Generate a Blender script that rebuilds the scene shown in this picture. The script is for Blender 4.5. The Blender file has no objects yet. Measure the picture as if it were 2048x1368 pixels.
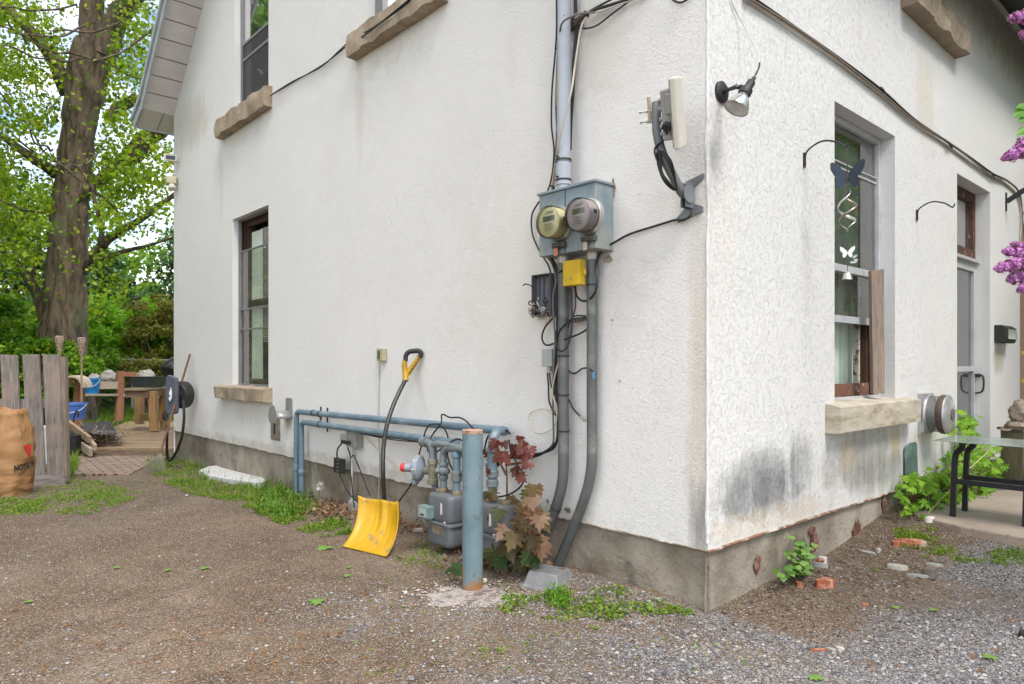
import bpy, math, random
from math import sin, cos, pi, radians, sqrt
from mathutils import Vector as V, noise as mn
S = bpy.context.scene
COL = S.collection
# ---------------------------------------------------------------- camera, light
FP, EYE, CX, HY = 1395.0, 1.3, 1024.0, 729.0
cam = bpy.data.objects.new('camera', bpy.data.cameras.new('camera'))
COL.objects.link(cam); S.camera = cam
cam.location = (0, 0, EYE); cam.rotation_euler = (pi/2, 0, 0)
cam.data.sensor_width = 36; cam.data.lens = 36*FP/2048
cam.data.shift_y = -(HY-684)/2048*-1
cam.data.clip_end = 1000; cam.data.clip_start = .05
S.view_settings.view_transform = 'Standard'; S.view_settings.look = 'None'
S.view_settings.exposure = 1.50; S.view_settings.gamma = 1
SUN_EL, SUN_AZ = radians(56), radians(150)      # azimuth measured from +Y towards +X
sd = bpy.data.lights.new('sun', 'SUN'); sd.energy = 1.25; sd.angle = radians(20); sd.color = (1, .95, .89)
so = bpy.data.objects.new('sun', sd); COL.objects.link(so)
so.rotation_euler = V((sin(SUN_AZ)*cos(SUN_EL), cos(SUN_AZ)*cos(SUN_EL), sin(SUN_EL))).to_track_quat('Z', 'Y').to_euler()
so.location = (0, 0, 20)
W = bpy.data.worlds.new('World'); S.world = W; W.use_nodes = True
wn = W.node_tree; wn.nodes.clear()
def nd(nt, t, **k):
    n = nt.nodes.new(t)
    for a, b in k.items():
        if a.startswith('i_'):
            n.inputs[a[2:].replace('_', ' ')].default_value = b
        else: setattr(n, a, b)
    return n
sky = nd(wn, 'ShaderNodeTexSky', sky_type='NISHITA', sun_disc=False, sun_elevation=SUN_EL, sun_rotation=SUN_AZ)
tc = nd(wn, 'ShaderNodeTexCoord'); mp = nd(wn, 'ShaderNodeMapping'); mp.inputs['Scale'].default_value = (1, 1, 2.2)
cn = nd(wn, 'ShaderNodeTexNoise', i_Scale=2.3, i_Detail=6.0, i_Roughness=.55)
cr = nd(wn, 'ShaderNodeValToRGB'); cr.color_ramp.elements[0].position = .42; cr.color_ramp.elements[1].position = .60
cm = nd(wn, 'ShaderNodeMix', data_type='RGBA'); cm.inputs['B'].default_value = (9.9, 9.7, 9.35, 1)
bg = nd(wn, 'ShaderNodeBackground'); bg.inputs['Strength'].default_value = .1
ow = nd(wn, 'ShaderNodeOutputWorld'); l = wn.links.new
l(tc.outputs['Generated'], mp.inputs[0]); l(mp.outputs[0], cn.inputs['Vector']); l(cn.outputs['Fac'], cr.inputs[0])
l(cr.outputs[0], cm.inputs['Factor']); l(sky.outputs[0], cm.inputs['A']); l(cm.outputs['Result'], bg.inputs[0]); l(bg.outputs[0], ow.inputs[0])
# ---------------------------------------------------------------- frames
CO = V((1.0012, 3.5629, 0)); dL = V((-.67, .7424, 0)); dR = V((.7424, .67, 0)); Z = V((0, 0, 1)); nL = -dR; nR = -dL
def Lw(t, o, z): return CO + dL*t + nL*o + Z*z         # wall with the meters (gable wall): t from the corner, o outwards
def Rw(t, o, z): return CO + dR*t + nR*o + Z*z         # wall with the door
def _on(px, py, o, d, n):
    k = (px-CX)/FP; c = CO + n*o
    t = (c.x-k*c.y)/(k*d.y-d.x); y = c.y+t*d.y
    return t, EYE-(py-HY)/FP*y
def Lp(px, py, o=0): t, z = _on(px, py, o, dL, nL); return Lw(t, o, z)
def Rp(px, py, o=0): t, z = _on(px, py, o, dR, nR); return Rw(t, o, z)
def Pp(px, py, Y): return V(((px-CX)/FP*Y, Y, EYE-(py-HY)/FP*Y))
def ss(a, b, x):
    x = min(1, max(0, (x-a)/(b-a))); return x*x*(3-2*x)
def gz(x, y):
    p = V((x, y, 0))-CO; t = p.dot(dR); d = p.dot(nR); a = p.dot(dL)
    z = .19*ss(1.2, 2.8, t)
    z += .022*ss(.55, .0, d)*ss(.1, .6, t)*ss(2.6, 1.8, t)
    z += .05*ss(.5, .05, -t)*ss(-.2, .4, a)*ss(6, 1, a)
    z -= .06*ss(6, 9, y)
    z += .035*(mn.noise(V((x*.55, y*.55, 3)))) + .012*mn.noise(V((x*2.3, y*2.3, 7))) + .004*mn.noise(V((x*9, y*9, 1)))
    return z
def G(px, py, dz=0):
    z = 0
    for _ in range(6):
        Y = FP*(EYE-z)/(py-HY); X = (px-CX)/FP*Y; z = gz(X, Y)
    return V((X, Y, z+dz))
# ---------------------------------------------------------------- mesh builder
WL = {}
def axes(d, up=Z):
    d = V(d).normalized()
    a = up.cross(d)
    if a.length < 1e-4: a = V((1, 0, 0)).cross(d)
    a.normalize(); return a, d.cross(a).normalized(), d
def smooth_path(pts, n=6):
    pts = [V(p) for p in pts]
    if len(pts) < 3: return pts
    out = []
    for i in range(len(pts)-1):
        p0 = pts[max(i-1, 0)]; p1 = pts[i]; p2 = pts[i+1]; p3 = pts[min(i+2, len(pts)-1)]
        for k in range(n):
            t = k/n
            out.append(.5*((2*p1)+(p2-p0)*t+(2*p0-5*p1+4*p2-p3)*t*t+(3*p1-p0-3*p2+p3)*t**3))
    out.append(pts[-1]); return out
class MB:
    def __init__(s): s.v = []; s.f = []; s.uv = None
    def add(s, vs, fs):
        n = len(s.v); s.v += [V(p) for p in vs]; s.f += [tuple(i+n for i in f) for f in fs]; return s
    def box(s, c, sz, ax=(V((1, 0, 0)), V((0, 1, 0)), Z), jit=0):
        c = V(c); h = [a*(q/2) for a, q in zip(ax, sz)]
        vs = []
        for i in (-1, 1):
            for j in (-1, 1):
                for k in (-1, 1):
                    p = c+h[0]*i+h[1]*j+h[2]*k
                    if jit: p += V((random.uniform(-jit, jit), random.uniform(-jit, jit), random.uniform(-jit, jit)))
                    vs.append(p)
        return s.add(vs, [(0, 1, 3, 2), (4, 6, 7, 5), (0, 4, 5, 1), (2, 3, 7, 6), (0, 2, 6, 4), (1, 5, 7, 3)])
    def tube(s, pts, r, seg=8, sm=0, cap=True, wob=0):
        if sm: 
            if isinstance(r, (list, tuple)):
                n = len(pts); rr = []
                for i in range(n-1): rr += [r[i]+(r[i+1]-r[i])*k/sm for k in range(sm)]
                r = rr+[r[-1]]
            pts = smooth_path(pts, sm)
        pts = [V(p) for p in pts]; n = len(pts)
        if not isinstance(r, (list, tuple)): r = [r]*n
        T = [(pts[min(i+1, n-1)]-pts[max(i-1, 0)]).normalized() for i in range(n)]
        a, b, _ = axes(T[0]); base = len(s.v); vs = []; fs = []
        for i in range(n):
            a = (a-T[i]*a.dot(T[i]))
            if a.length < 1e-6: a = axes(T[i])[0]
            a.normalize(); b = T[i].cross(a)
            for k in range(seg):
                an = 2*pi*k/seg; q = r[i]
                if wob: q *= 1+wob*mn.noise((pts[i]*3+a*cos(an)+b*sin(an))*1.7)
                vs.append(pts[i]+a*(cos(an)*q)+b*(sin(an)*q))
        for i in range(n-1):
            for k in range(seg):
                k2 = (k+1) % seg; fs.append((i*seg+k, i*seg+k2, (i+1)*seg+k2, (i+1)*seg+k))
        if cap: fs.append(tuple(range(seg-1, -1, -1))); fs.append(tuple((n-1)*seg+k for k in range(seg)))
        return s.add(vs, fs)
    def lathe(s, prof, o, d=Z, seg=24, close=True):
        a, b, d = axes(d); o = V(o); vs = []; fs = []; n = len(prof)
        for r, h in prof:
            for k in range(seg):
                an = 2*pi*k/seg; vs.append(o+d*h+a*(cos(an)*r)+b*(sin(an)*r))
        for i in range(n-1):
            for k in range(seg):
                k2 = (k+1) % seg; fs.append((i*seg+k, i*seg+k2, (i+1)*seg+k2, (i+1)*seg+k))
        if close:
            if prof[0][0] > 1e-5: fs.append(tuple(range(seg-1, -1, -1)))
            if prof[-1][0] > 1e-5: fs.append(tuple((n-1)*seg+k for k in range(seg)))
        return s.add(vs, fs)
    def prism(s, poly, o, ax, ay, dep):
        o = V(o); n = len(poly); a = [o+ax*x+ay*y for x, y in poly]; b = [p+dep for p in a]
        return s.add(a+b, [tuple(range(n)), tuple(range(2*n-1, n-1, -1))]+[(i, i+n, (i+1) % n+n, (i+1) % n) for i in range(n)])
    def quad(s, a, b, c, d): return s.add([a, b, c, d], [(0, 1, 2, 3)])
    def blob(s, c, r, sq=(1, 1, 1), seg=10, rings=6, nz=.2, ns=3, ax=None):
        c = V(c); vs = []; fs = []
        ax = ax or (V((1, 0, 0)), V((0, 1, 0)), Z)
        for i in range(rings+1):
            th = pi*i/rings
            for k in range(seg):
                ph = 2*pi*k/seg; d = V((sin(th)*cos(ph), sin(th)*sin(ph), cos(th)))
                q = r*(1+nz*mn.noise(d*ns+c*3.1))
                vs.append(c+ax[0]*(d.x*q*sq[0])+ax[1]*(d.y*q*sq[1])+ax[2]*(d.z*q*sq[2]))
        for i in range(rings):
            for k in range(seg):
                k2 = (k+1) % seg; fs.append((i*seg+k, (i+1)*seg+k, (i+1)*seg+k2, i*seg+k2))
        return s.add(vs, fs)
    def build(s, name, mat, parent=None, smooth=None, bevel=0, org=None, weld=False):
        if parent is not None: o = WL[parent.name].copy()
        elif org is not None: o = V(org)
        else:
            xs = [p.x for p in s.v]; ys = [p.y for p in s.v]; o = V(((min(xs)+max(xs))/2, (min(ys)+max(ys))/2, min(p.z for p in s.v)))
        me = bpy.data.meshes.new(name); me.from_pydata([p-o for p in s.v], [], s.f)
        if s.uv:
            uvl = me.uv_layers.new(name='UVMap')
            for lp in me.loops: uvl.data[lp.index].uv = s.uv[lp.vertex_index]
        ob = bpy.data.objects.new(name, me); COL.objects.link(ob); me.materials.append(mat)
        if weld:
            import bmesh
            bm = bmesh.new(); bm.from_mesh(me); bmesh.ops.remove_doubles(bm, verts=bm.verts, dist=.0005)
            bmesh.ops.recalc_face_normals(bm, faces=bm.faces); bm.to_mesh(me); bm.free()
        if smooth:
            for p in me.polygons: p.use_smooth = True
            me.set_sharp_from_angle(angle=radians(smooth if smooth > 1 else 40))
        if bevel:
            m = ob.modifiers.new('bevel', 'BEVEL'); m.width = bevel; m.segments = 2; m.limit_method = 'ANGLE'; m.angle_limit = radians(35)
        if parent is None: ob.location = o
        else: ob.parent = parent
        WL[ob.name] = o; return ob
def thing(name, label, cat, loc, group=None):
    o = bpy.data.objects.new(name, None); COL.objects.link(o); o.location = V(loc); o.empty_display_size = .1
    WL[o.name] = V(loc); tag(o, label, cat, group); return o
def tag(o, label, cat, group=None, kind=None):
    if label: o['label'] = label
    if cat: o['category'] = cat
    if group: o['group'] = group
    if kind: o['kind'] = kind
    return o
def struct(o): o['kind'] = 'structure'; return o
# ---------------------------------------------------------------- materials
def newmat(name):
    m = bpy.data.materials.new(name); m.use_nodes = True; nt = m.node_tree; nt.nodes.clear()
    out = nd(nt, 'ShaderNodeOutputMaterial'); b = nd(nt, 'ShaderNodeBsdfPrincipled'); nt.links.new(b.outputs[0], out.inputs[0])
    return m, nt, b, out
def rampn(nt, src, a, b, ca=(0, 0, 0, 1), cb=(1, 1, 1, 1)):
    r = nd(nt, 'ShaderNodeValToRGB'); e = r.color_ramp.elements; e[0].position = a; e[1].position = b; e[0].color = ca; e[1].color = cb
    nt.links.new(src, r.inputs[0]); return r.outputs[0]
def mixc(nt, f, a, b, blend='MIX'):
    m = nd(nt, 'ShaderNodeMix', data_type='RGBA', blend_type=blend)
    for s, v in (('Factor', f), ('A', a), ('B', b)):
        i = m.inputs[s]
        if isinstance(v, (int, float)): i.default_value = v
        elif isinstance(v, (tuple, list)): i.default_value = (*v[:3], 1)
        else: nt.links.new(v, i)
    return m.outputs['Result']
def mth(nt, op, a, b=0, c=None):
    m = nd(nt, 'ShaderNodeMath', operation=op)
    for i, v in enumerate((a, b, c)):
        if v is None: continue
        if isinstance(v, (int, float)): m.inputs[i].default_value = v
        else: nt.links.new(v, m.inputs[i])
    return m.outputs[0]
def noi(nt, vec, sc, det=4, rough=.55, dist=0, sxyz=None):
    if sxyz:
        mp = nd(nt, 'ShaderNodeMapping'); mp.inputs['Scale'].default_value = sxyz; nt.links.new(vec, mp.inputs[0]); vec = mp.outputs[0]
    n = nd(nt, 'ShaderNodeTexNoise'); n.inputs['Scale'].default_value = sc; n.inputs['Detail'].default_value = det
    n.inputs['Roughness'].default_value = rough; n.inputs['Distortion'].default_value = dist; nt.links.new(vec, n.inputs['Vector']); return n.outputs['Fac']
def vor(nt, vec, sc, feat='F1', out='Distance'):
    n = nd(nt, 'ShaderNodeTexVoronoi', feature=feat); n.inputs['Scale'].default_value = sc; nt.links.new(vec, n.inputs['Vector']); return n.outputs[out]
def bump(nt, b, h, st, dist=.01):
    n = nd(nt, 'ShaderNodeBump'); n.inputs['Strength'].default_value = st; n.inputs['Distance'].default_value = dist
    nt.links.new(h, n.inputs['Height'])
    if b.inputs['Normal'].links: nt.links.new(b.inputs['Normal'].links[0].from_socket, n.inputs['Normal'])
    nt.links.new(n.outputs[0], b.inputs['Normal']); return n
MC = {}
def M(name, col=(.5, .5, .5), rough=.6, metal=0, var=.18, vs=6, col2=None, c2=(.5, .62), c2s=5, bmp=.15, bs=60, grain=None, sp=.5):
    """paint / metal / wood with large-scale variation, patches of col2 and fine bump"""
    if name in MC: return MC[name]
    m, nt, b, out = newmat(name); tc = nd(nt, 'ShaderNodeTexCoord').outputs['Object']
    n1 = noi(nt, tc, vs, 5, .6, 0, grain)
    c = mixc(nt, rampn(nt, n1, .3, .7), tuple(x*(1-var) for x in col), tuple(min(1, x*(1+var)) for x in col))
    if col2: c = mixc(nt, rampn(nt, noi(nt, tc, c2s, 7, .65, .4, grain), *c2), c, col2)
    nt.links.new(c, b.inputs['Base Color'])
    b.inputs['Metallic'].default_value = metal; b.inputs['Specular IOR Level'].default_value = sp
    r = mth(nt, 'ADD', mth(nt, 'MULTIPLY', n1, .25), rough-.12); nt.links.new(r, b.inputs['Roughness'])
    if bmp: bump(nt, b, noi(nt, tc, bs, 4, .6, 0, grain), bmp, .004)
    MC[name] = m; return m
def wood(name, col, dark, rough=.8, axis=2, gs=1.0, bmp=.5, col3=None):
    if name in MC: return MC[name]
    m, nt, b, out = newmat(name); tc = nd(nt, 'ShaderNodeTexCoord').outputs['Object']
    s = [14*gs]*3; s[axis] = .9*gs
    g = noi(nt, tc, 2.4, 8, .65, .8, tuple(s)); g2 = noi(nt, tc, 9, 4, .6, .3, tuple(s))
    c = mixc(nt, rampn(nt, g, .35, .65), dark, col)
    c = mixc(nt, rampn(nt, g2, .45, .75), c, tuple(x*.55 for x in dark))
    if col3: c = mixc(nt, rampn(nt, noi(nt, tc, 2.2, 4), .5, .62), c, col3)
    nt.links.new(c, b.inputs['Base Color']); b.inputs['Roughness'].default_value = rough
    bump(nt, b, g2, bmp, .004); MC[name] = m; return m
def glassmat(name, tint=(.86, .9, .87), refl=.12, fm=1.7):
    if name in MC: return MC[name]
    m, nt, b, out = newmat(name); nt.nodes.remove(b)
    tr = nd(nt, 'ShaderNodeBsdfTransparent'); tr.inputs[0].default_value = (*tint, 1)
    gl = nd(nt, 'ShaderNodeBsdfGlossy'); gl.inputs['Roughness'].default_value = .015
    fr = nd(nt, 'ShaderNodeFresnel'); fr.inputs[0].default_value = 1.5
    tc = nd(nt, 'ShaderNodeTexCoord').outputs['Object']; bp = nd(nt, 'ShaderNodeBump'); bp.inputs['Strength'].default_value = .06; bp.inputs['Distance'].default_value = .02
    nt.links.new(noi(nt, tc, 1.6, 1), bp.inputs['Height']); nt.links.new(bp.outputs[0], gl.inputs['Normal'])
    f = mth(nt, 'ADD', mth(nt, 'MULTIPLY', fr.outputs[0], fm), refl); f = mth(nt, 'MINIMUM', f, .95)
    mx = nd(nt, 'ShaderNodeMixShader'); nt.links.new(f, mx.inputs[0]); nt.links.new(tr.outputs[0], mx.inputs[1]); nt.links.new(gl.outputs[0], mx.inputs[2])
    # thin film of dust
    df = nd(nt, 'ShaderNodeBsdfDiffuse'); df.inputs[0].default_value = (.5, .5, .47, 1)
    mx2 = nd(nt, 'ShaderNodeMixShader'); nt.links.new(mth(nt, 'MULTIPLY', noi(nt, tc, 5, 6), .13), mx2.inputs[0])
    nt.links.new(mx.outputs[0], mx2.inputs[1]); nt.links.new(df.outputs[0], mx2.inputs[2]); nt.links.new(mx2.outputs[0], out.inputs[0])
    MC[name] = m; return m
def leafmat(name, cols, tr=.35, rough=.55):
    if name in MC: return MC[name]
    m, nt, b, out = newmat(name); g = nd(nt, 'ShaderNodeNewGeometry')
    r = nd(nt, 'ShaderNodeValToRGB'); els = r.color_ramp.elements
    els[0].color = (*cols[0], 1); els[1].color = (*cols[-1], 1)
    for i, c in enumerate(cols[1:-1]): e = els.new((i+1)/(len(cols)-1)); e.color = (*c, 1)
    nt.links.new(g.outputs['Random Per Island'], r.inputs[0])
    b.inputs['Roughness'].default_value = rough; b.inputs['Specular IOR Level'].default_value = .35
    nt.links.new(r.outputs[0], b.inputs['Base Color'])
    t = nd(nt, 'ShaderNodeBsdfTranslucent'); nt.links.new(mixc(nt, 1.0, r.outputs[0], (1.25, 1.3, .6), 'MULTIPLY'), t.inputs[0])
    mx = nd(nt, 'ShaderNodeMixShader'); mx.inputs[0].default_value = tr
    nt.links.new(b.outputs[0], mx.inputs[1]); nt.links.new(t.outputs[0], mx.inputs[2]); nt.links.new(mx.outputs[0], out.inputs[0])
    MC[name] = m; return m
# shared
ALU = lambda: M('aluminium', (.55, .56, .56), .45, .35, .12, 9, (.38, .37, .35), (.55, .72))
BLACK = lambda: M('black_plastic', (.018, .018, .02), .45, 0, .2, bmp=.05)
CABLE = lambda: M('black_cable', (.012, .012, .014), .5, 0, .25, bmp=.05)
GREYC = lambda: M('grey_cable', (.13, .13, .13), .55, 0, .25)
CREAM = lambda: M('cream_cable', (.55, .46, .33), .6, 0, .25)
STEEL = lambda: M('dull_steel', (.42, .41, .39), .45, .7, .25, 12, (.22, .15, .09), (.6, .75), 14)
# ---------------------------------------------------------------- the ground
def stretch(a, b, c0, c1, step, far):
    xs = [c0+i*step for i in range(int((c1-c0)/step)+1)]; s = step; x = xs[-1]
    while x < b: s *= far; x += s; xs.append(x)
    s = step; x = xs[0]; lo = []
    while x > a: s *= far; x -= s; lo.append(x)
    return lo[::-1]+xs
def ground_mat():
    m, nt, b, out = newmat('gravel_dirt'); tc = nd(nt, 'ShaderNodeTexCoord').outputs['Object']
    sx = nd(nt, 'ShaderNodeSeparateXYZ'); nt.links.new(tc, sx.inputs[0]); X, Y = sx.outputs[0], sx.outputs[1]
    # dry brown dirt with paler worn patches
    c = mixc(nt, rampn(nt, noi(nt, tc, 1.1, 6, .6, .5), .36, .62), (.105, .066, .040), (.215, .15, .098))
    c = mixc(nt, rampn(nt, noi(nt, tc, 4.5, 6, .7, .6), .5, .72), c, (.088, .058, .04))
    c = mixc(nt, mth(nt, 'MULTIPLY', rampn(nt, noi(nt, tc, .8, 6, .68, .5, (1.7, .7, 1)), .46, .66), .5), c, (.31, .255, .205))
    yb_ = nd(nt, 'ShaderNodeMapRange'); yb_.inputs[1].default_value = 3.9; yb_.inputs[2].default_value = 6.3; nt.links.new(Y, yb_.inputs[0])
    c = mixc(nt, mth(nt, 'MULTIPLY', yb_.outputs[0], rampn(nt, noi(nt, tc, 1.6, 6, .65, .5), .3, .55)), c, mixc(nt, noi(nt, tc, 14, 6, .7), (.055, .037, .026), (.16, .118, .09)))
    # blue grey crushed stone: mostly right of and in front of the corner
    w = mth(nt, 'ADD', mth(nt, 'MULTIPLY', X, .11), mth(nt, 'MULTIPLY', noi(nt, tc, .9, 5, .6, .7), 1.25))
    w = mth(nt, 'SUBTRACT', w, mth(nt, 'MULTIPLY', Y, .035))
    gm = rampn(nt, w, .54, .70)
    dd = mth(nt, 'SUBTRACT', mth(nt, 'MULTIPLY', X, .67), mth(nt, 'ADD', mth(nt, 'MULTIPLY', Y, .7424), -1.974)); tt_ = mth(nt, 'ADD', mth(nt, 'MULTIPLY', X, .7424), mth(nt, 'ADD', mth(nt, 'MULTIPLY', Y, .67), -3.13))
    dn_ = mth(nt, 'ADD', dd, mth(nt, 'MULTIPLY', noi(nt, tc, 3, 4), .5)); bank = mth(nt, 'MULTIPLY', rampn(nt, dn_, .72, .92, (1, 1, 1, 1), (0, 0, 0, 1)), rampn(nt, tt_, .0, .15))
    gm = mth(nt, 'MULTIPLY', gm, mth(nt, 'SUBTRACT', 1, bank)); c = mixc(nt, mth(nt, 'MULTIPLY', bank, .75), c, mixc(nt, noi(nt, tc, 9, 5), (.06, .04, .027), (.175, .125, .085)))
    sp = vor(nt, tc, 95, 'F1', 'Color'); sh = nd(nt, 'ShaderNodeSeparateColor'); nt.links.new(sp, sh.inputs[0])
    peb = rampn(nt, sh.outputs[0], .1, .95, (.045, .043, .045, 1), (.27, .26, .265, 1))
    pebb = rampn(nt, sh.outputs[1], .05, .98, (.05, .031, .021, 1), (.26, .19, .135, 1))
    c = mixc(nt, mth(nt, 'MULTIPLY', rampn(nt, noi(nt, tc, 8, 4), .35, .6), .6), c, pebb)
    c = mixc(nt, mth(nt, 'MULTIPLY', gm, .85), c, peb)
    # fine scattered dark and light grains
    sp2 = vor(nt, tc, 230, 'F1', 'Color'); s2 = nd(nt, 'ShaderNodeSeparateColor'); nt.links.new(sp2, s2.inputs[0])
    c = mixc(nt, rampn(nt, s2.outputs[0], .93, .97), c, (.5, .48, .45)); c = mixc(nt, rampn(nt, s2.outputs[1], .9, .95), c, (.03, .025, .02))
    # far yard is lawn
    lm = rampn(nt, mth(nt, 'ADD', Y, mth(nt, 'MULTIPLY', noi(nt, tc, 1.2, 4), 1.5)), 0, 1)
    yy = nd(nt, 'ShaderNodeMapRange'); yy.inputs[1].default_value = 9.5; yy.inputs[2].default_value = 11; nt.links.new(Y, yy.inputs[0])
    c = mixc(nt, yy.outputs[0], c, mixc(nt, rampn(nt, noi(nt, tc, 1.5, 6), .35, .65), (.05, .1, .02), (.13, .2, .04)))
    nt.links.new(c, b.inputs['Base Color']); b.inputs['Roughness'].default_value = .93; b.inputs['Specular IOR Level'].default_value = .25
    h = mth(nt, 'ADD', mth(nt, 'MULTIPLY', vor(nt, tc, 95), -.6), noi(nt, tc, 60, 6, .75))
    bump(nt, b, h, .75, .014); return m
xs = stretch(-220, 220, -8, 5, .07, 1.16); ys = stretch(-60, 320, 1.6, 11, .07, 1.16)
g = MB(); nx = len(xs)
for y in ys:
    for x in xs: g.v.append(V((x, y, gz(x, y) if (-30 < x < 30 and y < 40) else gz(x, 40)*.2-.05)))
for j in range(len(ys)-1):
    for i in range(nx-1): g.f.append((j*nx+i, j*nx+i+1, (j+1)*nx+i+1, (j+1)*nx+i))
struct(g.build('ground', ground_mat(), smooth=80, org=(0, 0, 0)))
# ---------------------------------------------------------------- the house
EAVE, SL, LEN, MID = 4.97, .91, 8.80, 4.37
def roofz(t): return EAVE+SL*min(t, 2*MID-t) if t < 2*MID else EAVE
house = thing('stucco_house', 'old white stucco house with a weathered concrete foundation and stone sills', 'house', Lw(4, -3, 0))
def wall_mesh(W3, t0, t1, z0, top, holes, dep, trim=(0, 0)):
    """front face with rectangular holes and their reveals; W3(t,o,z)"""
    g = MB(); uv = []
    ts = sorted({t0, t1, *[h[0] for h in holes], *[h[1] for h in holes], *([MID] if top != 'flat' else [])})
    ts = [t for t in ts if t0 <= t <= t1]
    tt = []
    for a, b_ in zip(ts, ts[1:]):
        n = max(1, int((b_-a)/.25)); tt += [a+(b_-a)*i/n for i in range(n)]
    tt.append(ts[-1])
    def P(t, o, z): g.v.append(W3(t, o, z)); uv.append((t, z)); return len(g.v)-1
    for a, b_ in zip(tt, tt[1:]):
        za, zb = (roofz(a), roofz(b_)) if top != 'flat' else (EAVE, EAVE)
        m = (a+b_)/2; cuts = sorted([(h[2], h[3]) for h in holes if h[0] < m < h[1]]); z = z0
        for lo, hi in cuts+[(None, None)]:
            if lo is None: g.f.append((P(a, 0, z), P(b_, 0, z), P(b_, 0, zb), P(a, 0, za)))
            else: g.f.append((P(a, 0, z), P(b_, 0, z), P(b_, 0, lo), P(a, 0, lo))); z = hi
    for h in holes:
        a, b_, lo, hi = h[:4]; d = -h[4] if len(h) > 4 else -dep
        for q in (((a, 0, lo), (a, d, lo), (a, d, hi), (a, 0, hi)), ((b_, 0, lo), (b_, 0, hi), (b_, d, hi), (b_, d, lo)),
                  ((a, 0, hi), (a, d, hi), (b_, d, hi), (b_, 0, hi)), ((a, 0, lo), (b_, 0, lo), (b_, d, lo), (a, d, lo))):
            g.f.append(tuple(P(*x) for x in q))
    # bottom lip of the render coat
    g.f.append((P(t0, 0, z0), P(t1, 0, z0), P(t1, -.06, z0), P(t0, -.06, z0)))
    g.uv = uv; return g
def stucco(name, base, coarse, stains):
    m, nt, b, out = newmat(name); t = nd(nt, 'ShaderNodeTexCoord'); tc = t.outputs['Object']; uv = t.outputs['UV']
    sx = nd(nt, 'ShaderNodeSeparateXYZ'); nt.links.new(uv, sx.inputs[0]); T, Zc = sx.outputs[0], sx.outputs[1]
    c = mixc(nt, rampn(nt, noi(nt, tc, .8, 5, .6), .3, .7), tuple(x*.95 for x in base), base)
    c = mixc(nt, mth(nt, 'MULTIPLY', rampn(nt, noi(nt, tc, 2.2, 7, .7, .5), .56, .75), .3), c, (.66, .58, .48))
    pitn = noi(nt, tc, 60, 5, .7, .8)
    c = mixc(nt, mth(nt, 'MULTIPLY', rampn(nt, pitn, .65, .71), .4 if coarse < .5 else .35), c, (.3, .26, .21))
    c = mixc(nt, mth(nt, 'MULTIPLY', rampn(nt, noi(nt, tc, 13, 5, .7, .3), .70, .76), .6), c, (.42, .33, .25))
    # streaks: vertical stretched noise
    stn = noi(nt, uv, 1.0, 6, .65, .2, (9, 1.1, 1)); st2 = noi(nt, uv, 6, 6, .7)
    for (t0, z0, rt, rz, col, amt, streak) in stains:
        dx = mth(nt, 'DIVIDE', mth(nt, 'SUBTRACT', T, t0), rt); dz = mth(nt, 'DIVIDE', mth(nt, 'SUBTRACT', Zc, z0), rz)
        d = mth(nt, 'ADD', mth(nt, 'MULTIPLY', dx, dx), mth(nt, 'MULTIPLY', dz, dz))
        nn = mth(nt, 'ADD', mth(nt, 'MULTIPLY', stn if streak else st2, 1.9), mth(nt, 'MULTIPLY', st2, .7))
        f = mth(nt, 'SUBTRACT', mth(nt, 'SUBTRACT', nn, d), .55); c = mixc(nt, mth(nt, 'MULTIPLY', rampn(nt, f, 0, .75), amt), c, col)
    nt.links.new(c, b.inputs['Base Color']); b.inputs['Roughness'].default_value = .85; b.inputs['Specular IOR Level'].default_value = .2
    rn = noi(nt, tc, 24 if coarse > .5 else 22, 4, .6, .8); rd = mth(nt, 'ABSOLUTE', mth(nt, 'SUBTRACT', rn, .5)); ridge = rampn(nt, rd, .0, .05, (1, 1, 1, 1), (0, 0, 0, 1))
    frag = rampn(nt, noi(nt, tc, 42, 4, .65, .3), .49, .58); h1 = mth(nt, 'MULTIPLY', ridge, frag)
    knob = rampn(nt, noi(nt, tc, 62, 5, .7, .3), .56, .66); h2 = noi(nt, tc, 120 if coarse > .5 else 70, 5, .75, .3); h3 = noi(nt, tc, 2.0, 3)
    if coarse > .5:
        fl_ = rampn(nt, noi(nt, tc, 36, 8, .78, .15), .53, .59); tm_ = nd(nt, 'ShaderNodeMapRange'); tm_.inputs[1].default_value = 1.5; tm_.inputs[2].default_value = 5; tm_.inputs[3].default_value = 1; tm_.inputs[4].default_value = .45; nt.links.new(T, tm_.inputs[0])
        bump(nt, b, mth(nt, 'MULTIPLY', mth(nt, 'ADD', fl_, mth(nt, 'MULTIPLY', h1, .45)), tm_.outputs[0]), .5, .006); bump(nt, b, knob, .5, .004); bump(nt, b, h2, .6, .004)
    else:
        msk = rampn(nt, noi(nt, tc, 1.3, 3), .42, .6); bump(nt, b, mth(nt, 'MULTIPLY', h1, mth(nt, 'ADD', mth(nt, 'MULTIPLY', msk, .75), .25)), .5, .006); bump(nt, b, h2, .95, .010)
    bump(nt, b, h3, .5, .02)
    return m
MG = (.13, .13, .135)
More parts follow.
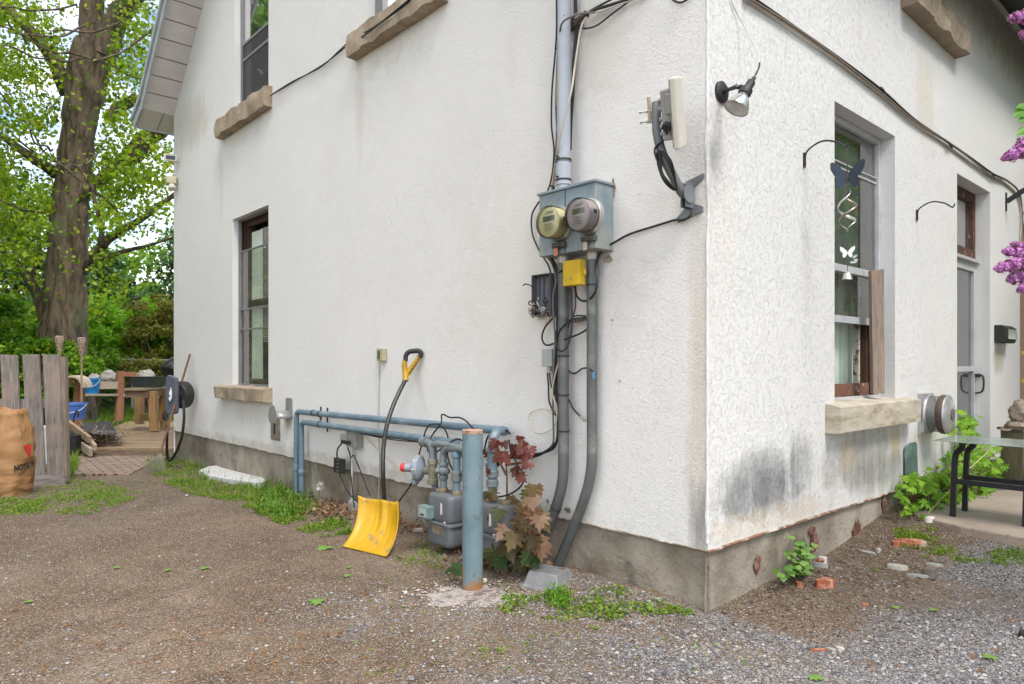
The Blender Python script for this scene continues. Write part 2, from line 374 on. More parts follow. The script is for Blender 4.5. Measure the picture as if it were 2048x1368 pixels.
stL = stucco('stucco_gable', (.78, .768, .745), .2, [
    (3.0, 3.98, .75, .28, (.40, .35, .26), .3, 0), (6.1, 4.02, .7, .2, (.40, .35, .26), .3, 1), (6.9, 3.6, .10, .7, (.5, .42, .3), .25, 1),
    (3.5, 3.6, .12, .7, (.5, .42, .3), .25, 1), (6.1, .78, .7, .22, (.5, .42, .31), .35, 1), (8.0, 4.6, .9, .5, (.47, .42, .32), .55, 1), (1.3, 1.9, 1.2, 1.0, (.66, .58, .5), .3, 0), (.05, 1.2, .12, 1.6, (.55, .47, .36), .5, 1),
    (.05, .45, .09, .35, (.2, .2, .2), .7, 1), (4.5, .38, 5, .10, (.4, .34, .26), .5, 0), (.75, 3.2, .35, .5, (.6, .52, .42), .35, 0)])
stR = stucco('stucco_front', (.70, .695, .68), .9, [
    (.55, .56, .62, .18, MG, .6, 0), (.55, .64, .52, .25, MG, .62, 1), (1.0, .66, .25, .3, MG, .6, 1), (.25, .6, .3, .2, (.25, .25, .25), .5, 0), (2.1, .68, .95, .28, (.25, .25, .21), .55, 1), (1.9, .6, .9, .25, (.30, .28, .24), .5, 0), (1.7, .7, .15, .2, (.5, .38, .2), .5, 1), (2.55, .72, .15, .2, (.5, .40, .2), .5, 1), (2.3, .5, .9, .2, (.2, .2, .18), .6, 1), (5.6, 4.75, 2.6, .5, (.40, .36, .28), .55, 0), (3.9, 4.5, .5, .4, (.5, .45, .35), .5, 1),
    (3.2, 3.55, .3, .6, (.6, .53, .43), .5, 1), (3.2, .72, .4, .12, (.45, .42, .3), .6, 1), (.6, .42, 1.4, .1, (.55, .45, .33), .5, 0), (5.4, 1.35, .3, .2, (.42, .38, .25), .7, 1), (.12, 2.1, .2, .9, (.7, .62, .54), .4, 0)])
BT = .345
wl_low = (5.465, 6.52, 1.03, 3.045); wl_up = (5.465, 6.45, 4.32, 6.1); wl_up2 = (2.36, 3.36, 4.22, 6.0)
wr_low = (1.494, 2.551, 1.03, 3.025); wr_up = (2.86, 3.78, 4.24, 4.90); dr = (4.04, 5.086, .2, 3.02, .16); dr2 = (6.24, 7.25, .2, 3.02, .10)
wall_mesh(Lw, 0, LEN, BT, 'gable', [wl_low+(.10,), wl_up+(.10,), wl_up2+(.10,)], .1).build('wall', stL, house)
wall_mesh(Rw, 0, 11, BT, 'flat', [wr_low+(.13,), wr_up+(.12,), dr, dr2], .13).build('wall', stR, house)
b_ = MB()   # plain back walls and roof slopes closing the shell
b_.quad(Lw(LEN, 0, 0), Lw(LEN, -11, 0), Lw(LEN, -11, EAVE), Lw(LEN, 0, EAVE))
b_.quad(Rw(11, 0, 0), Rw(11, -LEN, 0), Rw(11, -LEN, EAVE), Rw(11, 0, EAVE))
b_.add([Rw(11, 0, EAVE), Rw(11, -LEN, EAVE), Rw(11, -MID, roofz(MID))], [(0, 1, 2)])
b_.build('wall', stL, house)
# foundation
def concrete():
    m, nt, b, out = newmat('old_concrete'); tc = nd(nt, 'ShaderNodeTexCoord').outputs['Object']
    c = mixc(nt, rampn(nt, noi(nt, tc, 1.7, 6, .6, .4), .35, .65), (.165, .135, .10), (.39, .345, .285))
    c = mixc(nt, rampn(nt, noi(nt, tc, 3.0, 7, .7, .8), .55, .72), c, (.12, .10, .08))
    c = mixc(nt, mth(nt, 'MULTIPLY', rampn(nt, noi(nt, tc, 5.0, 6, .7, .3), .6, .7), .8), c, (.38, .35, .31))
    nt.links.new(c, b.inputs['Base Color']); b.inputs['Roughness'].default_value = .93
    ed = vor(nt, mixc(nt, .35, tc, nd(nt, 'ShaderNodeTexCoord').outputs['Object']), 2.6, 'DISTANCE_TO_EDGE'); 
    bump(nt, b, rampn(nt, noi(nt, tc, 4, 6, .6, 1.5), .48, .52), .5, .006); bump(nt, b, noi(nt, tc, 40, 7, .75), .55, .012); bump(nt, b, noi(nt, tc, 5, 4), .5, .03); return m
conc = concrete()
def slab(W3, t0, t1, o, z0, z1, n):
    g = MB(); rows = 6
    for i in range(n+1):
        t = t0+(t1-t0)*i/n
        for j in range(rows+1):
            z = z0+(z1-z0)*j/rows; g.v.append(W3(t, o+.008*mn.noise(V((t*3, z*6, 2))), z))
    for i in range(n):
        for j in range(rows): g.f.append((i*(rows+1)+j, (i+1)*(rows+1)+j, (i+1)*(rows+1)+j+1, i*(rows+1)+j+1))
    return g
f = slab(Lw, -.0, LEN, -.018, -.5, BT+.02, 90); f2 = slab(Rw, -.0, 11, -.018, -.5, BT+.02, 110); f.add(f2.v, f2.f)
found = f.build('foundation', conc, house, smooth=60, weld=False)
# chipped spots showing brick in the right-hand foundation
brick = M('exposed_brick', (.13, .045, .028), .9, 0, .5, 20, (.24, .18, .14), (.5, .62), 16, 1, 50)
for px, py, w, h, s in ((1516, 1128, .045, .06, 1), (1630, 1085, .06, .075, 2), (1716, 1062, .08, .10, 3), (1712, 1085, .09, .05, 13), (1770, 1008, .07, .07, 4), (1625, 1062, .05, .03, 5), (1700, 1096, .05, .045, 6)):
    c = Rp(px, py, -.006); random.seed(s); n = 11
    ring = [(cos(2*pi*i/n)*w*random.uniform(.55, 1.05), sin(2*pi*i/n)*h*random.uniform(.55, 1.05)) for i in range(n)]
    q = MB(); outr = [c+dR*x+Z*y for x, y in ring]; inr = [c+dR*(x*.8)+Z*(y*.8)+nR*.0015 for i, (x, y) in enumerate(ring)]
    q.add(outr+inr+[c+nR*.002], [(i, (i+1) % n, n+(i+1) % n, n+i) for i in range(n)]+[(n+i, n+(i+1) % n, 2*n) for i in range(n)])
    q.build('brick_patch', brick, found)
# rusty bead under the render
bead = M('rusty_bead', (.20, .10, .055), .9, 0, .4, 10, (.5, .46, .4), (.5, .6), 9, .5, 90)
g = MB(); g.tube([Rw(-.01+i*.12, .004+.006*mn.noise(V((i*.9, 0, 0))), BT+.004*mn.noise(V((i*1.3, 4, 0)))) for i in range(70)], .008, 6, wob=.6)
g.build('drip_edge', bead, house); 
g = MB(); g.tube([Lw(-.01+i*.12, .0+.006*mn.noise(V((i*.9, 9, 0))), BT+.005*mn.noise(V((i*1.3, 7, 0)))) for i in range(74)], .006, 6, wob=.7)
g.build('drip_edge', M('dirty_bead', (.2, .16, .12), .9, 0, .4, 10, (.5, .46, .4), (.5, .6), 9), house)
# corner jitter bead gives the render an uneven arris
g = MB(); g.tube([CO+nL*-.006+nR*-.006+Z*(BT+.04+i*.07)+V((.0035*mn.noise(V((i*.7, 0, 0))), 0, 0)) for i in range(66)], .010, 8, wob=.5)
g.build('corner_bead', stR, house, smooth=60)
# roof: two slabs, soffits, fascia
roofm = M('shingles', (.07, .068, .065), .9, 0, .3, 12, bmp=.6, bs=30)
def soffit_mat():
    m, nt, b, out = newmat('vented_soffit'); tc = nd(nt, 'ShaderNodeTexCoord').outputs['UV']
    sx = nd(nt, 'ShaderNodeSeparateXYZ'); nt.links.new(tc, sx.inputs[0]); u = sx.outputs[0]
    fr = mth(nt, 'FRACT', mth(nt, 'MULTIPLY', u, 1/.27)); seam = rampn(nt, fr, .0, .07, (0, 0, 0, 1), (1, 1, 1, 1))
    fr2 = mth(nt, 'FRACT', mth(nt, 'MULTIPLY', u, 1/.045))
    c = mixc(nt, seam, (.16, .15, .14), mixc(nt, rampn(nt, noi(nt, tc, 3, 6), .3, .7), (.56, .53, .51), (.66, .64, .62)))
    nt.links.new(c, b.inputs['Base Color']); b.inputs['Roughness'].default_value = .6
    bump(nt, b, seam, 1, .01); bump(nt, b, rampn(nt, fr2, .0, .2), .5, .003); bump(nt, b, vor(nt, tc, 90), .3, .003); return m
sofm = soffit_mat(); fasm = M('fascia_metal', (.40, .44, .47), .5, .1, .12, 6)
roof = MB(); RO, EO, TH, ET = .42, .45, .16, .36
def rq(t, o, dz=0): return Lw(t, o, EAVE+SL*(t if t < MID else 2*MID-min(t, 8.8))-.45*max(0, t-8.8)+dz)
for a, b2 in ((-EO, MID), (MID, 8.8), (8.8, 8.8+ET)):
    roof.add([rq(a, RO, TH), rq(b2, RO, TH), rq(b2, -11.4, TH), rq(a, -11.4, TH), rq(a, RO, .03), rq(b2, RO, .03), rq(b2, -11.4, .03), rq(a, -11.4, .03)],
             [(0, 1, 2, 3), (4, 7, 6, 5), (0, 4, 5, 1), (3, 2, 6, 7), (0, 3, 7, 4), (1, 5, 6, 2)])
rf = roof.build('roof', roofm, house)
sg = MB(); sg.uv = []
for a, b2 in ((0, MID), (MID, 2*MID+.06)):
    n = 18
    for i in range(n):
        u0, u1 = a+(b2-a)*i/n, a+(b2-a)*(i+1)/n; e = len(sg.v)
        sg.v += [rq(u0, 0, -.01), rq(u1, 0, -.01), rq(u1, RO-.01, -.01), rq(u0, RO-.01, -.01)]; sg.f.append((e, e+1, e+2, e+3)); sg.uv += [(u0*1.35, 0), (u1*1.35, 0), (u1*1.35, .4), (u0*1.35, .4)]
sg.build('soffit', sofm, rf)
sg = MB(); sg.uv = []          # eave soffit beyond the far corner and above the front wall
e = 0; sg.v += [rq(8.8, RO-.01, -.01), rq(8.8, -11, -.01), rq(8.8+ET, -11, -.01), rq(8.8+ET, RO-.01, -.01)]; sg.uv += [(0, 0), (11.3/1, 0), (11.3, .5), (0, .5)]; sg.f.append((0, 1, 2, 3))
sg.build('soffit', sofm, rf)
sg = MB(); sg.uv = []
sg.v += [Rw(-RO, 0, EAVE-.01), Rw(11, 0, EAVE-.01), Rw(11, EO, EAVE-.06), Rw(-RO, EO, EAVE-.06)]; sg.uv += [(0, 0), (11.3, 0), (11.3, .5), (0, .5)]; sg.f.append((0, 1, 2, 3))
sg.build('soffit', M('plain_soffit', (.55, .55, .54), .6, 0, .1, 4), rf)
fg = MB()
for a, b2 in ((-EO, MID), (MID, 8.8), (8.8, 8.8+ET+.03)):
    d = (rq(b2, 0)-rq(a, 0)); L_ = d.length; d.normalize(); up = nL.cross(d); up = up if up.z > 0 else -up
    fg.box((rq(a, RO+.012, .055)+rq(b2, RO+.012, .055))/2, (L_, .022, .20), (d, nL, up)); fg.box((rq(a, RO+.035, .12)+rq(b2, RO+.035, .12))/2, (L_, .03, .07), (d, nL, up))
fg.build('fascia', fasm, rf)
fg = MB(); fg.box(rq(8.8+ET+.01, -5.3, .06), (11.4, .02, .17), (dR, dL, Z)); fg.box(Lw(-EO-.01, -5.3, EAVE-.02), (11.4, .02, .16), (dR, dL, Z)); fg.build('fascia', fasm, rf)
# ---------------------------------------------------------------- stone sills
stone = M('sandstone', (.30, .235, .165), .9, 0, .25, 5, (.42, .35, .27), (.5, .66), 7, .7, 45)
stone_l = M('pale_limestone', (.46, .41, .33), .9, 0, .2, 9, (.25, .20, .11), (.5, .68), 5, 1, 40, (.5, .5, 2.2))
def sill(W3, d, n, t0, t1, z0, z1, out, mat_, seed, parent, rough=.018):
    g = MB(); nx_, k = 26, 8; random.seed(seed)
    prof = [(-.05, z0), (out*.6, z0), (out*.99, z0+.006), (out, z0+(z1-z0)*.5), (out*.98, z1-.008), (out*.8, z1), (0, z1+.012), (-.09, z1+.02)]
    for i in range(nx_+1):
        t = t0+(t1-t0)*i/nx_
        for j, (o, z) in enumerate(prof):
            q = mn.noise(V((t*5+seed, j*.8, seed)))*rough+mn.noise(V((t*17+seed, j*1.7, seed)))*rough*.5
            g.v.append(W3(t+(q if i in (0, nx_) else 0), o+(q*1.2 if 1 <= j <= 5 else 0), z+(q*.7 if j else q*.4)))
    for i in range(nx_):
        for j in range(k-1): g.f.append((i*k+j, (i+1)*k+j, (i+1)*k+j+1, i*k+j+1))
    g.f.append(tuple(range(k))); g.f.append(tuple(nx_*k+j for j in range(k-1, -1, -1)))
    return g.build('sill', mat_, parent, smooth=25)
greyf = M('grey_storm_frame', (.22, .22, .225), .5, .2, .15, 9)
darkroom = M('dark_interior', (.02, .02, .02), .9)
brownf = wood('brown_sash', (.10, .045, .025), (.05, .022, .014), .6, 2, 1, .4)
whitef = M('storm_frame', (.46, .47, .48), .5, .1, .12, 9, (.3, .28, .26), (.56, .7))
glass = glassmat('window_glass', (.84, .87, .84), .0, .3)
glassD = glassmat('door_glass', (.72, .78, .74), .08)
glass2 = glassmat('upper_glass', (.6, .66, .6), .20)
glassR = glassmat('front_glass', (.80, .88, .82), .14)
def cloth(name, col, st=22):
    if name in MC: return MC[name]
    m, nt, b, out = newmat(name); tc = nd(nt, 'ShaderNodeTexCoord').outputs['Object']
    c = mixc(nt, rampn(nt, noi(nt, tc, 2, 4), .3, .7), tuple(x*.7 for x in col), col); nt.links.new(c, b.inputs['Base Color']); b.inputs['Roughness'].default_value = .9
    MC[name] = m; return m
def curtain(W3, o, t0, t1, z0, z1, waves, amp, m, parent):
    g = MB(); n = waves*8
    for i in range(n+1):
        t = t0+(t1-t0)*i/n; oo = o+amp*sin(i/8*2*pi)+amp*.5*sin(i*.37)
        g.v += [W3(t, oo, z0), W3(t, oo*1, z1)]
    for i in range(n): g.f.append((2*i, 2*i+2, 2*i+3, 2*i+1))
    return g.build('curtain', m, parent, smooth=80)
def window(W3, d, n, op, dep, label, sashes, style, gl=None):
    """child of the house; op = (t0,t1,z0,z1)"""
    t0, t1, z0, z1 = op; up = d if W3 is Rw else d
    fr = MB(); w = .045 if W3 is Rw else .022; fmat = whitef if W3 is Rw else greyf; o = -dep-.0
    def bar(ta, tb, za, zb, oo, th, mb): mb.box(W3((ta+tb)/2, oo, (za+zb)/2), (abs(tb-ta), th, zb-za), (d, n, Z))
    bar(t0, t0+w, z0, z1, o+.012, .04, fr); bar(t1-w, t1, z0, z1, o+.012, .04, fr); bar(t0+w, t1-w, z1-w, z1, o+.012, .04, fr); bar(t0+w, t1-w, z0, z0+.04, o+.018, .05, fr)
    wnd = fr.build('window', fmat, house, bevel=.003)
    if label: wnd['label'] = label
    sh = MB(); so_ = o-.07
    for (za, zb) in sashes['wood']:
        s = .055
        bar(t0+.02, t0+.02+s, za, zb, so_, .04, sh); bar(t1-.02-s, t1-.02, za, zb, so_, .04, sh)
        bar(t0+.02+s, t1-.02-s, zb-s, zb, so_, .04, sh); bar(t0+.02+s, t1-.02-s, za, za+s*1.3, so_, .04, sh)
    # dark outer box frame of the wooden window
    bar(t0, t0+.02, z0, z1, so_-.02, .12, sh); bar(t1-.02, t1, z0, z1, so_-.02, .12, sh)
    bar(t0+.02, t1-.02, z1-.03, z1, so_-.02, .12, sh)
    sh.build('sash', brownf, wnd, bevel=.003)
    st_ = MB()
    for zc, hh in sashes['alu']: st_ = MB(); bar(t0+w, t1-w, zc-hh/2, zc+hh/2, o+.005, .022, st_); st_.build('crossbar', fmat, wnd, bevel=.002)
    pn = MB()
    for za, zb, oo in sashes['glass']: 
        a = W3(t0+w, o+oo, za); b2 = W3(t1-w, o+oo, za); c2 = W3(t1-w, o+oo, zb); d2 = W3(t0+w, o+oo, zb); pn.quad(a, b2, c2, d2)
    pn.build('pane', gl or glass, wnd)
    return wnd
w1 = window(Lw, dL, nL, wl_low, .10, 'lower gable window with brown wooden sashes', dict(wood=[(1.06, 2.05), (2.0, 3.02)], alu=[(2.66, .018), (1.96, .02), (1.72, .02)], glass=[(1.07, 1.96, 0), (1.96, 2.66, .006)]), 0)
curtain(Lw, -.20, 6.10, 6.42, 1.1, 2.9, 5, .01, cloth('sheer_curtain', (.75, .8, .7)), w1)
g = MB(); g.box(Lw(6.46, -.2, 2.05), (.07, .10, 2.0), (dL, nL, Z)); g.build('inner_frame', brownf, w1)
g = MB()
for i in range(52): g.box(Lw(5.86, -.21, 2.9-i*.026), (.62, .018, .003), (dL, nL*.8+Z*.6, Z))
g.build('blind', M('blind_slats', (.78, .78, .74), .7), w1)
sill(Lw, dL, nL, 5.36, 6.88, .89, 1.035, .10, stone, 3, w1)
w2 = window(Lw, dL, nL, wl_up, .10, 'upper gable window above the lower gable window', dict(wood=[(4.35, 5.15), (5.1, 6.07)], alu=[(5.14, .03), (4.95, .03)], glass=[(4.36, 5.14, 0), (5.14, 6.05, .006)]), 0, glass2)
g = MB(); ta_, tb_ = wl_up[0]+.022, wl_up[1]-.022; g.quad(Lw(ta_, -.09, 4.36), Lw(tb_, -.09, 4.36), Lw(tb_, -.09, 5.13), Lw(ta_, -.09, 5.13))
scm, nt_, b2_, out2_ = newmat('insect_screen'); b2_.inputs['Base Color'].default_value = (.05, .05, .055, 1); b2_.inputs['Roughness'].default_value = .8; t2_ = nd(nt_, 'ShaderNodeBsdfTransparent'); m2_ = nd(nt_, 'ShaderNodeMixShader'); m2_.inputs[0].default_value = .75
nt_.links.new(t2_.outputs[0], m2_.inputs[1]); nt_.links.new(b2_.outputs[0], m2_.inputs[2]); nt_.links.new(m2_.outputs[0], out2_.inputs[0]); g.build('insect_screen', scm, w2)
g = MB(); g.box(Lw(6.0, -.2, 4.75), (.03, .03, .85), (dL, nL, Z)); g.build('screen_bar', M('grey_bar', (.3, .3, .3), .6), w2)
sill(Lw, dL, nL, 5.36, 6.84, 4.08, 4.30, .10, stone, 9, w2)
w3 = window(Lw, dL, nL, wl_up2, .10, 'upper gable window at the top edge of the picture', dict(wood=[(4.25, 5.1), (5.05, 5.97)], alu=[(5.0, .03)], glass=[(4.3, 5.95, 0)]), 0, glass2)
sill(Lw, dL, nL, 2.2, 3.56, 4.0, 4.2, .10, stone, 14, w3)
w4 = window(Rw, dR, nR, wr_low, .13, 'tall front window with torn frame and green reflections', dict(wood=[(1.06, 1.95)], alu=[(1.98, .05), (1.62, .05), (2.68, .012), (2.72, .008)], glass=[(1.98, 3.0, .004), (1.64, 1.98, -.006)]), 0, glassR)
def rt_(px, o): return _on(px, 600, o, dR, nR)[0]
curtain(Rw, -.27, rt_(1664, -.27), rt_(1742, -.27), 1.9, 3.0, 9, .018, cloth('pale_curtain', (.55, .66, .56)), w4)
curtain(Rw, -.27, rt_(1664, -.27), rt_(1712, -.27), 1.1, 1.9, 6, .018, cloth('pale_curtain', (.55, .66, .56)), w4)
g = MB(); g.box(Rw(rt_(1735, -.24), -.24, 1.50), (.36, .02, .9), (dR, nR, Z)); g.build('inner_board', wood('dark_brown_board', (.10, .04, .02), (.04, .016, .01), .6), w4)
g = MB(); g.box(Rw(rt_(1713, -.21), -.21, 1.5), (.03, .04, .95), (dR, nR, Z)); g.box(Rw(1.85, -.29, 1.1), (.7, .05, .06), (dR, nR, Z)); g.build('inner_frame', M('flaking_paint', (.55, .52, .47), .7, 0, .2, 12, (.16, .07, .04), (.5, .58), 12), w4)
g = MB(); g.box(Rw(2.02, -.19, 1.112), (.95, .05, .095), (dR, nR, Z)); g.build('bottom_rail', M('flaking_brown', (.16, .07, .045), .8, 0, .3, 15, (.55, .5, .44), (.6, .66), 18, .6), w4)
sill(Rw, dR, nR, 1.353, 2.80, .86, 1.035, .10, stone_l, 21, w4, .006)
w5 = window(Rw, dR, nR, wr_up, .12, 'upper front window above the stone sill near the eave', dict(wood=[(4.26, 4.88)], alu=[], glass=[(4.28, 4.85, 0)]), 0, glass2)
sill(Rw, dR, nR, 2.66, 3.985, 4.03, 4.24, .12, stone, 31, w5)
# door with transom
def door():
    t0, t1, z0, z1 = dr[:4]; o = -.16; d = MB()
    fm = M('door_frame', (.44, .45, .46), .5, .05, .12, 7)
    ZT = 2.32
    for ta, tb, za, zb in ((t0, t0+.07, z0, ZT), (t1-.07, t1, z0, ZT), (t0+.07, t1-.07, ZT-.09, ZT), (t0+.07, t1-.07, z0, z0+.25), (t0+.07, t1-.07, 1.23, 1.28)):
        d.box(Rw((ta+tb)/2, o+.02, (za+zb)/2), (tb-ta, .045, zb-za), (dR, nR, Z))
    dd = d.build('door', fm, house, bevel=.003); dd['label'] = 'grey framed glass storm door with brown transom'
    p = MB(); p.quad(Rw(t0+.07, o+.015, z0+.25), Rw(t1-.07, o+.015, z0+.25), Rw(t1-.07, o+.015, ZT-.09), Rw(t0+.07, o+.015, ZT-.09)); p.build('pane', glassD, dd)
    q = MB(); q.box(Rw(t1-.2, -.24, 1.2), (1.5, .04, 2.1), (dR, nR, Z)); q.box(Rw(t1-.35, -.22, 1.2), (.3, .02, 1.9), (dR, nR, Z))
    q.build('inner_door', M('inner_door_paint', (.26, .31, .28), .5, 0, .15), dd)
    tr = MB()
    for ta, tb, za, zb in ((t0, t0+.08, ZT+.03, z1), (t1-.08, t1, ZT+.03, z1), (t0+.08, t1-.08, z1-.09, z1), (t0+.08, t1-.08, ZT+.03, ZT+.13), ):
        tr.box(Rw((ta+tb)/2, o+.01, (za+zb)/2), (tb-ta, .05, zb-za), (dR, nR, Z))
    tr.build('transom_frame', M('peeling_brown', (.085, .035, .02), .7, 0, .3, 12, (.5, .45, .4), (.6, .68), 14, .5), dd, bevel=.003)
    tp = MB(); tp.quad(Rw(t0+.08, o, ZT+.13), Rw(t1-.08, o, ZT+.13), Rw(t1-.08, o, z1-.09), Rw(t0+.08, o, z1-.09)); tp.build('transom_pane', glassmat('transom_glass', (.3, .33, .3), .35), dd)
    ts = MB(); ts.box(Rw((t0+t1)/2, o+.05, ZT+.012), (t1-t0, .05, .03), (dR, nR, Z)); ts.build('transom_sill', fm, dd)
    h = MB(); c = Rw(t1-.035, o+.04, 1.13)
    h.box(c+nR*.02+Z*.06, (.05, .05, .035), (dR, nR, Z)); h.tube([c+nR*.02+Z*.06, c+nR*.065+Z*.055, c+nR*.075+Z*-.02, c+nR*.06+Z*-.1, c+nR*.0+Z*-.12], .009, 8, 4)
    h.build('handle', M('dark_handle', (.05, .05, .055), .4, .5), dd, smooth=True)
door()
# second doorway at the right edge of the frame
g = MB(); t0, t1 = dr2[:2]
g.box(Rw(t0+.035, -.06, 1.6), (.07, .10, 2.84), (dR, nR, Z)); g.box(Rw(t0+.5, -.06, 2.95), (.86, .10, .1), (dR, nR, Z))
d2 = g.build('door', M('white_jamb', (.6, .6, .58), .6, 0, .1, 8), house, bevel=.003); d2['label'] = 'pale door jamb at the right edge with worn wood door'
g = MB(); g.box(Rw(t0+.5, -.09, 1.55), (.86, .04, 2.7), (dR, nR, Z)); g.build('door_leaf', wood('tan_door', (.42, .28, .2), (.3, .17, .11), .6), d2)
brass = M('brass', (.6, .4, .08), .35, .7)
for z in (1.43, 1.12): g = MB(); g.box(Rw(t0+.03, .02, z), (.05, .03, .04), (dR, nR, Z)); g.build('hinge', brass, d2)
# header and plaster losses
loss = M('bare_mortar', (.24, .205, .16), .95, 0, .3, 12, (.4, .36, .3), (.5, .62), 14, .8, 60)
def patch(c, a, w, h, n, seed, parent=house, m=loss, name='plaster_loss'):
    random.seed(seed); k = 13; q = MB(); ring = [(cos(2*pi*i/k)*w*random.uniform(.5, 1.05), sin(2*pi*i/k)*h*random.uniform(.5, 1.05)) for i in range(k)]
    q.add([c+a*x+Z*y+n*.0025 for x, y in ring]+[c+n*.003], [(i, (i+1) % k, k) for i in range(k)]); q.build(name, m, parent)
patch(Lp(1216, 518), -dL, .045, .028, nL, 4); patch(Lp(1227, 378), -dL, .02, .07, nL, 6)
patch(Lp(1225, 640), -dL, .010, .006, nL, 7); patch(Lp(1240, 762), -dL, .018, .012, nL, 8, m=M('rub_mark', (.42, .42, .41), .9))
patch(Lp(1096, 1002), -dL, .02, .018, nL, 9); patch(Lp(1136, 1020), -dL, .03, .022, nL, 10)
# ---------------------------------------------------------------- things on the gable wall
def LT(px, py, o=0): return _on(px, py, o, dL, nL)
def RT(px, py, o=0): return _on(px, py, o, dR, nR)
def lbox(mb, px0, px1, py0, py1, of, dep):
    a, za = LT(px0, py0, of); b2, _ = LT(px1, py0, of); m, z0 = LT((px0+px1)/2, py0, of); _, z1 = LT((px0+px1)/2, py1, of)
    c = Lw(m, of-dep/2, (z0+z1)/2); mb.box(c, (abs(a-b2), dep, abs(z0-z1)), (-dL, nL, Z)); return c
def rbox(mb, px0, px1, py0, py1, of, dep):
    a, za = RT(px0, py0, of); b2, _ = RT(px1, py0, of); m, z0 = RT((px0+px1)/2, py0, of); _, z1 = RT((px0+px1)/2, py1, of)
    c = Rw(m, of-dep/2, (z0+z1)/2); mb.box(c, (abs(a-b2), dep, abs(z0-z1)), (dR, nR, Z)); return c
galv = M('painted_galvanised', (.20, .26, .30), .5, .25, .2, 7, (.30, .32, .30), (.45, .62), 3, .12)
pvc = M('grey_pvc', (.36, .39, .44), .45, 0, .08, 4, (.3, .3, .31), (.6, .75), 4, .05)
dpipe = M('grey_conduit', (.105, .112, .11), .5, .15, .2, 4, (.2, .21, .19), (.55, .7), 6, .12)
cond = M('metal_conduit', (.20, .21, .19), .42, .5, .2, 4, (.11, .115, .11), (.45, .65), 3, .1)
# meter cabinet
TC0, TC1, ZC0, ZC1, OC = .62, 1.075, 1.955, 2.33, .155
cab = thing('electric_meter_cabinet', 'blue grey metal cabinet with two round electricity meters below the grey pipe', 'meter cabinet', Lw(.85, 0, ZC0))
g = MB(); g.box(Lw((TC0+TC1)/2, OC/2, (ZC0+ZC1)/2), (TC1-TC0, OC, ZC1-ZC0), (-dL, nL, Z)); g.build('cabinet_body', galv, cab, bevel=.004)
g = MB()
g.box(Lw((TC0+TC1)/2, OC/2+.006, ZC1+.005), (TC1-TC0+.02, OC+.014, .016), (-dL, nL, Z)); g.build('cabinet_lid', galv, cab, bevel=.003)
g = MB(); g.box(Lw(.855, OC+.001, 2.14), (.006, .006, .37), (-dL, nL, Z)); g.build('door_seam', M('seam_dark', (.08, .1, .11), .6), cab)
def meter(px, py, colr, lab, tagc):
    c0 = Lp(px, py, .275); t = (c0-CO).dot(dL); zc = c0.z; c = Lw(t, OC, zc)
    g = MB(); g.lathe([(.102, -.002), (.104, .02), (.098, .032), (.09, .032)], c, nL, 32); m = g.build('meter', M('meter_ring', (.45, .45, .42), .35, .6), cab, smooth=True); m['label'] = lab
    g = MB(); g.lathe([(.088, .02), (.089, .085), (.086, .10), (.0, .10)], c, nL, 32); g.build('meter_core', M(colr[0], colr[1], .45, 0, .06, 8, bmp=0), m, smooth=True)
    gm, nt, b, out = newmat('clear_cover_'+colr[0]); b.inputs['Base Color'].default_value = (*colr[1], 1); nt.nodes.remove(b)
    tr = nd(nt, 'ShaderNodeBsdfTransparent'); tr.inputs[0].default_value = (.93, .93, .9, 1); gl = nd(nt, 'ShaderNodeBsdfGlossy'); gl.inputs['Roughness'].default_value = .06
    lw = nd(nt, 'ShaderNodeLayerWeight'); lw.inputs[0].default_value = .35; mx = nd(nt, 'ShaderNodeMixShader'); nt.links.new(lw.outputs['Fresnel'], mx.inputs[0]); nt.links.new(tr.outputs[0], mx.inputs[1]); nt.links.new(gl.outputs[0], mx.inputs[2]); nt.links.new(mx.outputs[0], out.inputs[0])
    g = MB(); g.lathe([(.096, .03), (.096, .10), (.091, .118), (.08, .122), (0, .124)], c, nL, 32); g.build('glass_cover', gm, m, smooth=True)
    g = MB(); g.box(c+nL*.102+Z*.02, (.09, .004, .03), (-dL, nL, Z)); g.build('display', M('lcd', (.12, .13, .10), .3), m)
    g = MB()
    for q, (w, zz) in enumerate(((.06, .062), (.075, .052), (.07, -.012), (.085, -.024), (.07, -.036), (.05, -.05))): g.box(c+nL*.1015+Z*zz+dL*(.006*(q % 3-1)), (w, .002, .0035), (-dL, nL, Z))
    g.build('printed_lines', M('print_grey', (.2, .2, .19), .6), m)
    g = MB(); g.box(c-dL*.087+nL*.06+Z*.01, (.008, .022, .022), (-dL, nL, Z)); g.build('side_port', BLACK(), m)
    g = MB(); b0 = c+Z*-.125+nL*.012; g.box(b0, (.10, .03, .03), (-dL, nL, Z)); g.tube([b0+nL*.015-dL*.03, b0+nL*.03+Z*-.01, b0+nL*.02+dL*.04], .006, 6, 4); g.build('seal_ring', M('dark_clamp', (.10, .10, .09), .5, .4), m)
    g = MB(); g.box(b0+Z*-.035-dL*-.02+nL*.01, (.03, .006, .055), ((-dL+Z*.2).normalized(), nL, Z)); g.build('tag', M(*tagc), m, bevel=.002)
meter(1093, 443, ('yellowed_dial', (.62, .58, .36)), 'left meter with a yellowed cover', ('orange_tag', (.6, .2, .13), .6))
meter(1152, 428, ('violet_dial', (.40, .36, .38)), 'right meter with a violet grey cover', ('beige_tag', (.5, .43, .36), .6))
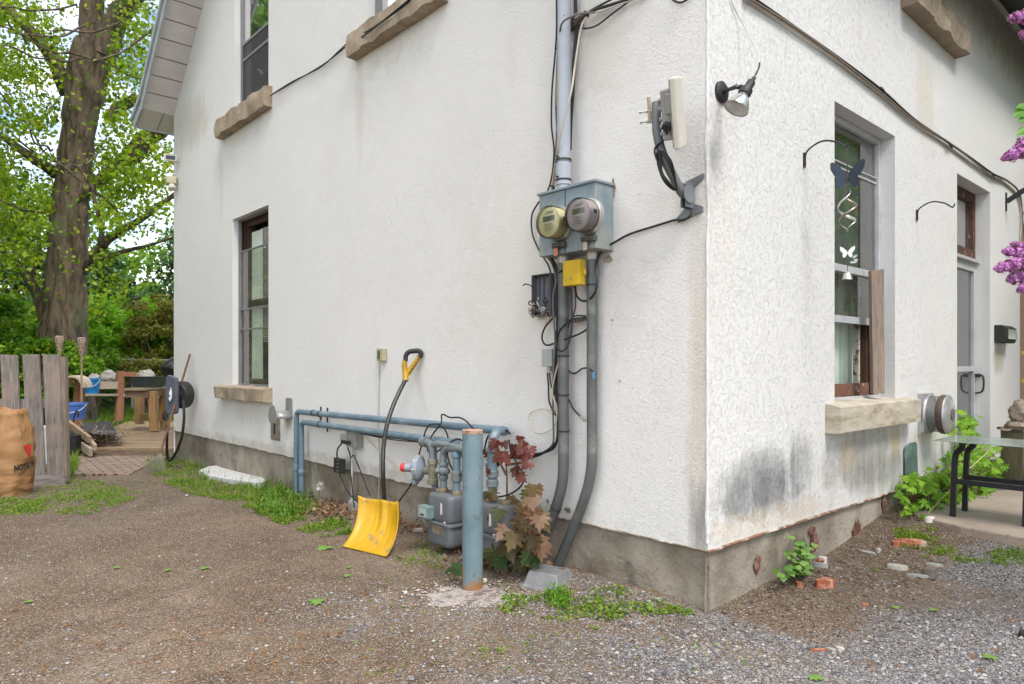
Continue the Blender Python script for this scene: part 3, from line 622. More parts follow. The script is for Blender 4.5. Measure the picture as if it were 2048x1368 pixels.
# pipes
def pth(l, o=None): return [Lp(*(q if len(q) == 3 else (*q, o))) for q in l]
p = thing('service_mast', 'straight pale grey plastic pipe rising from the meter cabinet past the frame', 'pipe', Lp(1127, 378, .09))
xb = Lp(1127, 378, .09); g = MB(); g.tube([xb+Z*-.0, xb+Z*1.9+dL*-.01], .0405, 20); g.build('pipe_body', pvc, p, smooth=True)
g = MB(); g.lathe([(.042, 0), (.047, .003), (.047, .13), (.042, .135)], xb+Z*.02, Z, 20); g.build('coupling', pvc, p, smooth=True)
for zz in (.065, .185): g = MB(); g.lathe([(.049, 0), (.049, .012)], xb+Z*zz-Z*.02, Z, 20, False); g.tube([xb+Z*zz+nL*.045, xb+Z*zz+nL*.06], .006, 6); g.build('cable_tie', BLACK(), p)
g = MB(); g.lathe([(.036, -.06), (.036, .02)], xb+Z*.0, Z, 20); g.build('rusty_nipple', M('rust', (.24, .09, .045), .8, .2, .4, 20), p)
g = MB(); cc = Lp(1150, 45, .02); g.box(cc, (.12, .03, .07), (-dL, nL, Z)); g.tube([cc+Z*.0+nL*.1+dL*.0+Z*.01, cc+nL*.05], .008, 6); g.build('strap', M('rusty_bracket', (.12, .07, .05), .7, .3, .3, 30), p, bevel=.002)
def conduit(pts, r, name, lab, m, ties):
    P_ = pth(pts); o = thing(name, lab, 'pipe', (P_[-1].x, P_[-1].y, P_[-1].z)); g = MB(); g.tube(P_, r, 18, 6); g.build('pipe_body', m, o, smooth=True)
    g = MB(); g.lathe([(r*1.18, 0), (r*1.25, .01), (r*1.25, .05), (r*1.1, .055)], P_[0]-Z*.06, Z, 18); g.build('coupling', STEEL(), o, smooth=True)
    for px, py, of in ties:
        c = Lp(px, py, of); g = MB(); g.lathe([(r*1.1, -.005), (r*1.1, .005)], c, Z, 18, False); g.build('cable_tie', BLACK(), o)
    return o
cA = conduit([(1127, 508, .07), (1127, 620, .065), (1127, 800, .065), (1127, 920, .065), (1124, 968, .065), (1112, 1015, .065), (1092, 1065, .065), (1068, 1120, .065), (1060, 1140, .06)], .033, 'lower_conduit', 'left grey conduit below the meter cabinet, wrapped with cable ties and bent at its foot', dpipe, [(1127, 712, .065), (1127, 790, .065), (1127, 862, .065)])
conduit([(1184, 500, .055), (1184, 620, .05), (1184, 820, .05), (1184, 905, .05), (1181, 950, .05), (1168, 1000, .05), (1143, 1065, .05), (1115, 1132, .05), (1108, 1150, .05)], .031, 'lower_conduit', 'right grey conduit below the meter cabinet, bare pipe beside the bare wall', dpipe, [(1184, 570, .05)])
def ring_at(c, d, r, name, m, par, w=.008):
    g = MB(); g.lathe([(r, -w/2), (r*1.04, 0), (r, w/2)], c, d, 18, False); g.build(name, m, par)
for (a, b2) in (((1112, 1015), (1109, 1022)), ((1086, 1080), (1083, 1087))):
    A, B = Lp(*a, .065), Lp(*b2, .065); ring_at(A, (B-A), .037, 'cable_tie', BLACK(), cA)
# boxes
g = MB(); c = lbox(g, 1125, 1158, 520, 571, .15, .055); g.box(c-dL*.075+nL*-.01, (.02, .012, .035), (-dL, nL, Z))
yb = g.build('yellow_box', M('yellow_plastic', (.56, .37, .012), .55, 0, .15, 8, (.42, .28, .03), (.55, .7), 6), None, bevel=.008); tag(yb, 'yellow plastic junction box fixed over the left conduit under the meters', 'junction box')
g = MB(); g.lathe([(.007, 0), (.007, .004), (0, .005)], c+nL*.028-Z*.03, nL, 12); g.build('screw', STEEL(), yb)
nb = thing('telephone_box', 'open dark grey network box with tangled loose wires, left of the conduits', 'network box', Lp(1088, 632, 0))
dg = M('dark_grey_plastic', (.115, .12, .135), .55, 0, .12, 6)
g = MB(); t0_, z0_ = LT(1069, 632, .03); t1_, z1_ = LT(1105, 547, .03); tm = (t0_+t1_)/2; zm = (z0_+z1_)/2; w_ = t0_-t1_; h_ = z1_-z0_
g.box(Lw(tm, .008, zm), (w_, .012, h_), (-dL, nL, Z))
for q in (-1, 1): g.box(Lw(tm+q*w_/2, .03, zm), (.006, .05, h_), (-dL, nL, Z))
for q in (-1, 1): g.box(Lw(tm, .03, zm+q*h_/2), (w_+.006, .05, .006), (-dL, nL, Z))
for q in (-.25, .05, .3): g.box(Lw(tm+q*w_, .02, zm+.04), (.006, .012, h_*.55), (-dL, nL, Z))
g.box(Lw(tm, .028, zm-h_*.32), (w_*.7, .03, h_*.22), (-dL, nL, Z)); g.build('box_shell', dg, nb, bevel=.001)
random.seed(5)
for mm, nm, n in ((BLACK(), 'wire', 9), (M('copper_clip', (.55, .32, .2), .4, .5), 'copper_wire', 6), (STEEL(), 'terminal', 6)):
    g = MB()
    for i in range(n):
        c = Lw(tm+random.uniform(-.4, .5)*w_, .06, zm-h_*.3+random.uniform(-.05, .03)); q = [c]
        for k in range(4): q.append(q[-1]+V((random.uniform(-.03, .03), random.uniform(-.02, .01), random.uniform(-.025, .025))))
        g.tube(q, .0035 if nm != 'terminal' else .006, 6, 4)
    g.build(nm, mm, nb)
g = MB(); c = lbox(g, 1083, 1103, 698, 733, .05, .05); g.tube([c-Z*.05, c-Z*.085], .014, 10)
jb = g.build('grey_box', M('light_grey_box', (.33, .35, .34), .5, 0, .1, 9), None, bevel=.003); tag(jb, 'small light grey square box beside the left conduit, below the dark open box', 'junction box')
g = MB(); c = lbox(g, 753, 765, 697, 722, .045, .04); sb = g.build('sensor_box', M('olive_beige', (.40, .36, .23), .6, 0, .1), None, bevel=.004); tag(sb, 'tiny beige sensor box with green face on the wall left of the shovel handle', 'sensor')
g = MB(); g.box(c+nL*.022+Z*.0+dL*.01, (.035, .006, .07), (-dL, nL, Z)); g.build('face_plate', M('dark_green_plastic', (.08, .12, .07), .5), sb)
gb = thing('ground_bar', 'blackened grounding bar with bolts between the two lower conduits', 'ground bar', Lp(1160, 640, 0))
g = MB(); g.box(Lp(1158, 637, .03), (.11, .012, .012), (-dL, nL, Z)); g.build('bar', M('dark_brass', (.10, .09, .06), .5, .6), gb)
for i in range(6): g = MB(); g.tube([Lp(1146+i*5, 637-i*.5, .035), Lp(1146+i*5, 645-i, .055)], .006, 6); g.build('bolt', M('dark_brass'), gb)
# hose hanger and rusty slot
hh = thing('hose_hanger', 'galvanised hose hanger with curved saddle right of the lower window sill', 'hose hanger', Lp(578, 825, 0))
alg = M('weathered_galv', (.36, .36, .35), .5, .45, .15, 10, (.25, .25, .24), (.5, .7), 8)
tt, zz = LT(579, 816, 0)
g = MB(); g.prism([(-.085, -.08), (.085, -.08), (.075, .09), (.06, .105), (-.06, .105), (-.075, .09)], Lw(tt, .002, zz), -dL, Z, nL*.006); g.build('back_plate', alg, hh, bevel=.001)
g = MB(); sd_ = 9
for i in range(sd_):
    a = -pi*.0+pi*i/(sd_-1); x = cos(a)*.085; z_ = sin(a)*.07-.10
    for o_ in (.0, .17): g.v.append(Lw(tt-x, .008+o_, zz+z_))
for i in range(sd_-1): g.f.append((2*i, 2*i+1, 2*i+3, 2*i+2))
sdl = g.build('saddle', alg, hh, smooth=80); md = sdl.modifiers.new('solid', 'SOLIDIFY'); md.thickness = .005
g = MB(); g.prism([(cos(pi*i/12)*.105, sin(pi*i/12)*.13-.06) for i in range(13)]+[(-.08, -.115), (.08, -.115)], Lw(tt, .178, zz-.03), -dL, Z, nL*.005); g.build('front_flange', alg, hh, bevel=.001)
g = MB(); c = lbox(g, 541, 557, 826, 880, .02, .03); rs = g.build('rusty_vent', M('rusty_grey', (.22, .2, .17), .8, .2, .3, 20, (.16, .08, .05), (.5, .62), 20), None, bevel=.004); tag(rs, 'narrow rusty slotted plate set in the wall below the hose hanger', 'wall vent')
g = MB(); g.box(c+nL*.0165-Z*.01, (.035, .004, .14), (-dL, nL, Z)); g.build('slot', M('slot_black', (.015, .013, .012), .9), rs)
# outlet box
ob = thing('outlet_box', 'grey outdoor outlet box with plugs and thin conduit left of the shovel', 'outlet', Lp(702, 1015, 0))
g = MB(); c = lbox(g, 692, 711, 864, 894, .08, .075); g.build('box_body', M('outlet_grey', (.30, .31, .29), .5, .2, .15, 12), ob, bevel=.003)
g = MB(); lbox(g, 680, 692, 869, 882, .10, .03); g.build('cover_flap', M('outlet_grey'), ob, bevel=.002)
g = MB(); lbox(g, 681, 694, 881, 888, .13, .035); g.build('plug', BLACK(), ob, bevel=.004)
g = MB(); g.tube(pth([(704, 894), (704, 950), (704, 1004)], .04), .011, 10, 0); g.build('conduit', ALU(), ob, smooth=True)
g = MB(); lbox(g, 696, 708, 1002, 1022, .06, .05); g.build('foot_box', ALU(), ob, bevel=.003)
ad = thing('power_adapter', 'black plug-in timer hanging on its cord below the outlet box', 'adapter', Lp(675, 950, .08))
g = MB(); c = lbox(g, 667, 684, 917, 946, .11, .035); g.build('adapter_body', BLACK(), ad, bevel=.004)
g = MB(); g.tube(pth([(684, 886, .13), (676, 897, .13), (674, 908, .11), (675, 920, .10)]), .007, 8, 5); g.build('cord', CABLE(), ad, smooth=True)
g = MB()
for i in range(4): g.box(c+nL*.019+Z*(.05-.032*i), (.05, .004, .008), (-dL, nL, Z))
g.build('button_row', M('dark_grey_plastic'), ad)
# ---------------------------------------------------------------- gas installation
gasb = M('gas_pipe_paint', (.135, .20, .25), .5, .05, .14, 6, (.25, .30, .33), (.55, .7), 5, .12)
gasg = M('gas_grey_paint', (.15, .18, .19), .6, .1, .2, 10, (.14, .12, .09), (.55, .7), 12, .3)
meterg = M('meter_grey', (.125, .135, .15), .5, .1, .15, 7, (.22, .235, .25), (.6, .75), 6, .2)
def elbow(mb, pts, r, n=6): mb.tube(pts, r, 14, n)
def col(mb, c, d, r, h): mb.lathe([(r*.9, -h/2), (r, -h/2+.004), (r, h/2-.004), (r*.9, h/2)], c, d, 16)
def gaspipe(lab, pts, r, cols, hooks, m=gasb):
    P_ = pth(pts); o = thing('gas_pipe', lab, 'pipe', P_[0], 'blue gas pipes along the gable wall')
    g = MB(); q = []
    for i, a in enumerate(P_):     # tight bends
        if 0 < i < len(P_)-1:
            u = (P_[i-1]-a).normalized()*.05; w = (P_[i+1]-a).normalized()*.05; q += [a+u, a+u*.3+w*.3, a+w]
        else: q.append(a)
    g.tube(q, r, 14); g.build('pipe_body', m, o, smooth=True)
    for (a, b2) in cols: A, B = Lp(*a), Lp(*b2); g = MB(); col(g, A, B-A, r*1.3, .05); g.build('coupling', m, o, smooth=True)
    for h in hooks:
        c = Lp(*h); g = MB(); g.lathe([(r*1.08, -.012), (r*1.2, 0), (r*1.08, .012)], c, dL, 16); g.tube([c+dL*-.05+nL*-.05+Z*.06, c+dL*-.05+nL*-.05+Z*-.07], .007, 6); g.tube([c, c+dL*-.05+nL*-.04], .007, 6); g.build('pipe_hook', M('black_iron', (.03, .03, .035), .6, .3), o)
    return o
gp1 = gaspipe('upper blue gas pipe, running from the left riser to behind the post', [(593, 995, .06), (593, 823, .06), (1012, 862, .06)], .027, [((593, 935, .06), (593, 945, .06))], [(627, 826, .06), (640, 828, .06)])
gp2 = gaspipe('lower blue gas pipe with the second riser, ending above the left gas meter', [(603, 995, .075), (603, 844, .075), (914, 886, .12)], .026, [((603, 944, .075), (603, 954, .075))], [(640, 849, .08)])
mt = thing('gas_meter', 'grey gas meter with index box and red capped regulator left of the bollard', 'gas meter', Lp(890, 1085, .28), 'gas meters')
mt2 = thing('gas_meter', 'grey gas meter behind the right side of the bollard, beside the maple sapling', 'gas meter', Lp(985, 1090, .28), 'gas meters')
def rbx(mb, c, sx, sy, sz, r=.03, n=5):
    """rounded box loop-stacked in z, corners rounded"""
    prof = [(.75, 0), (.93, .06), (1, .18), (1, .85), (.95, .95), (.82, 1)]; ring = []
    for q, (cx_, cy_) in enumerate(((1, 1), (-1, 1), (-1, -1), (1, -1))):
        for k in range(n):
            a = pi/2*q+pi/2*k/(n-1); ring.append((cx_*(sx/2-r)+cos(a)*r, cy_*(sy/2-r)+sin(a)*r))
    N = len(ring); vs = []; fs = []
    for s_, h in prof:
        for x, y in ring: vs.append(c+(-dL)*(x*(s_*.5+.5))+nL*(y*(s_*.5+.5))+Z*(sz*h))
    for i in range(len(prof)-1):
        for k in range(N): fs.append((i*N+k, i*N+(k+1) % N, (i+1)*N+(k+1) % N, (i+1)*N+k))
    fs += [tuple(range(N-1, -1, -1)), tuple((len(prof)-1)*N+k for k in range(N))]; mb.add(vs, fs)
def gmeter(root, cx_px, zb, full):
    c0 = Lp(cx_px, 1040, .25); c = V((c0.x, c0.y, zb)); hb, ht = .145, .185
    g = MB(); rbx(g, c, .27, .20, hb+.01, .035); g.build('lower_case', meterg, root, smooth=50)
    g = MB(); g.v = []; gg = MB(); rbx(gg, V((0, 0, 0)), .27, .20, ht, .04)
    g.add([c+Z*(hb+.015)+p_ for p_ in gg.v], gg.f); g.build('upper_case', meterg, root, smooth=50)
    g = MB(); rbx(g, c+Z*(hb), .305, .235, .018, .045); g.build('flange', meterg, root, smooth=50)
    for k in (-1, 1):
        for q in (-1, 1): g = MB(); g.lathe([(.011, 0), (.011, .012), (.006, .016)], c+(-dL)*(k*.08)+nL*(q*.105)+Z*(hb+.018), Z, 6); g.build('flange_bolt', STEEL(), root)
    for sx in (-.075, .075): g = MB(); col(g, c+(-dL)*sx+Z*(hb+ht+.02), Z, .034, .045); g.build('meter_nut', M('rusty_nut', (.20, .16, .10), .7, .3, .3, 25, (.3, .14, .03), (.5, .62), 20), root, smooth=True)
    ls = M('torn_sticker', (.6, .6, .58), .6)
    g = MB(); q = c+nL*.1025+(-dL)*.04+Z*(hb+.11); g.prism([(-.01, -.04), (.012, -.03), (.008, .03), (-.008, .042)], q, -dL, Z, nL*.003); g.build('sticker', ls, root)
    g = MB(); g.lathe([(.025, 0), (.03, -.03), (.02, -.05)], c+(-dL)*-.02+Z*.01, Z, 12); g.build('bottom_plug', BLACK(), root)
    return c, hb, ht
c, hb, ht = gmeter(mt, 900, .075, 1)
idx = M('index_box', (.16, .24, .24), .3, .1, .2, 10)
g = MB(); ic = c+dL*.105+nL*.125+Z*(hb+.075); g.box(ic, (.115, .06, .085), (-dL, nL, Z)); g.build('index_box', idx, mt, bevel=.006)
g = MB(); g.box(ic+nL*.031+Z*.0, (.09, .003, .06), (-dL, nL, Z)); g.build('index_window', M('index_face', (.3, .36, .34), .2), mt)
g = MB(); g.box(ic+nL*.033-Z*.015+dL*.0, (.04, .003, .012), (-dL, nL, Z)); g.build('index_digits', BLACK(), mt)
g = MB(); g.box(c+nL*.1+Z*.11, (.13, .004, .055), (-dL, nL, Z)); g.build('name_plate', M('worn_plate', (.2, .17, .12), .7, .1, .4, 30), mt)
A = c+dL*.075+Z*(hb+ht+.04); B = c-dL*.075+Z*(hb+ht+.04)
# left inlet: pipe up through valve to the header
g = MB(); top = Lp(843, 897, .25)
g.tube([A, A+Z*.12], .024, 12); g.build('riser', gasg, mt, smooth=True)
g = MB(); vc = A+Z*.12; g.blob(vc, .042, (1, 1, .9), 12, 8, .05); g.lathe([(.03, -.06), (.034, -.05), (.034, -.035), (.026, -.03)], vc, Z, 8); g.lathe([(.026, .03), (.034, .035), (.034, .05), (.03, .06)], vc, Z, 8)
g.lathe([(.02, 0), (.022, .05), (.012, .06)], vc, nL+dL*.6, 8); g.lathe([(.02, 0), (.022, .05), (.012, .055)], vc, -dL, 8); g.build('valve', gasg, mt, smooth=True)
g = MB(); elbow(g, [vc+Z*.04, vc+Z*.11, vc+Z*.15+dL*-.03, vc+Z*.165+dL*-.10, vc+Z*.17+dL*-.32], .026); g.build('header_pipe', gasg, mt, smooth=True)
g = MB(); rx = A+dL*.125; g.tube([rx+Z*-.02+nL*-.02, rx+Z*.20], .024, 12, 0); g.build('riser', gasg, mt, smooth=True)
g = MB(); tcn = rx+Z*.1; g.lathe([(.026, -.09), (.038, -.085), (.038, -.055), (.03, -.05), (.032, .05), (.038, .055), (.038, .085), (.026, .09)], tcn, Z, 12); g.tube([tcn, tcn+dL*.08], .03, 10); g.build('tee', M('olive_tee', (.20, .19, .14), .7, .2, .3, 20), mt, smooth=True)
g = MB(); elbow(g, [rx+Z*.19, rx+Z*.255, rx+Z*.29+dL*.03, rx+Z*.30+dL*.10], .028); g.lathe([(.036, 0), (.036, .05), (.025, .055)], rx+Z*.30+dL*.08, dL, 12); g.build('elbow', gasg, mt, smooth=True)
g = MB(); g.tube([rx+Z*.28, rx+Z*.30+dL*-.05, rx+Z*.30+dL*-.2, rx+Z*.29+dL*-.36], .024, 12, 4); g.build('header_pipe', gasg, mt, smooth=True)
regp = M('regulator_paint', (.25, .30, .345), .45, .1, .12, 10)
rc = tcn+dL*.15+nL*.02+Z*.01; ax_ = (nL*.55+dL*.85).normalized()
g = MB(); g.lathe([(.03, -.05), (.06, -.03), (.085, -.022), (.092, -.015), (.092, -.004), (.088, 0), (.092, .004), (.092, .014), (.08, .022), (.05, .04), (.032, .05), (.03, .10), (.0, .10)], rc, ax_, 28); g.build('regulator', regp, mt, smooth=True)
for i in range(8):
    a, b2, _ = axes(ax_); q = rc+a*cos(i*pi/4)*.085+b2*sin(i*pi/4)*.085; g = MB(); g.lathe([(.009, -.02), (.009, .02), (.004, .024)], q, ax_, 6); g.build('regulator_bolt', STEEL(), mt)
g = MB(); g.tube([rc+ax_*.0+Z*-.06, rc+ax_*.03+Z*-.11], .026, 10); g.build('vent_spout', regp, mt, smooth=True)
g = MB(); g.lathe([(.031, 0), (.031, .03), (.025, .036), (0, .036)], rc+ax_*.098, ax_, 18); g.build('red_cap', M('red_cap', (.5, .025, .03), .45), mt, smooth=True)
# right outlet up to lower blue pipe
g = MB(); e = Lp(912, 887, .14); top = V((B.x, B.y, e.z))
elbow(g, [B, B+Z*.08, V((B.x, B.y, e.z-.06)), V((B.x, B.y, e.z-.015))*.75+(e*.25), e+dL*.0], .026); g.build('outlet_pipe', gasb, mt, smooth=True)
for zz in (.10,): g = MB(); col(g, B+Z*zz, Z, .036, .07); g.build('coupling', gasg, mt, smooth=True)
g = MB(); col(g, V((B.x, B.y, e.z-.06)), Z, .036, .03); g.build('coupling', gasb, mt, smooth=True)
c2, hb, ht = gmeter(mt2, 997, .085, 0)
A2 = c2+dL*.06+Z*(hb+ht+.04)
g = MB(); e2 = Lp(1010, 862, .06); zt = e2.z-.0
elbow(g, [A2, A2+Z*.2, V((A2.x, A2.y, zt-.09)), V((A2.x, A2.y, zt-.01))-nL*.02, (A2*.5+e2*.5)*1.0+Z*(zt-(A2.z+e2.z)/2+.01), e2+Z*.0], .031); g.build('outlet_pipe', gasb, mt2, smooth=True)
g = MB(); col(g, A2+Z*.09, Z, .040, .045); col(g, A2+Z*.15, Z, .040, .045); g.build('coupling', gasg, mt2, smooth=True)
g = MB(); col(g, V((A2.x, A2.y, zt-.10)), Z, .042, .03); g.build('coupling', gasb, mt2, smooth=True)
g = MB(); B2 = c2-dL*-.16+nL*-.08; g.tube([V((B2.x, B2.y, .3)), V((B2.x, B2.y, .85))], .022, 12); g.build('riser', gasg, mt2, smooth=True)
# bollard
bo = G(945, 1180); bl = thing('bollard', 'blue painted steel post with chipped paint and rust at its foot', 'bollard', bo)
bpaint = M('bollard_paint', (.19, .30, .34), .6, 0, .16, 5, (.28, .36, .38), (.5, .65), 4, .35, 35)
def bollmat():
    m, nt, b, out = newmat('bollard_blue'); tc = nd(nt, 'ShaderNodeTexCoord').outputs['Object']; sx = nd(nt, 'ShaderNodeSeparateXYZ'); nt.links.new(tc, sx.inputs[0])
    c = mixc(nt, rampn(nt, noi(nt, tc, 3.5, 5, .6, .3), .3, .7), (.10, .16, .19), (.175, .245, .275))
    ch = rampn(nt, noi(nt, tc, 16, 6, .7, .6, (1, 1, .5)), .60, .64); c = mixc(nt, ch, c, (.12, .10, .06))
    up = nd(nt, 'ShaderNodeMapRange'); up.inputs[1].default_value = .30; up.inputs[2].default_value = .0; nt.links.new(sx.outputs[2], up.inputs[0])
    f = mth(nt, 'ADD', mth(nt, 'MULTIPLY', noi(nt, tc, 14, 6, .7), .9), mth(nt, 'MULTIPLY', up.outputs[0], .33))
    rust = rampn(nt, f, .66, .74); c = mixc(nt, rust, c, mixc(nt, noi(nt, tc, 30, 4), (.12, .05, .02), (.38, .19, .07)))
    nt.links.new(c, b.inputs['Base Color']); b.inputs['Roughness'].default_value = .6
    bump(nt, b, noi(nt, tc, 11, 5, .6, .8), .4, .006); bump(nt, b, rust, .6, .002); return m
zt = Pp(945, 862, bo.y).z; g = MB(); g.lathe([(.0595, -.1), (.0595, 0), (.060, .3), (.0595, zt-bo.z)], bo, Z, 32, False); g.build('post', bollmat(), bl, smooth=True, org=None)
g = MB(); vs = []
random.seed(4); g.lathe([(.061, -.012), (.061, .006), (.045, .010), (.0, .004)], bo+Z*(zt-bo.z), Z, 32, False); 
for v in g.v: v.z += .003*mn.noise(v*60)
g.build('rusty_cap', M('cap_rust', (.42, .27, .2), .9, 0, .35, 30, (.2, .1, .06), (.5, .6), 30, .6), bl, smooth=50)
# concrete footing around bollard: rough crumbling ring
foot = MB(); n = 60; rad = [(0, .012), (.13, .016), (.18, .006), (.23, -.012)]
for i in range(n):
    for r_, h in rad:
        a = 2*pi*i/n; rr = r_*(1+.45*mn.noise(V((cos(a)*2.5, sin(a)*2.5, 5)))*(r_ > .1)) ; x, y = bo.x-.01+cos(a)*rr*1.1, bo.y-.10*(r_ > .01)+sin(a)*rr*.95
        foot.v.append(V((x, y, gz(x, y)+h+.008*mn.noise(V((x*20, y*20, 0))))))
for i in range(n):
    for k in range(3): foot.f.append((i*4+k, ((i+1) % n)*4+k, ((i+1) % n)*4+k+1, i*4+k+1))
tag(foot.build('concrete_footing', M('crumbled_concrete', (.30, .265, .245), .95, 0, .3, 25, (.13, .10, .08), (.5, .6), 18, 1, 70), None, smooth=70), 'rough pale concrete footing on the ground around the blue post', 'footing')
# ---------------------------------------------------------------- snow shovel
sh = thing('snow_shovel', 'yellow snow shovel with bent black shaft leaning on the gable wall', 'shovel', G(732, 1108))
yel = M('shovel_yellow', (.47, .265, .004), .42, 0, .10, 5, (.27, .18, .07), (.57, .68), 9, .25, 25)
BLc, BRc = G(688, 1096, .006), G(776, 1117, .006); TLc, TRc = Pp(718, 992, 5.14), Pp(797, 1003, 4.90)
back = ((BRc-BLc).cross(TLc-BLc)).normalized(); back = back if back.y > 0 else -back
g = MB(); nu, nv = 28, 20; 
for j in range(nv+1):
    v = j/nv
    for i in range(nu+1):
        u = i/nu; uu = 2*u-1
        w_ = 1+.05*sin(pi*v)
        p_ = (BLc*(1-u)+BRc*u)*(1-v)+(TLc*(1-u)+TRc*u)*v
        depth = .075*sin(pi*min(1, v*1.0))**.8*(1-.15*uu*uu)+.03*(1-uu*uu)*v+.03*v*v
        depth -= .045*max(0, abs(uu)-.86)/.14*(.35+.65*v)
        depth -= .016*math.exp(-(uu/.11)**2)*ss(.25, .8, v)                     # socket ridge
        for rr_ in (-.55, -.28, .28, .55): depth += .005*math.exp(-((uu-rr_*(1-.35*v))/.05)**2)*ss(.02, .25, v)*ss(.98, .7, v)
        g.v.append(p_+back*depth+Z*(.012*(1-uu*uu)*ss(.8, 1, v)))
for j in range(nv):
    for i in range(nu): k = j*(nu+1)+i; g.f.append((k, k+1, k+nu+2, k+nu+1))
bl_ = g.build('blade', yel, sh, smooth=70); md = bl_.modifiers.new('solid', 'SOLIDIFY'); md.thickness = .006; md.offset = 1
shaft = [Pp(768, 1010, 5.10), Pp(768, 990, 5.08), Pp(766, 940, 5.06), Pp(767, 895, 5.12), Pp(774, 850, 5.19), Pp(786, 812, 5.27), Pp(799, 783, 5.34), Pp(808, 765, 5.38), Pp(811, 755, 5.40)]
g = MB(); g.tube(shaft, .0165, 14, 6); g.build('shaft', M('black_lacquer', (.035, .033, .032), .3, .3, .2), sh, smooth=True)
g = MB(); yh = 5.42
def q2(x, y, d=0): return Pp(x, y, yh+d)
g.tube([q2(811, 762, -.03), q2(811, 745), q2(809, 730), q2(811, 720)], [.023, .024, .020, .018], 12, 5)
g.tube([q2(815, 748), q2(822, 738), q2(831, 725), q2(838, 714)], [.022, .020, .019, .017], 12, 5); g.build('grip_yoke', yel, sh, smooth=True)
g = MB(); g.tube([q2(811, 722), q2(812, 711), q2(818, 704), q2(828, 702), q2(838, 702), q2(842, 707), q2(839, 715)], .019, 12, 5); g.build('hand_grip', BLACK(), sh, smooth=True)
for i in range(5): g = MB(); a = q2(820+i*4, 744-i*6.5, -.022); g.tube([a-V((.010, 0, .006)), a+V((.010, 0, .006))], .0028, 6); g.build('grip_rib', BLACK(), sh)
# ---------------------------------------------------------------- dish arm and panel antenna
an = thing('antenna', 'panel antenna on a bent grey arm bracketed near the house corner', 'antenna', Lp(1378, 425, 0))
armm = M('arm_grey', (.15, .16, .17), .5, .1, .1, 5)
bc = Lp(1376, 392, .03)
g = MB()
g.prism([(-.075, -.125), (.075, -.09), (.075, -.062), (.02, -.04), (.022, .045), (.08, .085), (.08, .108), (-.02, .085), (-.035, .05), (-.035, -.055), (-.085, -.10)], bc-nL*.026, -dL, Z, nL*.006)
g.box(bc+nL*.012-Z*.0+dL*.012, (.006, .07, .13), (-dL, nL, Z)); g.box(bc+nL*.012-dL*.018, (.006, .07, .13), (-dL, nL, Z)); g.build('wall_bracket', armm, an, bevel=.002)
g = MB(); g.lathe([(.045, 0), (.045, .006)], bc+nL*.03-dL*.024, -dL, 20); g.build('pivot_plate', M('pivot_grey', (.22, .23, .25), .4, .3), an)
arm = [bc+nL*.02, Lp(1362, 383, .08), Lp(1346, 352, .13), Lp(1331, 322, .17), Lp(1320, 292, .19), Lp(1314, 262, .20), Lp(1313, 235, .20), Lp(1313, 205, .20)]
g = MB(); g.tube(arm, .024, 16, 6); g.build('arm', armm, an, smooth=True)
ctr = Lp(1342, 228, .20); vd = V((ctr.x, ctr.y, 0)).normalized(); wa = (vd*1.0+V((vd.y, -vd.x, 0))*.20).normalized(); na = V((wa.y, -wa.x, 0))
u1 = (wa*.93+Z*.36).normalized(); v1 = na.cross(u1).normalized(); v1 = v1 if v1.z > 0 else -v1
pc = Lp(1357, 226, .20); hs = M('antenna_grey', (.30, .30, .29), .5, .1, .1)
g = MB(); g.box(pc, (.03, .21, .335), (na, u1, v1)); g.build('panel', M('antenna_cream', (.60, .57, .49), .5, 0, .08), an, bevel=.008)
g = MB(); g.box(pc-na*.017, (.008, .19, .315), (na, u1, v1)); g.build('panel_rim', M('antenna_grey'), an)
g = MB(); g.box(pc-na*.045, (.05, .15, .24), (na, u1, v1)); g.box(pc-na*.03+v1*.05, (.035, .17, .10), (na, u1, v1)); g.build('radio_housing', hs, an, bevel=.008)
for dz in (.07, .03, -.02, -.055, -.09): g = MB(); g.tube([pc-na*.06+v1*dz, pc-na*.095+v1*dz], .013, 10); g.build('standoff', hs, an, smooth=True)
g = MB(); g.lathe([(.024, 0), (.024, .012), (.02, .014), (.02, 0.03)], pc-na*.045-u1*.08-v1*.05, -u1-v1*.3, 8); g.build('cable_gland', BLACK(), an)
clampm = M('clamp_cream', (.45, .40, .29), .5, .3)
cl = Lp(1300, 228, .20); g = MB(); g.box(cl+v1*.02, (.012, .05, .13), (na, u1, v1)); g.box(cl+na*.012-v1*.01, (.04, .05, .008), (na, u1, v1)); g.build('clamp', clampm, an, bevel=.002)
for dz in (.015, -.035): 
    g = MB(); a = cl+v1*dz-u1*.02; g.tube([a-na*.05, a+na*.11], .0045, 8); g.lathe([(.009, 0), (.009, .008)], a-na*.05, na, 6); g.lathe([(.010, 0), (.010, .008)], a-na*.015, na, 6); g.build('clamp_bolt', M('bright_bolt', (.55, .54, .5), .3, .8), an)
g = MB()
for i in range(5): g.tube([Lp(1314+i*1.5, 300, .19+.008*i), Lp(1316+i*2, 330+i*3, .20), Lp(1328+i*2, 362, .19), Lp(1348+i, 380, .15), Lp(1352, 368, .17), Lp(1336+i*2, 325, .215), Lp(1322+i, 302, .22)], .0045, 6, 6)
g.tube([pc-na*.045-u1*.10-v1*.07, Lp(1331, 276, .23), Lp(1310, 297, .22), Lp(1314, 320, .21)], .0055, 8, 6); g.build('cable_coil', CABLE(), an, smooth=True)
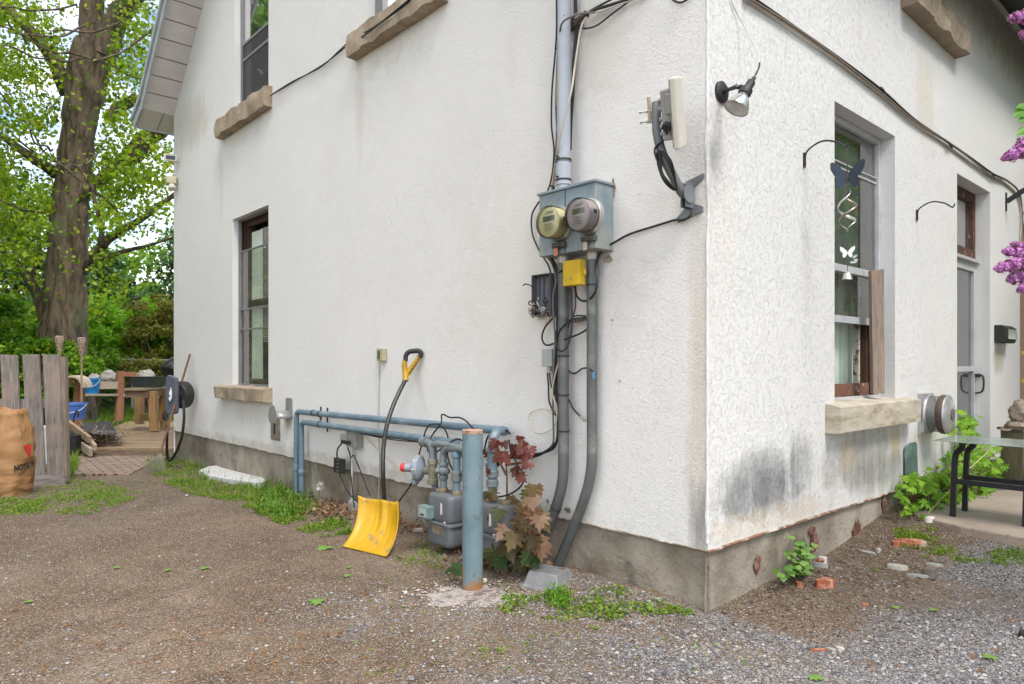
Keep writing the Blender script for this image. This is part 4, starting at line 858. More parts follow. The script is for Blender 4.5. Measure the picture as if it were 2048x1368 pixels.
# ---------------------------------------------------------------- far corner lights
sl_ = thing('solar_light', 'small cream solar panel light on the far house corner', 'solar light', Lp(347, 325, 0))
c = Lp(341, 316, .12); g = MB(); g.box(c, (.02, .17, .10), (dL*.5-nL*.6+Z*0, nL, Z)); g.tube([c, Lp(350, 318, 0)], .012, 8); g.build('panel_frame', M('cream_frame', (.6, .55, .42), .5), sl_)
a_ = (V((0, 0, 0))-V((c.x, c.y, 0))).normalized(); g = MB(); sidev = V((a_.y, -a_.x, 0)).normalized()
g.box(c+a_*.022+Z*0, (.15, .006, .085), (sidev, a_, Z)); g.build('panel_rim', M('cream_frame'), sl_); g = MB(); g.box(c+a_*.026, (.12, .006, .055), (sidev, a_, Z)); g.build('solar_cells', M('solar_cells', (.03, .035, .07), .2), sl_)
fl = thing('wall_lamp', 'cream boxy lamp on the far house corner under the solar light', 'wall lamp', Lp(347, 385, 0))
c = Lp(343, 365, .08); g = MB(); g.box(c+Z*.03, (.13, .12, .11), (sidev, a_, Z)); g.build('lamp_housing', M('cream_lamp', (.48, .43, .3), .5), fl, bevel=.015)
g = MB(); g.lathe([(.03, 0), (.055, .10), (.05, .11)], c+Z*-.0, (a_*.4-Z+sidev*-.1), 14); g.build('lamp_head', M('cream_lamp2', (.6, .57, .48), .5), fl, smooth=True)
# ---------------------------------------------------------------- cables
NC = [0]
def cable(lab, pts, r, m, name='cable', f=Lp, cat='cable', grp=None, sm=7):
    g = MB(); g.tube([f(*q) for q in pts], r, 7, sm); o = g.build(name, m, None, smooth=True); tag(o, lab, cat, grp); return o
K = CABLE()
cable('black cable hugging the left side of the mast and looping round the meter cabinet', [(1113, -8, .05), (1113, 60, .05), (1110, 110, .05), (1104, 180, .04), (1103, 250, .04), (1108, 300, .04), (1104, 350, .04), (1094, 385, .04), (1078, 404, .04), (1064, 430, .03), (1065, 468, .03), (1080, 504, .03), (1098, 534, .06), (1105, 573, .06), (1108, 640, .06)], .0055, K)
cable('second black cable beside the mast, close to the pipe', [(1118, -8, .06), (1116, 80, .06), (1112, 200, .05), (1114, 280, .05), (1107, 340, .06), (1104, 385, .06)], .005, K)
cable('brown cable beside the mast, tied to its left side', [(1117, 70, .07), (1116, 130, .06), (1113, 200, .05), (1117, 240, .05), (1113, 310, .06), (1107, 380, .06)], .005, M('tan_cable', (.45, .30, .14), .6))
cable('grey cable bending over the top of the mast', [(1190, 25, .10), (1160, 27, .13), (1143, 33, .17), (1126, 44, .17), (1120, 62, .13), (1118, 100, .07), (1115, 200, .05), (1114, 260, .05), (1108, 350, .05)], .006, GREYC())
cable('cream cable crossing in front of the mast', [(1182, 30, .06), (1168, 42, .08), (1160, 65, .10), (1150, 130, .11), (1143, 180, .16), (1128, 240, .17), (1117, 290, .15), (1110, 330, .10), (1103, 380, .06)], .006, M('pale_cream_cable', (.5, .43, .37), .6))
cable('thick black cable behind the right side of the mast', [(1151, -8, .04), (1151, 20, .03), (1153, 60, .03), (1148, 120, .03), (1146, 180, .03), (1142, 240, .03), (1140, 300, .03)], .011, K)
cable('upper black cable of the bundle leaving the mast to the right', [(1150, 52, .07), (1165, 35, .06), (1180, 22, .05), (1205, 8, .04), (1240, -10, .04)], .006, K)
cable('middle black cable of the bundle leaving the mast to the right', [(1148, 50, .07), (1168, 32, .06), (1188, 20, .05), (1220, 10, .04), (1290, -12, .04)], .009, K)
cable('cream cable at the bottom of the bundle leaving the mast', [(1150, 36, .06), (1172, 24, .06), (1200, 24, .04), (1235, 10, .04), (1290, -8, .03)], .005, M('pale_cream_cable'))
cable('black cable hanging in a shallow loop right of the mast', [(1147, 40, .06), (1155, 53, .06), (1172, 57, .05), (1195, 50, .04), (1225, 27, .03), (1262, 0, .03), (1285, -15, .03)], .005, K)
cable('black cable loop at the top edge near the house corner', [(1338, -12, .02), (1348, 1, .02), (1362, 5, .02), (1376, -3, .02), (1382, -14, .02)], .006, K)
for px, py in ((1173, 26), (1118, 100), (1104, 374)): cable('black cable tie on the cables at the %s' % {1173: 'bend beside the mast top', 1118: 'left side of the mast', 1104: 'foot of the mast'}[px], [(px-4, py-3, .08), (px+4, py, .09), (px+2, py+8, .085)], .006, K, 'cable_tie', cat='cable tie')
cable('black cable resting on the gable sills, upper strand', [(545, 188, .02), (585, 163, .02), (640, 135, .015), (680, 100, .02), (714, 67, .02), (735, 62, .11), (800, 18, .12), (830, -8, .12)], .006, K)
cable('black cable running under the gable sills, lower strand', [(540, 192, .04), (580, 168, .02), (645, 130, .025), (690, 95, .03), (712, 80, .05), (735, 66, .13), (805, 10, .13), (826, -8, .13)], .006, K)
cable('black cable from the antenna bracket to the meter cabinet', [(1383, 418, .04), (1380, 432, .05), (1366, 440, .04), (1350, 440, .02), (1310, 452, .02), (1260, 468, .02), (1232, 483, .03), (1205, 500, .03), (1194, 525, .06), (1194, 560, .09), (1190, 585, .09), (1176, 600, .07), (1163, 601, .05), (1153, 590, .05), (1151, 570, .08)], .0065, K)
cable('thick black cable trunk behind the left conduit', [(1095, 512, .05), (1108, 535, .06), (1113, 580, .06), (1115, 640, .05), (1113, 700, .05), (1110, 760, .04), (1114, 810, .04), (1118, 850, .04), (1116, 878, .04), (1100, 897, .04), (1072, 912, .03), (1040, 916, .03), (1000, 912, .03), (965, 906, .03)], .009, K)
cable('second trunk cable left of the conduit', [(1100, 512, .05), (1116, 545, .07), (1117, 620, .06), (1112, 700, .04), (1117, 790, .04), (1116, 830, .04), (1113, 885, .05), (1095, 903, .04), (1055, 910, .03), (1010, 911, .03), (960, 900, .03)], .008, K)
cable('grey cable beside the trunk cables', [(1102, 520, .06), (1112, 560, .07), (1106, 600, .07), (1110, 680, .06), (1107, 740, .06), (1106, 820, .05), (1107, 880, .05), (1100, 895, .05)], .006, GREYC())
cable('black cable loop swinging left of the conduit', [(1110, 632, .05), (1090, 655, .04), (1084, 676, .04), (1092, 690, .04), (1110, 686, .05), (1140, 675, .09), (1160, 667, .06), (1176, 657, .03)], .006, K)
cable('long black loop below the yellow box', [(1140, 575, .11), (1144, 620, .11), (1143, 660, .11), (1134, 694, .11), (1120, 702, .11), (1113, 685, .10), (1120, 660, .10), (1140, 640, .10), (1150, 632, .07), (1172, 632, .04)], .005, K)
cable('thin black wire hanging from the yellow box', [(1147, 572, .10), (1150, 580, .10), (1151, 615, .08), (1142, 640, .08), (1136, 655, .08)], .004, K)
cable('loose black cable end with blue tip on the right conduit', [(1132, 732, .05), (1142, 745, .04), (1152, 746, .03), (1165, 737, .04), (1178, 737, .07), (1186, 744, .09)], .0055, K)
cable('blue and copper cable tip on the right conduit', [(1186, 744, .09), (1187, 757, .09)], .008, M('blue_tip', (.05, .2, .35), .5), 'connector', cat='connector', sm=0)
cable('loose black cable end hanging between the conduits', [(1130, 786, .06), (1138, 800, .05), (1147, 818, .04), (1158, 830, .03), (1165, 837, .03)], .0055, K)
cable('steel connector on the loose cable between the conduits', [(1161, 833, .03), (1168, 841, .03)], .008, STEEL(), 'connector', cat='connector', sm=0)
cable('thin cream cable coiled in a ring left of the conduit', [(1118, 820, .03), (1105, 822, .03), (1085, 817, .03), (1063, 825, .03), (1057, 840, .03), (1062, 856, .03), (1078, 866, .03), (1097, 862, .03), (1110, 850, .03), (1112, 830, .03)], .0035, CREAM())
cable('cream cable among the black trunk cables', [(1118, 722, .06), (1108, 760, .06), (1105, 790, .06), (1114, 815, .06), (1112, 850, .06)], .005, CREAM())
cable('thin black pair below the small grey box', [(1095, 745, .03), (1097, 775, .03), (1098, 800, .03), (1105, 820, .03), (1115, 835, .04)], .0055, K)
cable('black cable weaving below the small grey box', [(1099, 745, .03), (1102, 770, .03), (1110, 790, .04), (1114, 812, .05)], .005, K)
cable('short black wire sticking out of the dark open box', [(1046, 571, .06), (1052, 568, .07), (1062, 572, .07), (1072, 582, .07)], .004, K)
cable('curled black wire at the bottom of the dark open box', [(1075, 612, .07), (1060, 610, .08), (1058, 604, .08), (1068, 600, .07)], .004, K)
cable('black wire twisted round the left conduit top', [(1117, 545, .1), (1128, 540, .11), (1140, 545, .1)], .005, K)
cable('black cable arching over the upper gas pipe', [(845, 890, .15), (850, 865, .15), (858, 851, .15), (868, 848, .15), (882, 850, .15), (893, 865, .12), (898, 885, .1)], .006, K)
cable('black cable looping high above the gas pipes to the post', [(945, 856, .1), (932, 842, .1), (918, 835, .1), (900, 835, .1), (884, 829, .1), (882, 847, .14), (866, 868, .16), (856, 889, .2), (857, 903, .2), (874, 903, .2), (895, 889, .2), (912, 878, .2), (926, 882, .2)], .006, K)
cable('black cable drooping in front of the outlet pipe', [(920, 878, .22), (901, 884, .25), (895, 905, .25), (901, 932, .25), (915, 947, .25), (930, 951, .25), (945, 945, .2)], .006, K)
cable('black cable bending down beside the right gas riser', [(968, 905, .1), (974, 878, .12), (984, 862, .12), (997, 856, .12), (1012, 860, .1), (1020, 868, .06)], .006, K)
cable('black cable loop reaching through the maple leaves', [(1018, 880, .05), (1022, 905, .1), (1036, 930, .15), (1047, 952, .2), (1042, 972, .22), (1020, 988, .25), (992, 994, .25), (965, 988, .2)], .006, K)
cable('black cable behind the gas regulator', [(845, 885, .1), (839, 905, .08), (828, 940, .08), (822, 968, .08), (800, 1000, .06), (790, 1015, .06)], .006, K)
cable('black cable lying at the foot of the foundation', [(800, 1062, .05), (815, 1069, .06), (832, 1071, .07), (853, 1062, .1)], .006, K)
cable('black cable from the adapter down behind the shovel blade', [(678, 945, .1), (682, 955, .09), (697, 985, .08), (716, 1005, .07), (728, 1015, .07)], .006, K)
cable('black cable down from the outlet box, left', [(695, 894, .05), (701, 915, .05), (702, 950, .05), (706, 990, .06), (709, 1018, .06)], .0055, K)
cable('black cable slanting from the outlet box conduit to the shovel', [(703, 915, .06), (708, 912, .06), (722, 945, .05), (740, 992, .05)], .0055, K)
cable('thin black cable along the wall under the gas pipes', [(693, 864, .06), (700, 859, .07), (725, 866, .03), (760, 873, .03), (810, 879, .03), (845, 886, .05)], .005, K)
cable('second thin black cable under the gas pipes', [(700, 862, .05), (735, 870, .03), (790, 880, .03), (840, 884, .05)], .004, K)
cable('cream cable slanting from the outlet box to the regulator', [(724, 868, .02), (740, 884, .02), (775, 918, .02), (808, 948, .03)], .004, CREAM())
cable('thin grey wire hanging straight below the beige sensor box', [(759, 722, .01), (758, 780, .01), (757, 850, .01), (759, 920, .01), (757, 998, .01)], .004, M('wall_wire', (.38, .37, .34), .7))
# ---------------------------------------------------------------- things on the front wall
fl = thing('flood_light', 'black flood light holder with bare silver bulb near the house corner', 'flood light', Rp(1440, 200, 0))
blk = M('lamp_black', (.02, .02, .022), .55, 0, .3, 30, (.09, .09, .09), (.6, .7), 30, .2)
g = MB(); bc = Rp(1441, 185, .0); g.lathe([(.056, 0), (.056, .014), (.045, .022), (.0, .024)], bc, nR, 24); g.build('wall_plate', blk, fl, smooth=True)
kn, sc0, sc1 = Pp(1477, 172, 3.50), Pp(1491, 183, 3.47), Pp(1513, 148, 3.50)
g = MB(); g.tube([bc+nR*.02, (bc+kn)/2+nR*.0, kn], [.013, .010, .013], 8); g.blob(kn, .017, seg=10, nz=0); g.build('arm', blk, fl, smooth=True)
g = MB(); g.lathe([(.012, -.005), (.012, .02), (0, .02)], kn-nR*.0+V((-.01, -.02, 0)), V((0, -1, 0)), 8); g.build('knuckle_bolt', STEEL(), fl)
ax_ = (sc1-sc0).normalized(); g = MB(); g.lathe([(.030, -.022), (.033, -.012), (.032, .012), (.024, .02), (.022, .03), (.021, .065), (.012, .075), (.009, .10)], sc0, ax_, 18); g.tube([kn, sc0+ax_*.01], .013, 8); g.build('socket', blk, fl, smooth=True)
bx = (-ax_+Z*-.15+V((0, .12, 0))).normalized(); g = MB(); g.lathe([(.024, .0), (.027, .012), (.032, .02), (.048, .045), (.061, .078), (.063, .088)], sc0+bx*.015, bx, 28, False)
silv = M('silver_reflector', (.60, .60, .57), .22, .75, .1, 4, bmp=.03); g.build('reflector_bulb', silv, fl, smooth=80)
g = MB(); g.lathe([(.062, .084), (.045, .089), (0, .091)], sc0+bx*.015, bx, 28, False); g.build('bulb_face', M('bulb_face', (.42, .40, .37), .2, .5), fl, smooth=80)
cable('black lead of the flood light', [(1511, 150, .15), (1518, 135, .15), (1519, 126, .14)], .005, K, f=Rp)
cable('thin pale cord rising from the flood light to the top edge', [(1519, 126, .14), (1514, 104, .11), (1500, 75, .07), (1480, 38, .02), (1466, 10, .01), (1460, -14, .01)], .003, M('white_cord', (.5, .48, .43), .7), f=Rp)
# hooks
iron = M('black_iron', (.03, .03, .035), .6, .3)
def hook(t, z, lab):
    o = thing('plant_hook', lab, 'hook', Rw(t, 0, z), 'wrought iron plant hooks on the front wall')
    b_ = Rw(t, 0, z)
    g = MB(); g.box(b_+nR*.006+Z*.035, (.02, .008, .09), (dR, nR, Z)); g.build('wall_plate', M('rusty_iron', (.06, .045, .04), .8, .3, .3, 30, (.2, .1, .05), (.6, .7), 20), o)
    g = MB(); g.tube([b_+nR*.012+Z*.0, b_+nR*.014+Z*.07, b_+nR*.05+Z*.105, b_+nR*.12+Z*.125, b_+nR*.2+Z*.10, b_+nR*.245+Z*.065, b_+nR*.26+Z*.06, b_+nR*.272+Z*.085], .0055, 8, 5); g.build('arm', iron, o, smooth=True)
    return o
h1 = hook(1.055, 2.515, 'curved iron plant hook holding the butterfly spinner')
h2 = h1.copy(); COL.objects.link(h2); h2.location = Rw(3.0, 0, 2.455); h2['label'] = 'curved iron plant hook, empty, between the tall window and the door'
for ch in list(h1.children): c = ch.copy(); COL.objects.link(c); c.parent = h2
# wind spinner
sp0 = Rw(1.055, .262, 2.575)
ws = thing('wind_spinner', 'hanging butterfly wind spinner with metal spiral in front of the tall window', 'wind spinner', sp0)
navy = M('navy_metal', (.025, .035, .055), .4, .5, .3, 30); sil = M('thin_silver', (.6, .59, .56), .3, .8)
rt = V((.9, -.44, 0)).normalized(); fw = V((-.44, -.9, 0)).normalized()
g = MB(); g.tube([sp0, sp0-Z*.16], .0025, 6); g.tube([sp0-Z*.18, sp0-Z*.26], .0022, 6); g.tube([sp0-Z*.50, sp0-Z*.60], .0022, 6); g.tube([sp0-Z*.66, sp0-Z*.73], .0018, 6)
g.build('chain', M('chain_dark', (.07, .07, .07), .5, .6), ws)
bfly = [(0, .01), (.012, .035), (.05, .075), (.085, .095), (.097, .085), (.095, .05), (.075, .015), (.055, -.002), (.065, -.02), (.062, -.045), (.045, -.062), (.025, -.052), (.008, -.02), (0, -.012)]
def butterfly(c, s_, m, name, sw=.35):
    g = MB()
    for k in (-1, 1):
        q = (rt*k+fw*sw).normalized(); g.prism([(x*s_, y*s_) for x, y in bfly], c, q, Z, fw*.0025)
    return g.build(name, m, ws)
bc = sp0-Z*.185; butterfly(bc, 1.0, navy, 'butterfly')
g = MB(); g.tube([bc+Z*.03, bc+Z*.01, bc-Z*.035], [.006, .009, .004], 8); g.tube([bc+Z*.03, bc+Z*.05+rt*.01], .0012, 5); g.tube([bc+Z*.03, bc+Z*.05-rt*.01], .0012, 5); g.build('butterfly_body', M('bronze', (.07, .055, .04), .4, .5), ws)
for nm, ph, mm in (('spiral', 0, sil), ('spiral', pi, M('dull_bronze', (.28, .24, .19), .4, .7))):
    g = MB(); n = 44
    for i in range(n+1):
        u = i/n; a = ph+u*2*pi*1.35; r_ = .052*sin(pi*u)**.7+.004; z_ = -.25-.25*u
        d = rt*cos(a)+fw*sin(a); g.v += [sp0+Z*z_+d*r_, sp0+Z*(z_-.022*sin(pi*u))+d*(r_*.96)]
    for i in range(n): g.f.append((2*i, 2*i+2, 2*i+3, 2*i+1))
    o = g.build(nm, mm, ws, smooth=80); md = o.modifiers.new('solid', 'SOLIDIFY'); md.thickness = .002
butterfly(sp0-Z*.625, .42, sil, 'small_butterfly', .2)
g = MB(); q = sp0-Z*.735; g.lathe([(0, .0), (.014, -.003), (.022, -.016), (.026, -.036), (.03, -.042)], q, Z, 16, False); g.build('bell', sil, ws, smooth=80)
# leaning board, vent, plate, wall box, triangular bracket
bd = wood('weathered_board', (.33, .24, .18), (.20, .165, .145), .85, 2, 1.0, .5, (.30, .18, .10))
g = MB(); pts = [Rp(1743, 541, -.02), Rp(1768, 538, .02), Rp(1770, 787, .03), Rp(1747, 787, -.01)]; dpt = nR*.0+(pts[1]-pts[0]).cross(Z).normalized()*.028
g.add([*pts, *[p_-dpt for p_ in pts]], [(0, 1, 2, 3), (7, 6, 5, 4), (0, 4, 5, 1), (1, 5, 6, 2), (2, 6, 7, 3), (3, 7, 4, 0)])
tag(g.build('wooden_board', bd, None, bevel=.002), 'weathered brown board propped upright in the right side of the tall window', 'board')
vt = thing('flue_vent', 'round galvanised flue vent with domed cap and square backplate on the front wall', 'vent', Rw(3.19, 0, .72))
vc = Rw(3.19, 0, .90); gv = M('vent_metal', (.45, .45, .46), .38, .6, .15, 8, (.28, .27, .26), (.55, .7), 5)
g = MB(); g.box(vc+nR*.012, (.31, .02, .33), (dR, nR, Z)); g.box(vc+nR*.03, (.28, .02, .29), (dR, nR, Z)); g.build('backplate', gv, vt, bevel=.002)
g = MB(); g.lathe([(.157, .035), (.157, .042), (.15, .05), (.15, .055)], vc, nR, 36, False); g.build('inner_ring', gv, vt, smooth=True)
def meshscreen():
    m, nt, b, out = newmat('wire_screen'); tr = nd(nt, 'ShaderNodeBsdfTransparent'); mx = nd(nt, 'ShaderNodeMixShader'); mx.inputs[0].default_value = .55
    b.inputs['Base Color'].default_value = (.3, .3, .3, 1); b.inputs['Metallic'].default_value = .6; nt.links.new(tr.outputs[0], mx.inputs[1]); nt.links.new(b.outputs[0], mx.inputs[2]); nt.links.new(mx.outputs[0], out.inputs[0]); return m
g = MB(); g.lathe([(.146, .045), (.146, .125)], vc, nR, 36, False); g.build('screen', meshscreen(), vt, smooth=True)
g = MB(); g.lathe([(.09, .04), (.09, .125)], vc, nR, 24, False); g.build('inner_pipe', gv, vt, smooth=True)
g = MB(); g.lathe([(.150, .12), (.157, .13), (.157, .15), (.150, .168)], vc, nR, 36, False); g.build('rust_band', M('rust_band', (.11, .075, .06), .7, .4, .3, 12, (.3, .2, .16), (.6, .7), 10), vt, smooth=True)
g = MB(); g.lathe([(.150, .163), (.157, .172), (.148, .184), (.10, .198), (.05, .202), (.045, .198), (0, .198)], vc, nR, 36); g.build('domed_cap', gv, vt, smooth=True)
g = MB(); g.lathe([(.044, .198), (.044, .207), (.036, .209), (0, .209)], vc, nR, 20); g.build('badge', M('badge', (.14, .13, .12), .5, .3), vt)
g = MB(); gp = [(-.14, -.22), (.13, -.23), (.125, .10), (.10, .122), (0, .125), (-.12, .105), (-.14, .09)]; q = Rp(1822, 917, .012)
g.prism(gp, q, dR, (Z*.99+nR*-.02).normalized(), nR*.006)
tag(g.build('green_plate', M('green_metal', (.10, .17, .155), .5, .2, .3, 6, (.26, .33, .32), (.5, .68), 7, .25), None), 'faded green metal plate against the front wall under the flue vent', 'plate')
mb_ = thing('wall_box', 'black wall box with dark glass front beside the door', 'mailbox', Rw(5.45, 0, 1.52))
g = MB(); t5 = 5.23; c5 = Rw(t5+.20, .05, 1.61)
g.prism([(0, -.09), (0, .09), (.06, .09), (.10, .06), (.10, -.05), (.085, -.09)], Rw(t5, 0, 1.61), nR, Z, dR*.42); g.build('box_body', M('crackled_black', (.02, .02, .02), .6, .1, .3, 40, (.12, .12, .12), (.62, .68), 50, .4), mb_, bevel=.004)
g = MB(); g.box(c5+nR*.052+dR*.03-Z*.0, (.30, .004, .10), (dR, nR, Z)); g.build('glass_front', M('dark_green_glass', (.02, .05, .03), .08, .3, .3, 8), mb_)
g = MB(); tb, zb = RT(2011, 415, 0); q = Rw(tb, 0, zb)
br = thing('angle_bracket', 'black triangular shelf bracket high on the wall right of the door', 'bracket', q)
g.box(q+nR*.006+Z*.06, (.03, .012, .19), (dR, nR, Z)); g.build('wall_bar', iron, br)
g = MB(); a, b2 = q+nR*.01+Z*.06, q+nR*.17+Z*.16; d_ = (b2-a); g.box((a+b2)/2, (d_.length, .035, .045), (d_.normalized(), dR, d_.normalized().cross(dR))); g.build('brace_bar', iron, br)
# cables on the front wall
fc = [(1490, -12), (1520, 6), (1600, 62), (1680, 118), (1765, 182), (1830, 240), (1900, 287), (1950, 322), (1985, 347), (2015, 362), (2038, 385), (2044, 430), (2042, 500)]
cable('black cable crossing the front wall from the corner down to the right edge', [(x, y, .02) for x, y in fc], .010, K, f=Rp)
cable('cream cable under the black cable across the front wall', [(x-2, y+6+2*sin(i*2.1), .015) for i, (x, y) in enumerate(fc)], .008, M('pale_cream_cable'), f=Rp)
cable('brown cable twisted with the black cable across the front wall', [(x+1, y+3+3*sin(i*1.7+1), .028) for i, (x, y) in enumerate(fc)], .006, M('brown_cable', (.22, .17, .13), .6), f=Rp)
for i, (x, y, w_) in enumerate(((1766, 180, 'above the tall window'), (1899, 288, 'above the door corner'), (1985, 348, 'above the angle bracket'))):
    cable('black clip on the crossing cables '+w_, [(x-5, y-5, .02), (x, y, .04), (x+5, y+8, .02)], .008, K, 'cable_clip', f=Rp, cat='cable clip')
# ---------------------------------------------------------------- patio
def concpav():
    m, nt, b, out = newmat('patio_concrete'); tc = nd(nt, 'ShaderNodeTexCoord').outputs['Object']
    c = mixc(nt, rampn(nt, noi(nt, tc, 2, 6, .6), .3, .7), (.30, .235, .19), (.42, .35, .29)); c = mixc(nt, rampn(nt, noi(nt, tc, 30, 5, .7), .55, .7), c, (.17, .14, .11))
    nt.links.new(c, b.inputs['Base Color']); b.inputs['Roughness'].default_value = .9; bump(nt, b, noi(nt, tc, 50, 5, .7), .4, .006); return m
g = MB(); random.seed(2)
edge = [(2.62, .03), (2.45, .2), (2.30, .5), (2.24, .9), (2.20, 1.4), (2.2, 3.5)]; zt = .205
top = [Rw(t, o, zt) for t, o in edge]+[Rw(9, 3.5, zt), Rw(9, .0, zt)]
n = len(top); g.add(top+[p_-Z*.3 for p_ in top], [tuple(range(n))]+[(i, i+n, (i+1) % n+n, (i+1) % n) for i in range(n)])
struct(g.build('patio', concpav(), None, bevel=.012))
# glass table
tb = thing('glass_table', 'black metal patio table with dusty glass top by the green plants', 'table', Rw(2.75, .75, zt))
blm = M('table_black', (.014, .015, .02), .4, .2, .15, 10)
def tglass():
    m, nt, b, out = newmat('table_glass'); b.inputs['Base Color'].default_value = (.42, .46, .43, 1); b.inputs['Roughness'].default_value = .10
    tr = nd(nt, 'ShaderNodeBsdfTransparent'); tr.inputs[0].default_value = (.55, .72, .62, 1); mx = nd(nt, 'ShaderNodeMixShader'); tc = nd(nt, 'ShaderNodeTexCoord').outputs['Object']
    nt.links.new(mth(nt, 'ADD', mth(nt, 'MULTIPLY', noi(nt, tc, 7, 6, .7), .6), .3), mx.inputs[0]); nt.links.new(tr.outputs[0], mx.inputs[1]); nt.links.new(b.outputs[0], mx.inputs[2]); nt.links.new(mx.outputs[0], out.inputs[0]); return m
g = MB(); g.box(Rw(2.70, .85, .757), (.52, 1.12, .008), (dR, nR, Z)); g.build('table_top', tglass(), tb, bevel=.003)
def leg(t, o, st):
    g = MB(); s = .036
    def seg_(a, b2, w1=s):
        d_ = b2-a; u = d_.normalized(); g.box((a+b2)/2, (w1, w1, d_.length), (dR, u.cross(dR).normalized(), u))
    base = Rw(t, o, zt); k = Rw(t, o+st*.0, .60)
    seg_(base, Rw(t, o+st*.012, .60), .034); g.tube([Rw(t, o+st*.012, .59), Rw(t, o+st*.02, .66), Rw(t, o+st*.055, .70), Rw(t, o+st*.06, .745)], .021, 8, 4); g.lathe([(.034, 0), (.034, .006)], Rw(t, o+st*.06, .746), Z, 14)
    return g.build('leg', blm, tb)
for t, o, st in ((2.60, .37, 1), (2.60, .80, 1), (2.88, .37, 1), (2.88, .80, 1)): leg(t, o, st)
for t in (2.60, 2.88): g = MB(); g.box(Rw(t, .59, .46), (.03, .42, .035), (dR, nR, Z)); g.build('crossbar', blm, tb)
g = MB(); g.box(Rw(2.74, .83, .56), (.27, .03, .03), (dR, nR, Z)); g.build('crossbar', blm, tb)
for (t_, o_) in ((2.55, .62), (2.66, .95)):
    pass
# lion-like worn garden stone at the right edge
gsn = thing('garden_stone', 'brown carved stone ornament standing on a crate at the right edge', 'ornament', Rw(4.9, .42, .93))
gst = M('carved_stone', (.34, .28, .22), .9, 0, .3, 12, (.16, .12, .09), (.5, .62), 22, 1, 35)
g = MB(); c = Pp(2046, 832, 6.45); g.blob(c+Z*.02, .115, (.95, .95, 1.15), 18, 14, .3, 5); g.blob(c+Z*-.09+V((0, 0, 0)), .125, (1.05, 1, .45), 18, 10, .35, 7); g.build('figure_body', gst, gsn, smooth=70)
g = MB(); g.prism([(-.02, 0), (.10, .012), (.10, .035), (.03, .03)], c+V((-.15, -.03, -.135)), V((1, 0, 0)), Z, V((0, .12, 0))); g.build('tail_edge', gst, gsn)
cr = thing('crate', 'brown cardboard-coloured crate behind the glass table at the right edge', 'crate', Pp(2030, 990, 6.3))
g = MB(); cc = Pp(2058, 905, 6.45); g.box(V((cc.x, cc.y, .45)), (.32, .3, .49)); g.build('crate_body', wood('crate_wood', (.33, .27, .2), (.2, .16, .12), .8, 2), cr, bevel=.004)
g = MB(); g.box(V((cc.x, cc.y, .70)), (.36, .34, .02)); g.build('crate_lid', M('crate_lid', (.12, .09, .07), .8), cr)
# ---------------------------------------------------------------- tray, rubble, slab
FLc, FRc, BRc_ = G(1042, 1174), G(1117, 1183), G(1149, 1166); zb = min(FLc.z, FRc.z, BRc_.z)
ux = (FRc-FLc); ux.z = 0; lx = ux.length; ux.normalize(); uy = V((-ux.y, ux.x, 0)); ly = .23
def fr(a, b2, z_): return V((FLc.x, FLc.y, zb))+ux*a+uy*b2+Z*z_
def ringr(i_, z_, n=4, r_=.009):
    out = []
    for (cx_, cy_, a0) in ((lx-i_-r_, ly-i_-r_, 0), (i_+r_, ly-i_-r_, 1), (i_+r_, i_+r_, 2), (lx-i_-r_, i_+r_, 3)):
        for k in range(n): a = pi/2*a0+pi/2*k/(n-1); out.append(fr(cx_+cos(a)*r_, cy_+sin(a)*r_, z_))
    return out
tr_ = thing('plastic_cover', 'upside-down pale grey plastic tray on the ground below the conduits', 'tray', fr(lx/2, ly/2, 0))
g = MB(); rs_ = [ringr(-.012, .004), ringr(-.012, .010), ringr(0, .012), ringr(.008, .02), ringr(.030, .088), ringr(.036, .093)]; N = 16
for q in rs_: g.v += q
for i in range(len(rs_)-1):
    for k in range(N): g.f.append((i*N+k, i*N+(k+1) % N, (i+1)*N+(k+1) % N, (i+1)*N+k))
g.f.append(tuple((len(rs_)-1)*N+k for k in range(N)))
def traym():
    m, nt, b, out = newmat('milky_plastic'); tc = nd(nt, 'ShaderNodeTexCoord').outputs['Object']
    c = mixc(nt, rampn(nt, noi(nt, tc, 14, 6, .7), .35, .7), (.15, .15, .155), (.23, .23, .235)); nt.links.new(c, b.inputs['Base Color']); b.inputs['Roughness'].default_value = .4
    b.inputs['Subsurface Weight'].default_value = .1; bump(nt, b, noi(nt, tc, 25, 4), .1, .004); return m
g.build('tray_shell', traym(), tr_, bevel=.002)
g = MB(); g.box(fr(lx+.03, ly*.35, .009), (.04, .05, .006), (ux, uy, Z)); g.build('latch_tab', M('milky_tab', (.42, .42, .43), .5), tr_)
g = MB(); g.prism([(-.02, .0), (.0, .018), (.02, .012), (.018, -.012), (.004, -.004)], fr(lx-.07, ly-.07, .0935), ux, uy, Z*.002); g.build('torn_corner', M('torn_brown', (.10, .07, .06), .9), tr_)
rbm = M('broken_brick', (.32, .085, .038), .9, 0, .4, 14, (.38, .29, .23), (.47, .56), 12, 1, 45)
mort = M('mortar_stone', (.40, .37, .32), .95, 0, .25, 12, (.22, .19, .16), (.52, .66), 12, .7, 60)
slm = M('slate_chip', (.30, .29, .27), .9, 0, .25, 12, (.17, .15, .13), (.5, .65), 12, .5, 60)
